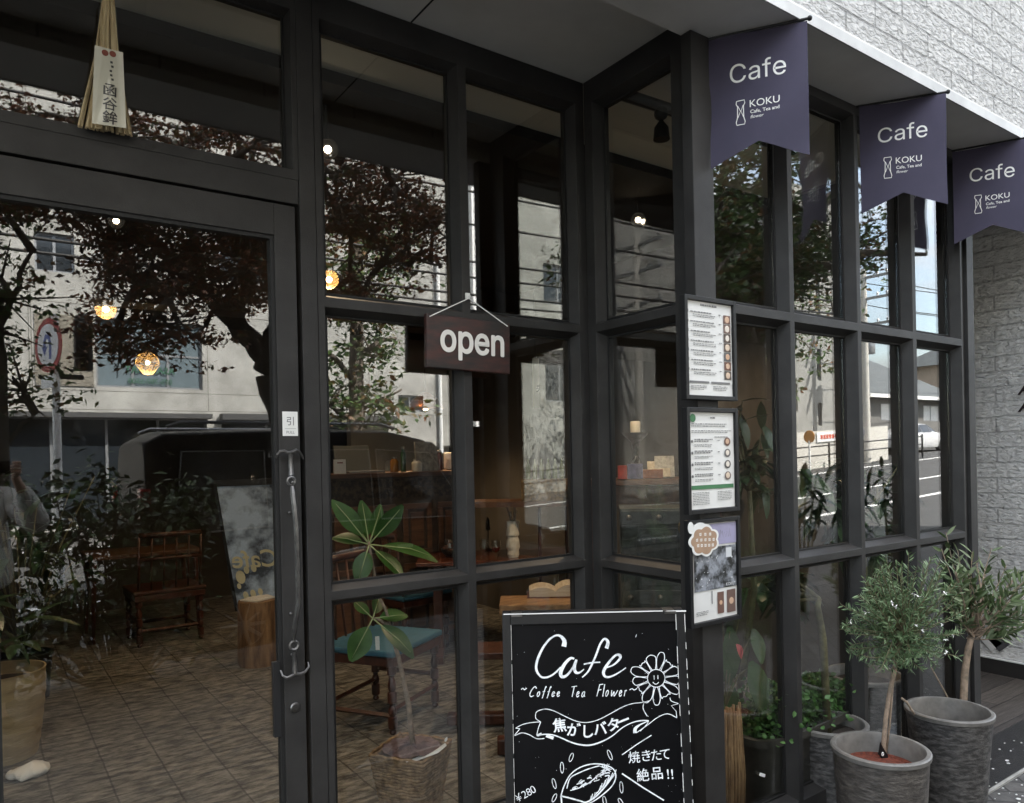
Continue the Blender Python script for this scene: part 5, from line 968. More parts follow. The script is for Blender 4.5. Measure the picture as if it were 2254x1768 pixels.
for s in (-1, 1): mb = MB(); mb.tube([q+ubb*.1*s+Vector((0, 0, -.14))+ubb*.05, (q+ubb*.1*s+ubb*.05)*Vector((1, 1, 0)) if False else Vector(((q+ubb*(.1*s+.05)).x, (q+ubb*(.1*s+.05)).y, 0))], .013, 8); mb.build('leg', M_WOODR, t)

# log table, beige ribbed pot and cloth behind the door glass
q = onZ(548*K, 1420*K, 0)+Vector((.05, .12, 0)); t = thing('log_stump', tuple(q), 'debarked log stump used as a stand behind the door glass', 'stump'); hz = at(548*K, 1275*K, (q-Vector(CAM)).dot(Vector(_f))).z
mb = MB(); mb.lathe(q, [(.15, 0), (.155, .03), (.15, hz*.5), (.145, hz-.01), (.138, hz)], 28); mb.v = [tuple(Vector(p)+(Vector(p)-q)*Vector((1, 1, 0))*.06*mnoise.noise(Vector(p)*4)) for p in mb.v]; mb.build('log', mat('striped stripped log', (.33, .2, .1), .6, col2=(.1, .05, .022), vscale=5, mapscale=(5, 5, .8), bump=.2, bscale=20), t, smooth='auto')
mb = MB(); mb.box(q+Vector((0, 0, hz+.006)), (.2, .16, .01), rz=.5); mb.box(q+Vector((.02, .01, hz+.014)), (.16, .12, .005), rz=.1); o = mb.build('leaflet_stack', M_PAPER); tag(o, 'stack of white leaflets on top of the log stump', 'leaflets')
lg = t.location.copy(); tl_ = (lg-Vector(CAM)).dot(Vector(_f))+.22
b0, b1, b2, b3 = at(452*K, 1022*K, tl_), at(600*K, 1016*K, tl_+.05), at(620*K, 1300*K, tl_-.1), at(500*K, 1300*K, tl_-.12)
t = thing('reflection_board', tuple((b2+b3)/2), 'tilted board with pale blue picture behind the log stump, added for a reflected street board', 'sign board'); nb2 = (b1-b0).cross(b3-b0).normalized(); nb2 = nb2 if nb2.dot(Vector(CAM)-b0) > 0 else -nb2  # reversed board set inside in place of a kerb board's reflection
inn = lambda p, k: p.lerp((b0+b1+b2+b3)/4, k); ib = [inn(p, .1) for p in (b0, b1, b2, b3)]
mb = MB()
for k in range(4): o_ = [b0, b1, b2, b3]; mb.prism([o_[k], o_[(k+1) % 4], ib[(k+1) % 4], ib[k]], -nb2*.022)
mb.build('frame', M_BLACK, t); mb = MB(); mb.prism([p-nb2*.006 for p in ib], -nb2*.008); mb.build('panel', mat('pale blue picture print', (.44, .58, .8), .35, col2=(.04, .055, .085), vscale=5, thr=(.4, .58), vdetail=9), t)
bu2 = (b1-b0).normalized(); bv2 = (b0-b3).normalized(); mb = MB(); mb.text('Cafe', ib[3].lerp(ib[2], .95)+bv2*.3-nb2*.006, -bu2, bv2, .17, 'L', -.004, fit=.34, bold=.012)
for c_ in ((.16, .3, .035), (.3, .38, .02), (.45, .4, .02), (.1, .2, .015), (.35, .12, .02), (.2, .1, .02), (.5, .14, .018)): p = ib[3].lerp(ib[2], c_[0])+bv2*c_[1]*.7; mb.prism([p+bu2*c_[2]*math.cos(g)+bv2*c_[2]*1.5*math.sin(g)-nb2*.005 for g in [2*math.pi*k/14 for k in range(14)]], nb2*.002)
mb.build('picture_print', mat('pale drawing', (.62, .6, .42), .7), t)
q = onZ(36*K, 1610*K, 0); q += Vector((-.07, .05, 0)); t = thing('ribbed_planter', tuple(q), 'large beige ribbed planter with dark leaved plant behind the door glass', 'plant'); tq = (q-Vector(CAM)).dot(Vector(_f)); hz = at(60*K, 1425*K, tq).z; rr = (at(106*K, 1500*K, tq)-at(20*K, 1500*K, tq)).length
prof = []; 
for k in range(25): z = hz*k/24; prof.append((rr*(.78+.22*min(1, (k/24)*1.3)**.7)*(1+.012*math.sin(k*1.9)), z))
prof += [(rr*.97, hz), (rr*.93, hz-.03), (rr*.9, hz-.06)]; mb = MB(); mb.lathe(q, prof, 40); mb.build('pot', mat('beige ribbed stoneware', (.45, .36, .22), .7, col2=(.32, .25, .15), vscale=5, mapscale=(1, 1, 6), bump=.5, bscale=22), t, smooth='auto')
mb = MB(); mb.lathe(q+Vector((0, 0, hz-.065)), [(rr*.9, 0), (rr*.6, .012), (.002, .02)], 24); mb.build('soil', M_SOIL, t, smooth=True)
mb = MB(); lv = MB()
for k in range(5):
    a = random.uniform(1.8, 4.6); e = q+Vector((.2*math.cos(a), .2*math.sin(a), hz+random.uniform(.08, .4))); mb.tube([q+Vector((0, 0, hz-.05)), (q+e)/2+Vector((0, 0, hz*.7)), e], [.012, .008, .004], 6)
    for j in range(7): b_ = Vector(rng.normal(size=3)); b_.z -= .3; lv.leaf(e+Vector(rng.normal(size=3))*.08, b_, (0, 0, 1), random.uniform(.16, .3), random.uniform(.06, .1), .3)
mb.build('stem', M_STEMG, t, smooth=True); lv.build('foliage', M_LEAF_DK, t, smooth=True)
q = onZ(60*K, 1652*K, 0); mb = MB(); mb.ball(q+Vector((0, 0, .025)), .075, 24, (1.25, .75, .45)); mb.v = [tuple(Vector(p)+Vector((1, 1, .8))*.02*mnoise.noise(Vector(p)*22)) for p in mb.v]; o = mb.build('crumpled_cloth', M_PAPER); tag(o, 'crumpled white cloth on the slate floor beside the beige planter', 'cloth')
# table deep in the room seen through the door
q = onZ(290*K, 1360*K, 0)+Vector((.1, .3, 0)); t = thing('side_table', tuple(q), 'small wooden table deep inside the door opening', 'table'); mb = MB(); mb.box(q+Vector((0, 0, .72)), (.9, .6, .035)); mb.build('table_top', M_WOOD, t, bevel=.005)
for a, b in ((-.4, -.25), (.4, -.25), (-.4, .25), (.4, .25)): mb = MB(); mb.tube([q+Vector((a, b, .7)), q+Vector((a*1.05, b*1.05, 0))], [.022, .014], 8); mb.build('leg', M_WOODR, t)
t = thing('indoor_tree', (.2, 3.4, 0), 'dark leafy indoor plant by the small table behind the door', 'plant'); pot(t, (.2, 3.4, 0), .17, .13, .3, M_BLACK, M_BLACK, .26, M_SOIL); lv = MB(); mb = MB()
for k in range(26):
    a = random.random()*6.28; e = Vector((.2+random.uniform(.1, .5)*math.cos(a), 3.4+random.uniform(.1, .5)*math.sin(a), random.uniform(.7, 1.5))); mb.tube([(.2, 3.4, .3), Vector((.2, 3.4, .5)).lerp(e, .5), e], [.01, .006, .003], 5)
    for j in range(6): lv.leaf(e+Vector(rng.normal(size=3))*.07, Vector(rng.normal(size=3))+Vector((0, 0, -.4)), (0, 0, 1), random.uniform(.1, .2), random.uniform(.04, .08), .3)
mb.build('stem', M_STEMG, t, smooth=True); lv.build('foliage', M_LEAF_DK, t, smooth=True)

# plants standing inside behind the right hand glass
def leafy(name, base, z0, label, tips, nl, L, W, m, trunk=None, r0=.012, droop=.25, down=.3, potr=.15, poth=.3, pm=None):
    base = Vector((base[0], base[1], 0)); t = thing(name, tuple(base), label, 'plant', 'plants behind the right hand glass'); pot(t, tuple(base), potr, potr*.8, poth, pm or M_POT2, M_POTRIM, poth-.05, M_SOIL)
    mb = MB(); lv = MB(); hub = Vector(trunk[-1]) if trunk else base+Vector((0, 0, poth+.05))
    if trunk: mb.tube([base+Vector((0, 0, poth-.06))]+[Vector(p) for p in trunk], list(np.linspace(r0*1.3, r0*.8, len(trunk)+1)), 8)
    for e in tips:
        e = Vector(e); e.y = max(e.y, -.36); mid = hub.lerp(e, .55)+Vector(rng.normal(size=3))*.03; mid.y = max(mid.y, -.4); mb.tube([hub, mid, e], [r0*.7, r0*.45, r0*.2], 6)
        for j in range(nl):
            s = .35+.65*(j+.5)/nl; p = hub.lerp(mid, s*2) if s < .5 else mid.lerp(e, s*2-1); d = Vector(rng.normal(size=3)); d.z = d.z*.6-down; d.normalize(); d.y = abs(d.y) if p.y+d.y*L*1.2 < -.5 else d.y; lv.leaf(p, d, (0, 0, 1), L*random.uniform(.7, 1.2), W*random.uniform(.8, 1.15), droop, .2)
    mb.build('stem', M_STEMG, t, smooth=True); lv.build('foliage', m, t, smooth=True); return t
tk = [at(1812, 1408, 3.15), at(1806, 1370, 3.15), at(1800, 1335, 3.15), at(1803, 1318, 3.15)]; bb = tk[0]
leafy('potted_ficus', (bb.x+.02, bb.y), 0, 'dark long leaved plant with pale crooked trunk behind the second right hand pane', [at(x, y, 3.15+random.uniform(-.12, .2)) for x, y in ((1870, 1262), (1770, 1270), (1740, 1290), (1820, 1250), (1850, 1300), (1690, 1275), (1780, 1240))], 11, .16, .06, M_LEAF_DK, tk, .013, potr=.16, poth=.36)
bb = at(1900, 1400, 3.7)
leafy('umbrella_plant', (bb.x, bb.y), 0, 'tall glossy dark leaved plant behind the third right hand pane', [at(x, y, 3.7+random.uniform(-.15, .25)) for x, y in ((1800, 1030), (1860, 1010), (1930, 1030), (1990, 1020), (1960, 1080), (1900, 1060), (1840, 1080), (2030, 1080), (1940, 1160), (1980, 1180), (1880, 1150), (1780, 1080), (1760, 1030))], 15, .22, .08, M_LEAF_DK, [at(1905, 1300, 3.7), at(1900, 1200, 3.7), at(1895, 1150, 3.7)], .014, down=.5, potr=.18, poth=.4)
bb = at(1660, 1400, 3.2)
leafy('climbing_plant', (bb.x, bb.y+.1), 0, 'tall dark trailing plant behind the first right hand pane', [at(x, y, 3.25+random.uniform(-.1, .2)) for x, y in ((1600, 900), (1640, 880), (1680, 930), (1610, 990), (1660, 1010), (1700, 1000), (1630, 1060), (1600, 1040), (1690, 1080))], 12, .12, .05, M_LEAF_DK, [at(1660, 1300, 3.2), at(1655, 1200, 3.2), at(1650, 1080, 3.2)], .012, potr=.15, poth=.4)
# trough of ivy
q0, q1 = at(1652, 1690, 3.0), at(1850, 1640, 3.42); q0.z = q1.z = 0; dv = (q1-q0).normalized(); t = thing('ivy_trough', tuple((q0+q1)/2), 'dark trough of bright green ivy behind the lower right hand panes', 'planter'); hz = .37; sd_ = Vector((-dv.y, dv.x, 0)); Lq = (q1-q0).length
def oval(k, z, n=40): return [q0.lerp(q1, .5)+dv*((Lq/2+.02)*k*(abs(math.cos(a))**.6)*math.copysign(1, math.cos(a)))+sd_*(.115*k*(abs(math.sin(a))**.6)*math.copysign(1, math.sin(a)))+Vector((0, 0, z)) for a in [2*math.pi*i/n for i in range(n)]]
mb = MB(); rings = [oval(.84, 0), oval(.97, hz-.035), oval(1.06, hz-.03), oval(1.07, hz), oval(.99, hz), oval(.95, hz-.04)]; n = 40; vs = [p for r_ in rings for p in r_]; mb.add(vs, [(i*n+k, i*n+(k+1) % n, (i+1)*n+(k+1) % n, (i+1)*n+k) for i in range(5) for k in range(n)]); mb.build('trough', mat('dark olive plastic', (.05, .047, .04), .5, var=.4, vscale=20), t, smooth='auto')
mb = MB(); mb.add(oval(.96, hz-.03), [tuple(range(40))]); mb.build('soil', M_SOIL, t)
cs = []; ds = []
for k in range(1900):
    x = random.random(); hump = .09+.10*math.exp(-((x-.22)/.2)**2)+.06*math.exp(-((x-.75)/.15)**2); p = q0.lerp(q1, x)+sd_*random.gauss(0, .06)+Vector((0, 0, hz+random.uniform(-.02, hump))); cs.append(tuple(p)); d = rng.normal(size=3); d[2] = d[2]*.5; ds.append(tuple(d))
blades('foliage', cs, ds, .023, .021, M_LEAF_IVY, t)
mb = MB(); p = at(1678, 1706, 2.88); mb.box(p, (.035, .002, .012), ax=Matrix.Rotation(R(25), 3, 'Y')); mb.build('plant_tag', M_PAPER, t)
# anthurium in a rope wrapped pot
q = at(1597, 1640, 2.96); q.z = 0; t = thing('potted_anthurium', tuple(q), 'broad leaved anthurium with one pink flower in tall straw wrapped pot', 'plant', 'plants behind the right hand glass'); hz = at(1606, 1562, 2.96).z
mb = MB()
for k in range(70): a = 2*math.pi*k/70; c0 = .056+.006*random.random(); mb.tube([q+Vector((c0*1.0*math.cos(a), c0*math.sin(a), 0)), q+Vector((c0*1.15*math.cos(a+.04), c0*1.15*math.sin(a+.04), hz*.5)), q+Vector((c0*.95*math.cos(a+.1), c0*.95*math.sin(a+.1), hz+random.uniform(-.02, .04)))], .006, 5)
mb.build('straw_pot', mat('dry straw', (.34, .21, .1), .75, col2=(.15, .08, .035), vscale=30, mapscale=(3, 3, .5)), t, smooth=True)
mb = MB(); mb.lathe(q+Vector((0, 0, hz-.03)), [(.05, 0), (.045, .01), (.002, .012)], 16); mb.build('soil', M_SOIL, t)
lv = MB(); stm = MB()
for x, y, x2, y2, W in ((1606, 1390, 1612, 1480, .10), (1655, 1465, 1680, 1540, .11), (1612, 1520, 1600, 1590, .09), (1660, 1390, 1675, 1440, .07), (1640, 1300, 1610, 1350, .06), (1600, 1450, 1575, 1500, .08)):
    b_ = at(x, y, 2.96+random.uniform(-.04, .06)); e = at(x2, y2, 2.94); d = e-b_; stm.tube([q+Vector((0, 0, hz)), (q+b_)/2+Vector((0, 0, hz*.6)), b_], .003, 5); lv.leaf(b_-d*.12, d, (-.3, -.9, .3), d.length*1.5, W, .1, .15, 8)
lv.build('foliage', mat('anthurium leaf', (.045, .1, .03), .35, col2=(.03, .065, .02), vscale=9, transl=.2), t, smooth=True); stm.build('stem', M_STEMG, t)
mb = MB(); p = at(1628, 1434, 2.87); mb.leaf(p+Vector((-.02, 0, .03)), (.3, -.2, -.8), (.2, -.9, .2), .06, .05, .1, .3, 6); mb.leaf(p+Vector((.01, 0, .02)), (-.2, -.2, -.8), (.5, -.8, .1), .05, .035, .1, .3, 6); mb.build('flower', mat('pink anthurium flower', (.5, .1, .1), .35), t, smooth=True)

# ------------------------------------------------------------------ the street the glass mirrors
def facade(parent, x0, x1, z0, z1, y, wins, wall_m, depth=6, frame_m=None, pane_m=None, wall_name='wall'):
    """front wall at Y=y facing +Y with real window openings"""
    xs = sorted({x0, x1, *[v for q in wins for v in q[:2]]}); zs = sorted({z0, z1, *[v for q in wins for v in q[2:4]]}); mb = MB()
    for i in range(len(xs)-1):
        for j in range(len(zs)-1):
            cx, cz = (xs[i]+xs[i+1])/2, (zs[j]+zs[j+1])/2
            if any(q[0] < cx < q[1] and q[2] < cz < q[3] for q in wins): continue
            mb.quad((xs[i], y, zs[j]), (xs[i+1], y, zs[j]), (xs[i+1], y, zs[j+1]), (xs[i], y, zs[j+1]))
    for a, b, c, d in [q[:4] for q in wins]:
        for p, q in (((a, c), (b, c)), ((b, c), (b, d)), ((b, d), (a, d)), ((a, d), (a, c))): mb.quad((p[0], y, p[1]), (q[0], y, q[1]), (q[0], y-.22, q[1]), (p[0], y-.22, p[1]))
    mb.quad((x0, y, z0), (x0, y, z1), (x0, y-depth, z1), (x0, y-depth, z0)); mb.quad((x1, y, z0), (x1, y, z1), (x1, y-depth, z1), (x1, y-depth, z0)); mb.quad((x0, y, z1), (x1, y, z1), (x1, y-depth, z1), (x0, y-depth, z1)); mb.quad((x0, y-depth, z0), (x1, y-depth, z0), (x1, y-depth, z1), (x0, y-depth, z1))
    mb.build(wall_name, wall_m, parent, merge=1e-4)
    for q in wins:
        a, b, c, d = q[:4]; nx, nzz = (q[4], q[5]) if len(q) > 5 else (2, 1); pm = q[6] if len(q) > 6 else (pane_m or M_WINDARK)
        mb = MB(); f = .05
        mb.span((a, y-.16, c), (a+f, y-.1, d)); mb.span((b-f, y-.16, c), (b, y-.1, d)); mb.span((a+f, y-.16, c), (b-f, y-.1, c+f)); mb.span((a+f, y-.16, d-f), (b-f, y-.1, d))
        for k in range(1, nx): x = a+(b-a)*k/nx; mb.span((x-.03, y-.155, c+f), (x+.03, y-.105, d-f))
        for k in range(1, nzz): z = c+(d-c)*k/nzz; mb.span((a+f, y-.15, z-.025), (b-f, y-.11, z+.025))
        fr = mb.build('window', frame_m or M_ALU, parent); mb = MB(); mb.span((a+f, y-.14, c+f), (b-f, y-.13, d-f)); mb.build('pane', pm, fr)
t = thing('concrete_building', (4, -18, 0), 'long board marked concrete building across the street with a lettered office window', 'building')
wins = [(2.3, 4.72, 3.40, 5.08, 3, 2, M_WINBLUE), (1.1, 1.9, 6.05, 6.95, 2, 1), (-3.2, -1.6, 3.4, 5.1, 2, 1), (5.2, 6.6, 6.3, 7.7, 2, 1), (.2, 4.8, .1, 2.66, 4, 1), (5.15, 10.0, .1, 2.6, 4, 1), (9.9, 10.25, 7.1, 8.25, 1, 1), (10.5, 10.85, 7.1, 8.25, 1, 1), (10.35, 11.2, 2.95, 3.45, 2, 1), (13.35, 14.15, .4, 15.0, 1, 12), (-9, -6.5, .1, 2.6, 3, 1), (-9, -6.5, 3.4, 5.1, 3, 1), (16, 17.4, 3.4, 4.9, 2, 1), (16, 17.4, 6.8, 8.2, 2, 1), (11.3, 12.4, .4, 1.9, 2, 4)]
facade(t, -24, 20, -.2, 16, -18, wins, M_CONC, 9)
mb = MB()
for z in (2.85, 3.3, 5.35, 7.1, 8.9, 10.7, 12.5, 14.3): mb.span((-24, -18.004, z-.008), (13.2, -17.998, z+.008))
for x in (-6, -4, .95, 1.0, 4.85, 7.2, 9.4, 11.6): mb.span((x-.008, -18.003, 2.85), (x+.008, -17.997, 16))
mb.build('panel_joint', mat('joint shadow gap', (.12, .115, .1), .9), t)
mb = MB()
for k in range(56): z = 3.4+k*.03; mb.span((1.06, -17.99, z), (2.25, -17.965, z+.016))
mb.build('louver_panel', mat('beige louvre', (.36, .33, .27), .6, var=.2, vscale=3), t)
mb = MB(); mb.text('ASAHI ART', (3.5, -18.09, 3.78), (-1, 0, 0), (0, 0, 1), .3, 'C', .004, fit=1.15, bold=.02); mb.text('075-707-5500', (3.5, -18.09, 3.52), (-1, 0, 0), (0, 0, 1), .24, 'C', .004, fit=1.0, bold=.02); mb.build('window_lettering', mat('green window lettering', (.02, .09, .05), .6), t)
mb = MB(); mb.span((.0, -17.95, 2.64), (4.85, -17.6, 2.76)); mb.span((5.1, -17.95, 2.62), (10.1, -17.6, 2.78)); mb.build('canopy', mat('dark canopy', (.05, .05, .05), .6), t)
for x in (11.75, 12.3): mb = MB(); mb.tube([(x, -17.9, 0), (x, -17.9, 7.6)], .06, 8); mb.build('drain_pipe', M_PAPER, t)
for x in (13.12, 14.32): mb = MB(); mb.span((x-.13, -17.99, .3), (x+.13, -17.8, 15.4)); mb.build('pilaster', M_PAPER, t)
# grey building, apartments and house up the street
def block(name, label, x0, x1, y, h, wins, m, depth=8, cat='building', roof=None, group='buildings up the street'):
    z0 = GZ((x0+x1)/2)-1; t = thing(name, ((x0+x1)/2, y, z0+1), label, cat, group); facade(t, x0, x1, z0, h, y, wins, m, depth)
    if roof:
        rh, ov = roof; mb = MB(); ym = y-depth/2; a = [(x0-ov, y+ov, h), (x1+ov, y+ov, h), (x1+ov, y-depth-ov, h), (x0-ov, y-depth-ov, h)]; rd = min(depth/2, (x1-x0)/2)*.8; r1, r2 = (x0+rd*.6, ym, h+rh), (x1-rd*.6, ym, h+rh)
        mb.add(a+[r1, r2], [(0, 1, 5, 4), (1, 2, 5), (2, 3, 4, 5), (3, 0, 4), (3, 2, 1, 0)]); mb.build('roof', mat('grey roof tile', (.085, .095, .095), .6, var=.3, vscale=3, bump=.3, bscale=14), t)
        mb = MB(); mb.span((x0-ov-.02, y+ov, h-.15), (x1+ov+.02, y+ov+.03, h+.03)); mb.build('eave_board', M_PAPER, t)
    return t
block('office_building', 'grey rendered building with slim windows up the street', 27.2, 31.6, -18, 13, [(28.2, 28.7, 5.9, 7.4, 1, 1), (30.2, 30.5, 7.4, 9, 1, 1), (30.2, 30.5, 4.6, 6.0, 1, 1), (28.2, 28.7, 3.2, 4.4, 1, 1), (30.2, 30.5, 2.6, 3.6, 1, 1)], mat('grey render', (.3, .3, .28), .85, var=.15, vscale=.7))
ta = block('apartment_building', 'white apartment building with balconies behind the dark roofed house', 32.6, 44, -26, 9.3, [(33.2, 36, 3.6, 5.4, 3, 1), (33.2, 36, 6.3, 8.1, 3, 1), (38.2, 38.9, 6.2, 7.8, 1, 1), (40.6, 41.2, 6.6, 7.6, 1, 1)], M_CONC2, 10)
for z in (3.1, 5.8): mb = MB(); mb.span((32.8, -26, z), (36.4, -24.9, z+.12)); mb.span((32.8, -25, z+.12), (36.4, -24.9, z+.95)); mb.build('balcony', M_PAPER, ta)
block('roofed_house', 'two storey house with wide dark tiled roof at the corner', 36.6, 45.5, -19.5, 4.25, [(38.2, 40.4, 3.0, 3.9, 2, 1, M_PAPER), (42.6, 44.6, 3.0, 3.9, 2, 1, M_PAPER)], mat('brown grey house wall', (.16, .155, .145), .8, var=.2, vscale=1), 8, 'house', (2.8, .7))
block('street_shop', 'small white fronted shop with blue sign stripe beside the dark roofed house', 46.2, 52, -18.6, 4.0, [(47, 51, 1.8, 3.3, 3, 1)], M_CONC2, 6, 'shop')
block('brick_house', 'brown house far up the street', 54, 62, -19, 7.2, [(55, 57, 4.8, 6.2, 2, 1), (59, 61, 4.8, 6.2, 2, 1)], mat('tan wall', (.34, .28, .22), .85, var=.2), 8, 'house', (2, .5))
# street trees: each built of limbs that carry clumps of leaves
def tree(label, trunk, limbs, clumps, size, m, n=110, spread=.33, name='street_tree', group='trees along the street'):
    t = thing(name, (trunk[0][0][0], trunk[0][0][1], 0), label, 'tree', group); mb = MB()
    for pts, r in [trunk]+limbs:
        k = len(pts); q = [Vector(p) for p in pts]; fine = []; rad = []
        for i in range(k-1):
            for s in range(4): u_ = s/4; fine.append(q[i].lerp(q[i+1], u_)+Vector((mnoise.noise(q[i]*3+Vector((s, 0, 0))), mnoise.noise(q[i]*3+Vector((0, s, 0))), 0))*.03); rad.append(r[0]+(r[1]-r[0])*((i+u_)/(k-1)))
        fine.append(q[-1]); rad.append(r[1]); mb.tube(fine, rad, 12)
    hubs = [Vector(p) for pts, r in limbs for p in pts[1:]]+[Vector(trunk[0][-1])]
    for c in clumps:
        c = Vector(c); h = min(hubs, key=lambda p: (p-c).length); mid = h.lerp(c, .5)+Vector((0, 0, .1*(c-h).length)); mb.tube([h, mid, c], [.028, .018, .006], 5); hubs.append(c) if random.random() < .5 else None
        for k in range(3): mb.tube([mid, c+Vector(rng.normal(size=3))*spread*.8], [.01, .003], 4)
    mb.build('trunk', M_BARK, t, smooth=True); P = []
    for c in clumps:
        sc = random.uniform(.7, 1.25)
        sub = [np.array(c)+rng.normal(size=3)*spread*sc*np.array([1, 1, .55]) for _ in range(7)]
        for s_ in sub: P.append(s_+rng.normal(size=(n//7, 3))*spread*.38*np.array([1, 1, .45]))
    leaves_obj('crown', np.concatenate(P), size, m, t, flat=.45, aspect=.5); return t
V = lambda x, y, d: tuple(mirA(x, y, d))
cl = []
for x0, x1, y0, y1, k in ((0, 620, 385, 440, 26), (190, 620, 430, 470, 16), (190, 600, 465, 540, 27), (215, 590, 540, 600, 16), (225, 400, 600, 650, 8), (440, 600, 590, 640, 8), (225, 340, 690, 745, 7), (330, 430, 690, 725, 4), (690, 760, 310, 640, 14), (760, 900, 330, 420, 10), (700, 955, 420, 480, 11), (820, 950, 490, 560, 7), (690, 790, 570, 640, 6), (0, 640, 180, 380, 40), (640, 940, 200, 310, 16), (900, 955, 390, 440, 3)):
    for _ in range(k):
        x, y = random.uniform(x0, x1), random.uniform(y0, y1)
        if not (x < 215 and y > 590): cl.append(V(x, y, random.uniform(2.8, 4.0)))
tree('broad street tree with forked trunk behind the parked van', ([(2.0, -3.25, -.05), (1.97, -3.25, .9), (1.93, -3.2, 1.7), (1.80, -3.2, 2.16)], (.15, .125)),
     [([V(577, 765, 3.2), V(500, 680, 3.2), V(430, 610, 3.3), V(370, 550, 3.4), V(290, 470, 3.6), V(200, 400, 3.6)], (.085, .03)), ([V(575, 790, 3.2), V(600, 690, 3.1), V(625, 600, 3.0), V(650, 480, 3.0), V(700, 350, 3.0)], (.1, .03)), ([V(430, 610, 3.3), V(420, 520, 3.5), V(400, 430, 3.6), V(380, 300, 3.8)], (.05, .02)), ([V(500, 680, 3.2), V(540, 560, 3.4), V(560, 450, 3.6), V(540, 300, 3.9)], (.05, .02)), ([V(650, 480, 3.0), V(760, 480, 3.3), V(880, 540, 3.4), V(950, 560, 3.5)], (.035, .01))], cl, .047, M_LEAF_RED, 150, .15)
cl = [V(random.uniform(-160, -15), random.uniform(300, 600), random.uniform(3, 4.2)) for _ in range(24)]+[V(random.uniform(15, 45), random.uniform(780, 850), random.uniform(3.3, 3.5)) for _ in range(3)]+[V(random.uniform(-20, 25), random.uniform(640, 740), 3.4) for _ in range(4)]
tree('street tree with straight trunk behind the person', ([(.02, -3.42, -.05), (.03, -3.4, 1.2), (.04, -3.4, 2.2), (.0, -3.4, 3.2), (-.1, -3.4, 4.6)], (.13, .07)), [([(.0, -3.4, 3.2), (-.3, -3.6, 4.2), (-.6, -3.8, 5)], (.06, .02)), ([(.04, -3.4, 2.2), (.18, -3.4, 2.6), (.3, -3.3, 2.9)], (.03, .01)), ([(.03, -3.4, 1.5), (.2, -3.4, 1.75), (.3, -3.4, 1.85)], (.02, .008))], cl, .052, M_LEAF_TREE, 130, .17)
W2 = lambda x, y, d=-3.3: tuple(mirC(x, y, d)); cl = []
for x0, x1, y0, y1, k in ((1500, 1670, 290, 640, 46), (1690, 1790, 480, 590, 16), (1560, 1660, 560, 640, 6), (1700, 1730, 330, 480, 6), (1830, 1890, 440, 540, 5), (1480, 1700, 200, 320, 14)):
    for _ in range(k): cl.append(W2(random.uniform(x0, x1), random.uniform(y0, y1), random.uniform(-4.4, -2.6)))
tree('thick trunked street tree mirrored in the right hand panes', ([(5.85, -3.3, -.05), (5.84, -3.3, 1.0), (5.86, -3.3, 1.9), (5.9, -3.3, 2.5)], (.28, .22)), [([(5.9, -3.3, 2.5), (5.6, -3.4, 3.4), (5.3, -3.5, 4.6), (5.1, -3.6, 6)], (.16, .06)), ([(5.9, -3.3, 2.4), (6.5, -3.3, 3.2), (7.2, -3.4, 4.0), (8.2, -3.5, 4.6)], (.14, .04)), ([(6.5, -3.3, 3.2), (7.4, -2.9, 3.5), (8.4, -2.8, 3.6)], (.06, .02))], cl, .066, M_LEAF_TREE, 160, .24)
cl = [V(random.uniform(x0, x1), random.uniform(y0, y1), random.uniform(11.2, 12.6)) for x0, x1, y0, y1, k in ((700, 820, 560, 660, 14), (690, 760, 640, 700, 5), (770, 850, 700, 780, 7), (690, 740, 820, 900, 6), (780, 840, 830, 900, 6), (700, 850, 450, 560, 14)) for _ in range(k)]
tree('small pruned street tree on the far pavement above the van', ([(6.35, -12, -.1), (6.35, -12, 2.2), (6.4, -12, 4.6), (6.5, -12, 7.0)], (.2, .1)), [([(6.36, -12, 3.1), (5.9, -12, 3.6), (5.6, -12, 3.8)], (.07, .03)), ([(6.38, -12, 3.6), (6.9, -12, 4.0), (7.3, -12, 4.1)], (.07, .03)), ([(6.35, -12, 2.5), (7.0, -12, 2.8), (7.4, -12, 3.0)], (.05, .02)), ([(6.36, -12, 2.3), (5.8, -12, 2.6), (5.5, -12, 3.0)], (.05, .02)), ([(6.4, -12, 4.4), (5.9, -12, 5.0)], (.05, .02))], cl, .16, M_LEAF_TREE, 60, .4)
cl = [(x, random.uniform(-15.8, -13), random.uniform(3.5, 7.5)) for x in np.linspace(17, 25, 34)]
tree('street tree farther up the far pavement', ([(21, -14.6, .4), (21, -14.6, 2.5), (21.1, -14.5, 4)], (.2, .14)), [([(21.1, -14.5, 4), (19.5, -14.4, 5.5)], (.1, .03)), ([(21.1, -14.5, 4), (22.8, -14.4, 5.6)], (.1, .03))], cl, .2, M_LEAF_TREE, 70, .6)
t = thing('kerb_shrub', (.75, -3.35, 0), 'dark leafy shrub at the kerb beside the parked van, mirrored in the door', 'shrub'); mb = MB(); cs = []
for k in range(75):
    c = np.array([random.uniform(.2, 1.25), -3.3+random.uniform(-.25, .2), random.uniform(.1, 1.15)+.3*random.random()**2]); mb.tube([(.75+.3*(c[0]-.75), -3.35, 0), (.75+.7*(c[0]-.75), -3.33, c[2]*.5), tuple(c)], [.012, .008, .003], 5); cs.append(c+rng.normal(size=(60, 3))*.09)
mb.build('stem', M_BARK, t, smooth=True); leaves_obj('foliage', np.concatenate(cs), .075, M_LEAF_HEDGE, t, flat=.6, aspect=.5)
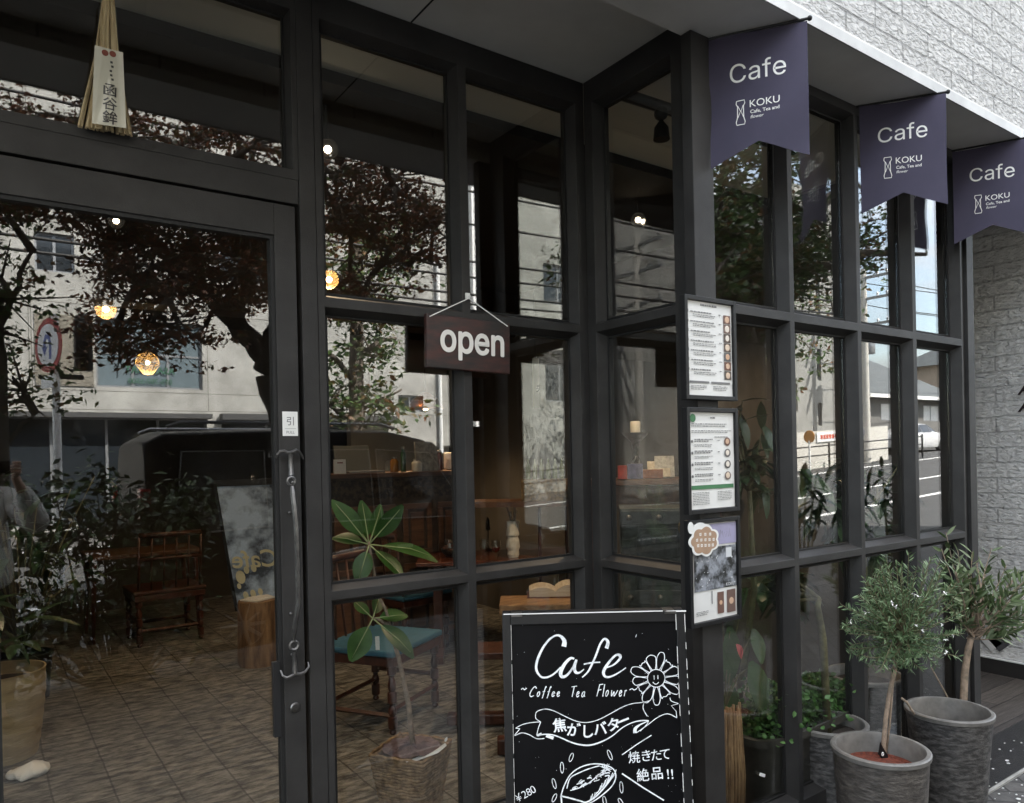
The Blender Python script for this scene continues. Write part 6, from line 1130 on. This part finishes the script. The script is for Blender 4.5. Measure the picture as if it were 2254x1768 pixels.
def kerb_plant(label, tips, nm):
    tp = [Vector(W2(x, y, random.uniform(-3.25, -2.75))) for x, y in tips]; c = sum(tp, Vector((0, 0, 0)))/len(tp); t = thing(nm, (c.x, c.y, 0), label, 'shrub', 'long leaved shrubs along the kerb'); mb = MB(); lv = MB(); hub = Vector((c.x, c.y, .15)); mb.tube([(c.x, c.y, -.03), hub], .03, 8)
    for e in tp:
        mid = hub.lerp(e, .6)+Vector((0, 0, .05)); mb.tube([hub, mid, e], [.014, .009, .004], 6)
        for j in range(14): p = mid.lerp(e, random.random()); d = Vector(rng.normal(size=3)); d.z = d.z*.5-.35; lv.leaf(p, d, (0, 0, 1), random.uniform(.14, .26), random.uniform(.045, .075), .25, .2)
    mb.build('stem', M_STEMG, t, smooth=True); lv.build('foliage', M_LEAF_DK, t, smooth=True)
kerb_plant('long leaved shrub nearest the thick trunked street tree', ((1700, 990), (1740, 978), (1720, 1080), (1700, 1150), (1770, 1060), (1760, 1000), (1690, 1040)), 'loquat_shrub')
kerb_plant('long leaved shrub between the other two kerb shrubs', ((1800, 985), (1830, 978), (1850, 1040), (1810, 1080), (1790, 1150), (1860, 1110), (1880, 985)), 'loquat_shrub')
kerb_plant('long leaved shrub farthest from the thick trunked street tree', ((1900, 995), (1930, 1000), (1950, 1040), (1900, 1060), (1920, 1110), (1880, 1180), (1910, 1220)), 'loquat_shrub')
# poles and wires
def pole(x, y, h, label, arms=True):
    z0 = GZ(x); t = thing('utility_pole', (x, y, z0), label, 'utility pole', 'concrete utility poles'); mb = MB(); mb.tube([(x, y, z0-.2), (x, y, h)], [.18, .11], 14); mb.build('shaft', M_CONC2, t, smooth='auto')
    for z in (h-.4, h-1.3, h-2.4): mb = MB(); mb.box((x, y, z), (.12, 2.2, .1)); [mb.lathe((x, y+q, z+.05), [(.05, 0), (.03, .06), (.06, .09), (.02, .16)], 8) for q in (-1, -.6, .6, 1)]; mb.build('cross_arm', M_ALU, t)
    mb = MB(); mb.lathe((x+.35, y, h-3.6), [(.22, 0), (.24, .05), (.24, .75), (.2, .8)], 14); mb.build('transformer', M_ALU, t, smooth='auto')
pole(30.9, -16.2, 9.2, 'nearer utility pole with three cross arms and transformer up the street'); pole(58, -16.6, 11.2, 'farther utility pole up the street'); pole(-14, -15.8, 9, 'utility pole far to the left across the street')
WL = ['power cable strung across the street front, %s' % q for q in ('lowest', 'second from below', 'third from below', 'fourth from below', 'fifth from below', 'highest')]
for k, (z, y) in enumerate(((4.6, -10.4), (4.75, -10.2), (5.15, -10.4), (5.35, -10.0), (6.3, -10.6), (6.9, -10.4))):
    mb = MB(); pts = [(x, y+.02*math.sin(x), z+.35*math.cosh((x-8)/24)-.35+max(0, x-8)*.035) for x in np.linspace(-30, 19, 22)]; mb.tube(pts, .025, 5); o = mb.build('power_cable', M_WIRE, smooth=True); tag(o, WL[k], 'cable', 'power cables over the street')
for k, z in enumerate((8.9, 8.6, 8.0, 7.4, 6.6, 6.0)):
    mb = MB(); a, b = Vector((30.9, -16.2+(.8 if k % 2 else -.8), z)), Vector((58, -16.6+(.8 if k % 2 else -.8), z+2.0)); mb.tube([a.lerp(b, s)-Vector((0, 0, 1.2*s*(1-s)*(1+.5*(k % 3)))) for s in np.linspace(0, 1, 14)], .022, 5); o = mb.build('power_cable', M_WIRE, smooth=True); tag(o, 'power cable between the two utility poles up the street, %s' % ('highest', 'second from top', 'third from top', 'fourth from top', 'fifth from top', 'lowest')[k], 'cable', 'power cables over the street')
# traffic sign with bent arrow
sx, sz = mirA(118, 735, 6.3).x, mirA(118, 735, 6.3).z; t = thing('traffic_sign', (sx, -6.3, 0), 'round red rimmed traffic sign with blue bent arrow on white pole', 'sign')
mb = MB(); mb.tube([(sx, -6.3, -.05), (sx, -6.3, sz+.32)], .038, 10); mb.build('pole', M_PAPER, t, smooth='auto'); sn = Vector((-.93, .36, 0)).normalized(); sxv = Vector((0, 0, 1)).cross(sn); SA = Matrix((sxv, Vector((0, 0, 1)), sn)).transposed(); sc_ = Vector((sx, -6.3, sz))+sn*.06
for nm, r_, o_, cl_ in (('rim', .27, 0, (.35, .02, .02)), ('face', .21, .004, (.75, .75, .75))): mb = MB(); mb.lathe(sc_+sn*o_, [(r_, 0), (r_, .006)], 30, SA); mb.build(nm, mat('sign '+nm, cl_, .4), t)
mb = MB(); mb.ribbon([sc_+sxv*a+Vector((0, 0, b)) for a, b in ((-.05, -.14), (-.05, .02), (-.03, .08), (.03, .09), (.06, .04), (.06, -.02))], .05, sn, .012); mb.add([sc_+sxv*a+Vector((0, 0, b))+sn*.012 for a, b in ((.0, -.01), (.12, -.01), (.06, -.1))], [(0, 1, 2)]); mb.build('arrow', mat('sign blue', (.03, .07, .3), .4), t)
mb = MB(); mb.box(sc_+Vector((0, 0, -.36)), (.02, .3, .12), rz=math.atan2(sn.y, sn.x)); mb.build('sub_plate', M_PAPER, t)
t = thing('signal_head', (sx+.2, -6.3, sz), 'dark traffic signal head fixed behind the round sign', 'signal'); mb = MB(); mb.box((sx+.25, -6.36, sz+.02), (.16, .16, .5)); mb.lathe((sx+.25, -6.36, sz+.27), [(.08, 0), (.07, .06), (.02, .09)], 12); mb.tube([(sx, -6.3, sz-.3), (sx+.25, -6.36, sz-.3)], .03, 6); mb.build('housing', mat('signal grey', (.06, .06, .055), .6), t, bevel=.02)
for q in (-.13, .02, .17): mb = MB(); mb.lathe((sx+.25, -6.28, sz+q), [(.05, 0), (.055, .08)], 14, Matrix.Rotation(R(-90), 3, 'X')); mb.build('lens_hood', M_BLACK, t)

# ---- vehicles: loft of rounded sections along the length
def vehicle(name, label, cat, group, loc, rz, Lm, st, half, paint, wheel_x, wr, wins, lamps, zb=.22):
    t = thing(name, loc, label, cat, group, rz); M = Matrix.Rotation(rz, 3, 'Z'); mb = MB(); n = 15; rows = []
    for x, zt, zbelt, hw, hr in st:
        pr = [(hw*.93, zb), (hw, zb+.12), (hw, zbelt-.06), (hw*.985, zbelt)]+([(hr+(hw*.985-hr)*(1-s)**1.1, zbelt+(zt-zbelt)*s) for s in (.3, .6, .85)]+[(hr*.93, zt-.012), (hr*.6, zt+.012), (0, zt+.02)] if zt > zbelt+.02 else [(hw*.96, zbelt+(zt-zbelt)*.3), (hw*.93, zbelt+(zt-zbelt)*.6), (hw*.88, zt), (hw*.7, zt+.012), (hw*.4, zt+.022), (0, zt+.026)])
        pts = [Vector((x, y, z)) for y, z in pr]+[Vector((x, -y, z)) for y, z in reversed(pr[:-1])]; rows.append(pts)
    m_ = len(rows[0]); vs = [p for r_ in rows for p in r_]; mb.add(vs, [(i*m_+k, i*m_+k+1, (i+1)*m_+k+1, (i+1)*m_+k) for i in range(len(rows)-1) for k in range(m_-1)]+[(i*m_, (i+1)*m_, (i+1)*m_+m_-1, i*m_+m_-1) for i in range(len(rows)-1)]+[tuple(range(m_-1, -1, -1)), tuple((len(rows)-1)*m_+k for k in range(m_))])
    mb.build('body', paint, t, smooth='auto', local=True, bevel=.02)
    for poly in wins:        # each pane: points (x,z) placed on the side of the body, pushed out 6 mm
        for s in (1, -1):
            def yat(x, z):
                for a, b in zip(st[:-1], st[1:]):
                    if a[0] <= x <= b[0]:
                        u_ = (x-a[0])/(b[0]-a[0]); zt = a[1]+(b[1]-a[1])*u_; zl = a[2]+(b[2]-a[2])*u_; hw = a[3]+(b[3]-a[3])*u_; hr = a[4]+(b[4]-a[4])*u_; k = max(0, min(1, (z-zl)/max(.05, zt-zl))); return hr+(hw*.985-hr)*(1-k)**1.1
                return half
            mq = MB(); mq.prism([(x, s*(yat(x, z)-.004), z) for x, z in poly], (0, s*.012, 0)); mq.build('side_window', mat('tinted car glass', (.035, .038, .042), .05, spec=.9), t, local=True); mq = MB(); pp = [(x, s*(yat(x, z)+.012), z) for x, z in poly]; mq.tube(pp+[pp[0], pp[1]], .008, 5); mq.build('window_trim', M_ALU, t, local=True)
    for x in wheel_x:
        for s in (1, -1):
            ax = Matrix.Rotation(R(-90*s), 3, 'X'); mq = MB(); mq.lathe((x, s*(half-.2), wr), [(wr*.6, 0), (wr*.93, .0), (wr, .04), (wr, .17), (wr*.93, .205), (wr*.64, .205), (wr*.62, .18)], 28, ax); w_ = mq.build('wheel', mat('tyre rubber', (.015, .015, .015), .8), t, local=True, smooth='auto')
            mq = MB(); mq.lathe((x, s*(half-.015), wr), [(wr*.62, -.03), (wr*.64, -.002), (wr*.6, .0), (wr*.58, -.03)], 28, ax)
            for k in range(10): a = 2*math.pi*k/10; mq.tube([(x, s*(half-.02), wr), (x+wr*.6*math.cos(a), s*(half-.015), wr+wr*.6*math.sin(a))], [.022, .014], 5)
            mq.lathe((x, s*(half-.015), wr), [(.05, -.02), (.045, .006), (.002, .008)], 12, ax); mq.build('rim', M_ALU, w_, local=True)
    for nm, c, d, cl_ in lamps: mq = MB(); mq.box(c, d); mq.build(nm, mat(nm+' lens', cl_, .2), t, local=True, bevel=.015)
    return t
van_st = [(0, 1.1, 1.0, .78, .7), (.03, 1.82, 1.06, .83, .66), (.18, 1.9, 1.06, .84, .68), (1.2, 1.93, 1.05, .85, .7), (2.2, 1.92, 1.03, .85, .69), (2.6, 1.84, 1.02, .85, .66), (3.05, 1.5, .98, .845, .62), (3.38, 1.12, .97, .84, .6), (3.6, .98, .95, .83, .6), (4.05, .86, .86, .80, .6), (4.16, .62, .62, .72, .6)]
vt = vehicle('parked_van', 'glossy black van parked at the kerb and mirrored in the glass', 'van', None, (1.02, -4.74, -.14), 0, 4.2, van_st, .85, mat('black car paint', (.007, .007, .008), .4, spec=.06), (.72, 3.3), .3, [[(.22, 1.08), (.95, 1.1), (.95, 1.74), (.3, 1.74)], [(1.02, 1.1), (1.95, 1.09), (1.95, 1.74), (1.02, 1.74)], [(2.02, 1.09), (3.0, 1.06), (2.62, 1.7), (2.02, 1.74)]], [('headlight', (3.98, .6, .72), (.25, .28, .16), (.7, .7, .72)), ('headlight', (3.98, -.6, .72), (.25, .28, .16), (.7, .7, .72)), ('taillight', (.02, .72, 1.2), (.08, .14, .5), (.25, .01, .01)), ('taillight', (.02, -.72, 1.2), (.08, .14, .5), (.25, .01, .01))])
mb = MB()
for s in (1, -1): mb.tube([(.2, s*.66, 1.94), (.3, s*.67, 1.98), (2.1, s*.67, 1.98), (2.25, s*.66, 1.94)], .016, 6)
mb.build('roof_rail', M_ALU, vt, local=True)
mb = MB(); mb.prism([(2.7, -.56, 1.8), (2.7, .56, 1.8), (3.32, .6, 1.235), (3.32, -.6, 1.235)], (.012, 0, .016)); mb.build('windscreen', M_WINDARK, vt, local=True)
for s in (1, -1): mb = MB(); mb.ball((2.85, s*.96, 1.1), .09, 12, (.7, .9, 1.1)); mb.tube([(2.8, s*.84, 1.05), (2.84, s*.93, 1.08)], .02, 6); mb.build('wing_mirror', M_BLACK, vt, local=True, smooth='auto')
for z in (.6,): mb = MB(); mb.box((1.3, .853, .82), (.16, .012, .03)); mb.box((2.25, .853, .82), (.16, .012, .03)); mb.build('door_handle', M_ALU, vt, local=True)
car_st = [(0, .72, .72, .78, .6), (.06, .95, .9, .83, .62), (.9, 1.0, .92, .86, .62), (1.15, 1.06, .93, .87, .6), (1.75, 1.42, .94, .87, .58), (2.6, 1.45, .94, .87, .58), (3.3, 1.12, .93, .87, .58), (3.55, .98, .92, .87, .6), (4.3, .86, .86, .84, .6), (4.5, .6, .6, .76, .6)]
for lb, loc, rz, cl_ in (('silver white sedan waiting on the rising road, mirrored in the right panes', (41, -18.2, GZ(39)), R(184), (.6, .6, .6)), ('dark grey sedan farther up the rising road', (57, -13.5, GZ(57)), R(180), (.06, .065, .07))):
    vehicle('sedan_car', lb, 'car', 'cars on the street', loc, rz, 4.5, car_st, .87, mat('paint '+lb[:8], cl_, .25, coat=.6), (.85, 3.55), .31, [[(1.2, .98), (1.72, .98), (1.74, 1.36), (1.6, 1.34)], [(1.78, .98), (2.5, .98), (2.5, 1.38), (1.78, 1.38)], [(2.56, .98), (3.3, .98), (2.72, 1.36), (2.56, 1.38)]], [('headlight', (4.36, .6, .68), (.2, .26, .12), (.7, .7, .72)), ('headlight', (4.36, -.6, .68), (.2, .26, .12), (.7, .7, .72)), ('taillight', (.04, .62, .8), (.08, .26, .12), (.3, .01, .01)), ('taillight', (.04, -.62, .8), (.08, .26, .12), (.3, .01, .01))])
# guard rail, white site wall with red striped notice, round reflectors
t = thing('guard_rail', (24, -15.4, GZ(24)), 'dark two bar guard rail along the far pavement', 'rail'); mb = MB()
for z in (.6, .95): mb.tube([(x, -15.4, GZ(x)+z) for x in (10, 18, 26, 34)], .03, 6)
mb.build('bar', M_BLACK, t)
for x in np.arange(10, 34.1, 2.4): mb = MB(); mb.tube([(x, -15.4, GZ(x)-.1), (x, -15.4, GZ(x)+1.05)], .04, 8); mb.build('post', M_BLACK, t)
t = thing('site_wall', (27, -16.4, GZ(27)), 'low white site wall with red striped notice along the far pavement', 'wall'); mb = MB(); mb.add([(19, -16.5, GZ(19)-.3), (33, -16.5, GZ(33)-.3), (33, -16.5, GZ(33)+1.5), (19, -16.5, GZ(19)+1.5), (19, -16.4, GZ(19)-.3), (33, -16.4, GZ(33)-.3), (33, -16.4, GZ(33)+1.5), (19, -16.4, GZ(19)+1.5)], [(3, 2, 1, 0), (4, 5, 6, 7), (0, 1, 5, 4), (1, 2, 6, 5), (2, 3, 7, 6), (3, 0, 4, 7)]); mb.build('panel', M_CONC2, t)
mb = MB(); mb.box((29.2, -16.36, GZ(29.2)+1.25), (3.4, .03, .4), ax=Matrix.Rotation(-math.atan(.047), 3, 'Y')); nb_ = mb.build('notice_board', M_PAPER, t); mb = MB()
for k in range(14): mb.box((27.8+k*.2, -16.335, GZ(27.8+k*.2)+1.25), (.13, .01, .17))
mb.build('notice_print', mat('red orange print', (.5, .07, .03), .6), nb_)
for k, (x, lb, cl_) in enumerate(((25.2, 'round orange delineator disc on a post by the guard rail, nearer one', (.45, .2, .04)), (28.6, 'round grey delineator disc on a post by the guard rail, farther one', (.3, .3, .32)))): t = thing('delineator', (x, -15.2, GZ(x)), lb, 'marker', 'round delineators'); mb = MB(); mb.tube([(x, -15.2, GZ(x)), (x, -15.2, GZ(x)+1.2)], .04, 8); mb.build('post', M_PAPER, t); mb = MB(); mb.lathe((x, -15.2, GZ(x)+1.35), [(.22, -.02), (.24, 0), (.22, .02)], 20, Matrix.Rotation(R(90), 3, 'Y')); mb.build('disc', mat('disc '+lb[6:12], cl_, .4), t)
# ------------------------------------------------------------------ the person taking the photo, mirrored at the door glass
PF = R(14); fw = Vector((math.sin(PF), math.cos(PF), 0)); rt = Vector((math.cos(PF), -math.sin(PF), 0)); PB = Vector((-.035, -2.82, 0)); UP = Vector((0, 0, 1))
pt = thing('person', tuple(PB), 'person in white knit sweater and dark trousers holding up a phone', 'person')
W_ = lambda r_, f_, z: PB+rt*r_+fw*f_+UP*z
def skin(name, nodes, edges, m, parent, subs=2, smooth=True):
    me = bpy.data.meshes.new(name); o3 = Vector(PB); me.from_pydata([tuple(Vector(n[0])-o3) for n in nodes], edges, []); o = bpy.data.objects.new(name, me); COL.objects.link(o); o.parent = parent
    md = o.modifiers.new('skin', 'SKIN'); md.use_smooth_shade = True; sv = me.skin_vertices[0].data
    for v_, n in zip(sv, nodes): v_.radius = n[1] if isinstance(n[1], tuple) else (n[1], n[1])
    sv[0].use_root = True; md.branch_smoothing = .4; sb = o.modifiers.new('sub', 'SUBSURF'); sb.levels = subs; sb.render_levels = subs
    if m: me.materials.append(m)
    return o
M_SKIN = mat('skin', (.55, .36, .27), .5, var=.08, vscale=20); M_KNIT = mat('white knit wool', (.8, .79, .76), .9, var=.12, vscale=18, bump=.5, bscale=130); M_TROU = mat('dark trousers', (.02, .019, .022), .85, var=.3, vscale=9); M_HAIR = mat('dark brown hair', (.018, .012, .009), .45, var=.5, vscale=60, mapscale=(6, 6, 1))
ph_c = Vector((.055, -2.445, 1.5)); hr_ = Vector((.152, -2.47, 1.475)); hl_ = Vector((-.052, -2.48, 1.47))
el_r = Vector((.265, -2.62, 1.16)); el_l = Vector((-.31, -2.66, 1.15)); sh_r = W_(.165, .0, 1.335); sh_l = W_(-.165, .0, 1.335)
nd = [(W_(0, 0, .86), .13), (W_(0, .01, 1.02), (.12, .10)), (W_(0, .01, 1.2), (.135, .105)), (W_(0, 0, 1.33), (.11, .085)), (W_(0, .01, 1.40), .05), (W_(0, .03, 1.47), .052), (W_(0, .05, 1.53), (.072, .082)), (W_(0, .045, 1.6), (.078, .092)), (W_(0, .035, 1.66), (.06, .075)),
      (sh_r, .055), (el_r, .038), ((el_r+hr_)/2, .032), (hr_-UP*.035, .024), (sh_l, .055), (el_l, .038), ((el_l+hl_)/2, .032), (hl_-UP*.035, .024),
      (W_(.085, 0, .8), .1), (W_(.09, .01, .47), .062), (W_(.095, -.01, .27), .055), (W_(.095, -.02, .08), .038), (W_(.1, .1, .03), .034), (W_(-.085, 0, .8), .1), (W_(-.09, .02, .47), .062), (W_(-.095, 0, .27), .055), (W_(-.095, -.01, .08), .038), (W_(-.1, .11, .03), .034)]
ed = [(0, 1), (1, 2), (2, 3), (3, 4), (4, 5), (5, 6), (6, 7), (7, 8), (3, 9), (9, 10), (10, 11), (11, 12), (3, 13), (13, 14), (14, 15), (15, 16), (0, 17), (17, 18), (18, 19), (19, 20), (20, 21), (0, 22), (22, 23), (23, 24), (24, 25), (25, 26)]
for hb, s in ((12, 1), (16, -1)):       # five fingers each, closing on the phone
    wr_ = Vector(nd[hb][0]); palm = wr_+UP*.045+Vector((.006*s, 0, 0)); i0 = len(nd); nd.append((palm, .021)); ed.append((hb, i0))
    for k in range(4):
        b_ = palm+UP*(-.012+.017*k)+Vector((.012*s, .012, 0)); l = (.9, 1, .97, .8)[k]; j = len(nd)
        nd += [(b_, .0095), (b_+Vector((.004*s, .03*l, .004)), .0085), (b_+Vector((-.022*s, .043*l, .004)), .0078), (b_+Vector((-.044*s*l, .036, .002)), .0065)]; ed += [(i0, j), (j, j+1), (j+1, j+2), (j+2, j+3)]
    j = len(nd); b_ = palm+Vector((-.012*s, -.012, -.004)); nd += [(b_, .011), (b_+Vector((-.02*s, -.012, .012)), .0095), (b_+Vector((-.042*s, -.002, .02)), .008)]; ed += [(i0, j), (j, j+1), (j+1, j+2)]
skin('body', nd, ed, M_SKIN, pt)
skin('sweater', [(W_(0, 0, .75), (.2, .165)), (W_(0, .01, .95), (.205, .16)), (W_(0, .01, 1.15), (.195, .15)), (W_(0, 0, 1.3), (.15, .115)), (W_(0, .01, 1.40), (.075, .07)), (sh_r, .085), (sh_r.lerp(el_r, .55), .078), (el_r, .074), (el_r.lerp(hr_, .4), .062), (el_r.lerp(hr_, .74), .036), (sh_l, .085), (sh_l.lerp(el_l, .55), .078), (el_l, .074), (el_l.lerp(hl_, .4), .062), (el_l.lerp(hl_, .74), .036)], [(0, 1), (1, 2), (2, 3), (3, 4), (3, 5), (5, 6), (6, 7), (7, 8), (8, 9), (3, 10), (10, 11), (11, 12), (12, 13), (13, 14)], M_KNIT, pt)
skin('trousers', [(W_(0, 0, .8), (.15, .125)), (W_(.088, 0, .74), .115), (W_(.095, .01, .45), .098), (W_(.1, -.01, .12), .088), (W_(-.088, 0, .74), .115), (W_(-.095, .02, .45), .098), (W_(-.1, 0, .12), .088)], [(0, 1), (1, 2), (2, 3), (0, 4), (4, 5), (5, 6)], M_TROU, pt)
for s in (1, -1): skin('shoe', [(W_(.1*s, -.04, .045), (.045, .04)), (W_(.1*s, .07, .04), (.046, .035)), (W_(.105*s, .15, .035), (.04, .026))], [(0, 1), (1, 2)], M_BLACK, pt)
mb = MB(); hc = W_(0, .03, 1.6); mb.ball(hc+fw*-.015+UP*.02, .107, 20, (.92, 1.05, 1.08)); mb.v = [tuple(Vector(p)+(fw*-.05 if (Vector(p)-hc).dot(fw) > .045 and (Vector(p)-hc).z < .055 else Vector((0, 0, 0)))) for p in mb.v]
for k in range(26): a = R(100+160*k/25+0); d = rt*math.cos(a-R(90)+0)*.0+Matrix.Rotation(-PF, 3, 'Z') @ Vector((.09*math.sin(R(-110+220*k/25)), -.09*math.cos(R(-110+220*k/25)), 0)); mb.tube([hc+d*.8+UP*.06, hc+d*1.05-UP*.06, hc+d*1.0-UP*.2], [.022, .022, .008], 6)
mb.build('hair', M_HAIR, pt, smooth=True)
mb = MB(); mb.ball(W_(.032, .128, 1.6), .0125, 10); mb.ball(W_(-.032, .128, 1.6), .0125, 10); mb.build('eye', mat('eye', (.03, .02, .015), .2), pt, smooth=True)
mb = MB(); mb.tube([W_(0, .136, 1.6), W_(0, .152, 1.572), W_(0, .15, 1.56)], [.008, .013, .012], 8); mb.build('nose', M_SKIN, pt, smooth=True)
mb = MB(); mb.tube([W_(-.024, .13, 1.535), W_(0, .138, 1.533), W_(.024, .13, 1.535)], [.004, .007, .004], 8); mb.build('mouth', mat('lips', (.4, .15, .13), .5), pt, smooth=True)
for s in (1, -1): mb = MB(); mb.ball(W_(.086*s, .03, 1.585), .028, 10, (.4, .7, 1.1)); mb.build('ear', M_SKIN, pt, smooth=True)
t = thing('phone', tuple(ph_c), 'black phone held up sideways by the person', 'phone'); mb = MB(); mb.box(ph_c+Vector((0, -.012, 0)), (.152, .009, .074)); mb.build('case', M_BLACK, t, bevel=.003)
mb = MB()
for q in (-.012, .014): mb.lathe(ph_c+Vector((-.055, -.009, q)), [(.009, 0), (.008, -.002)], 14, AXY)
mb.build('camera_lens', M_WINDARK, t)
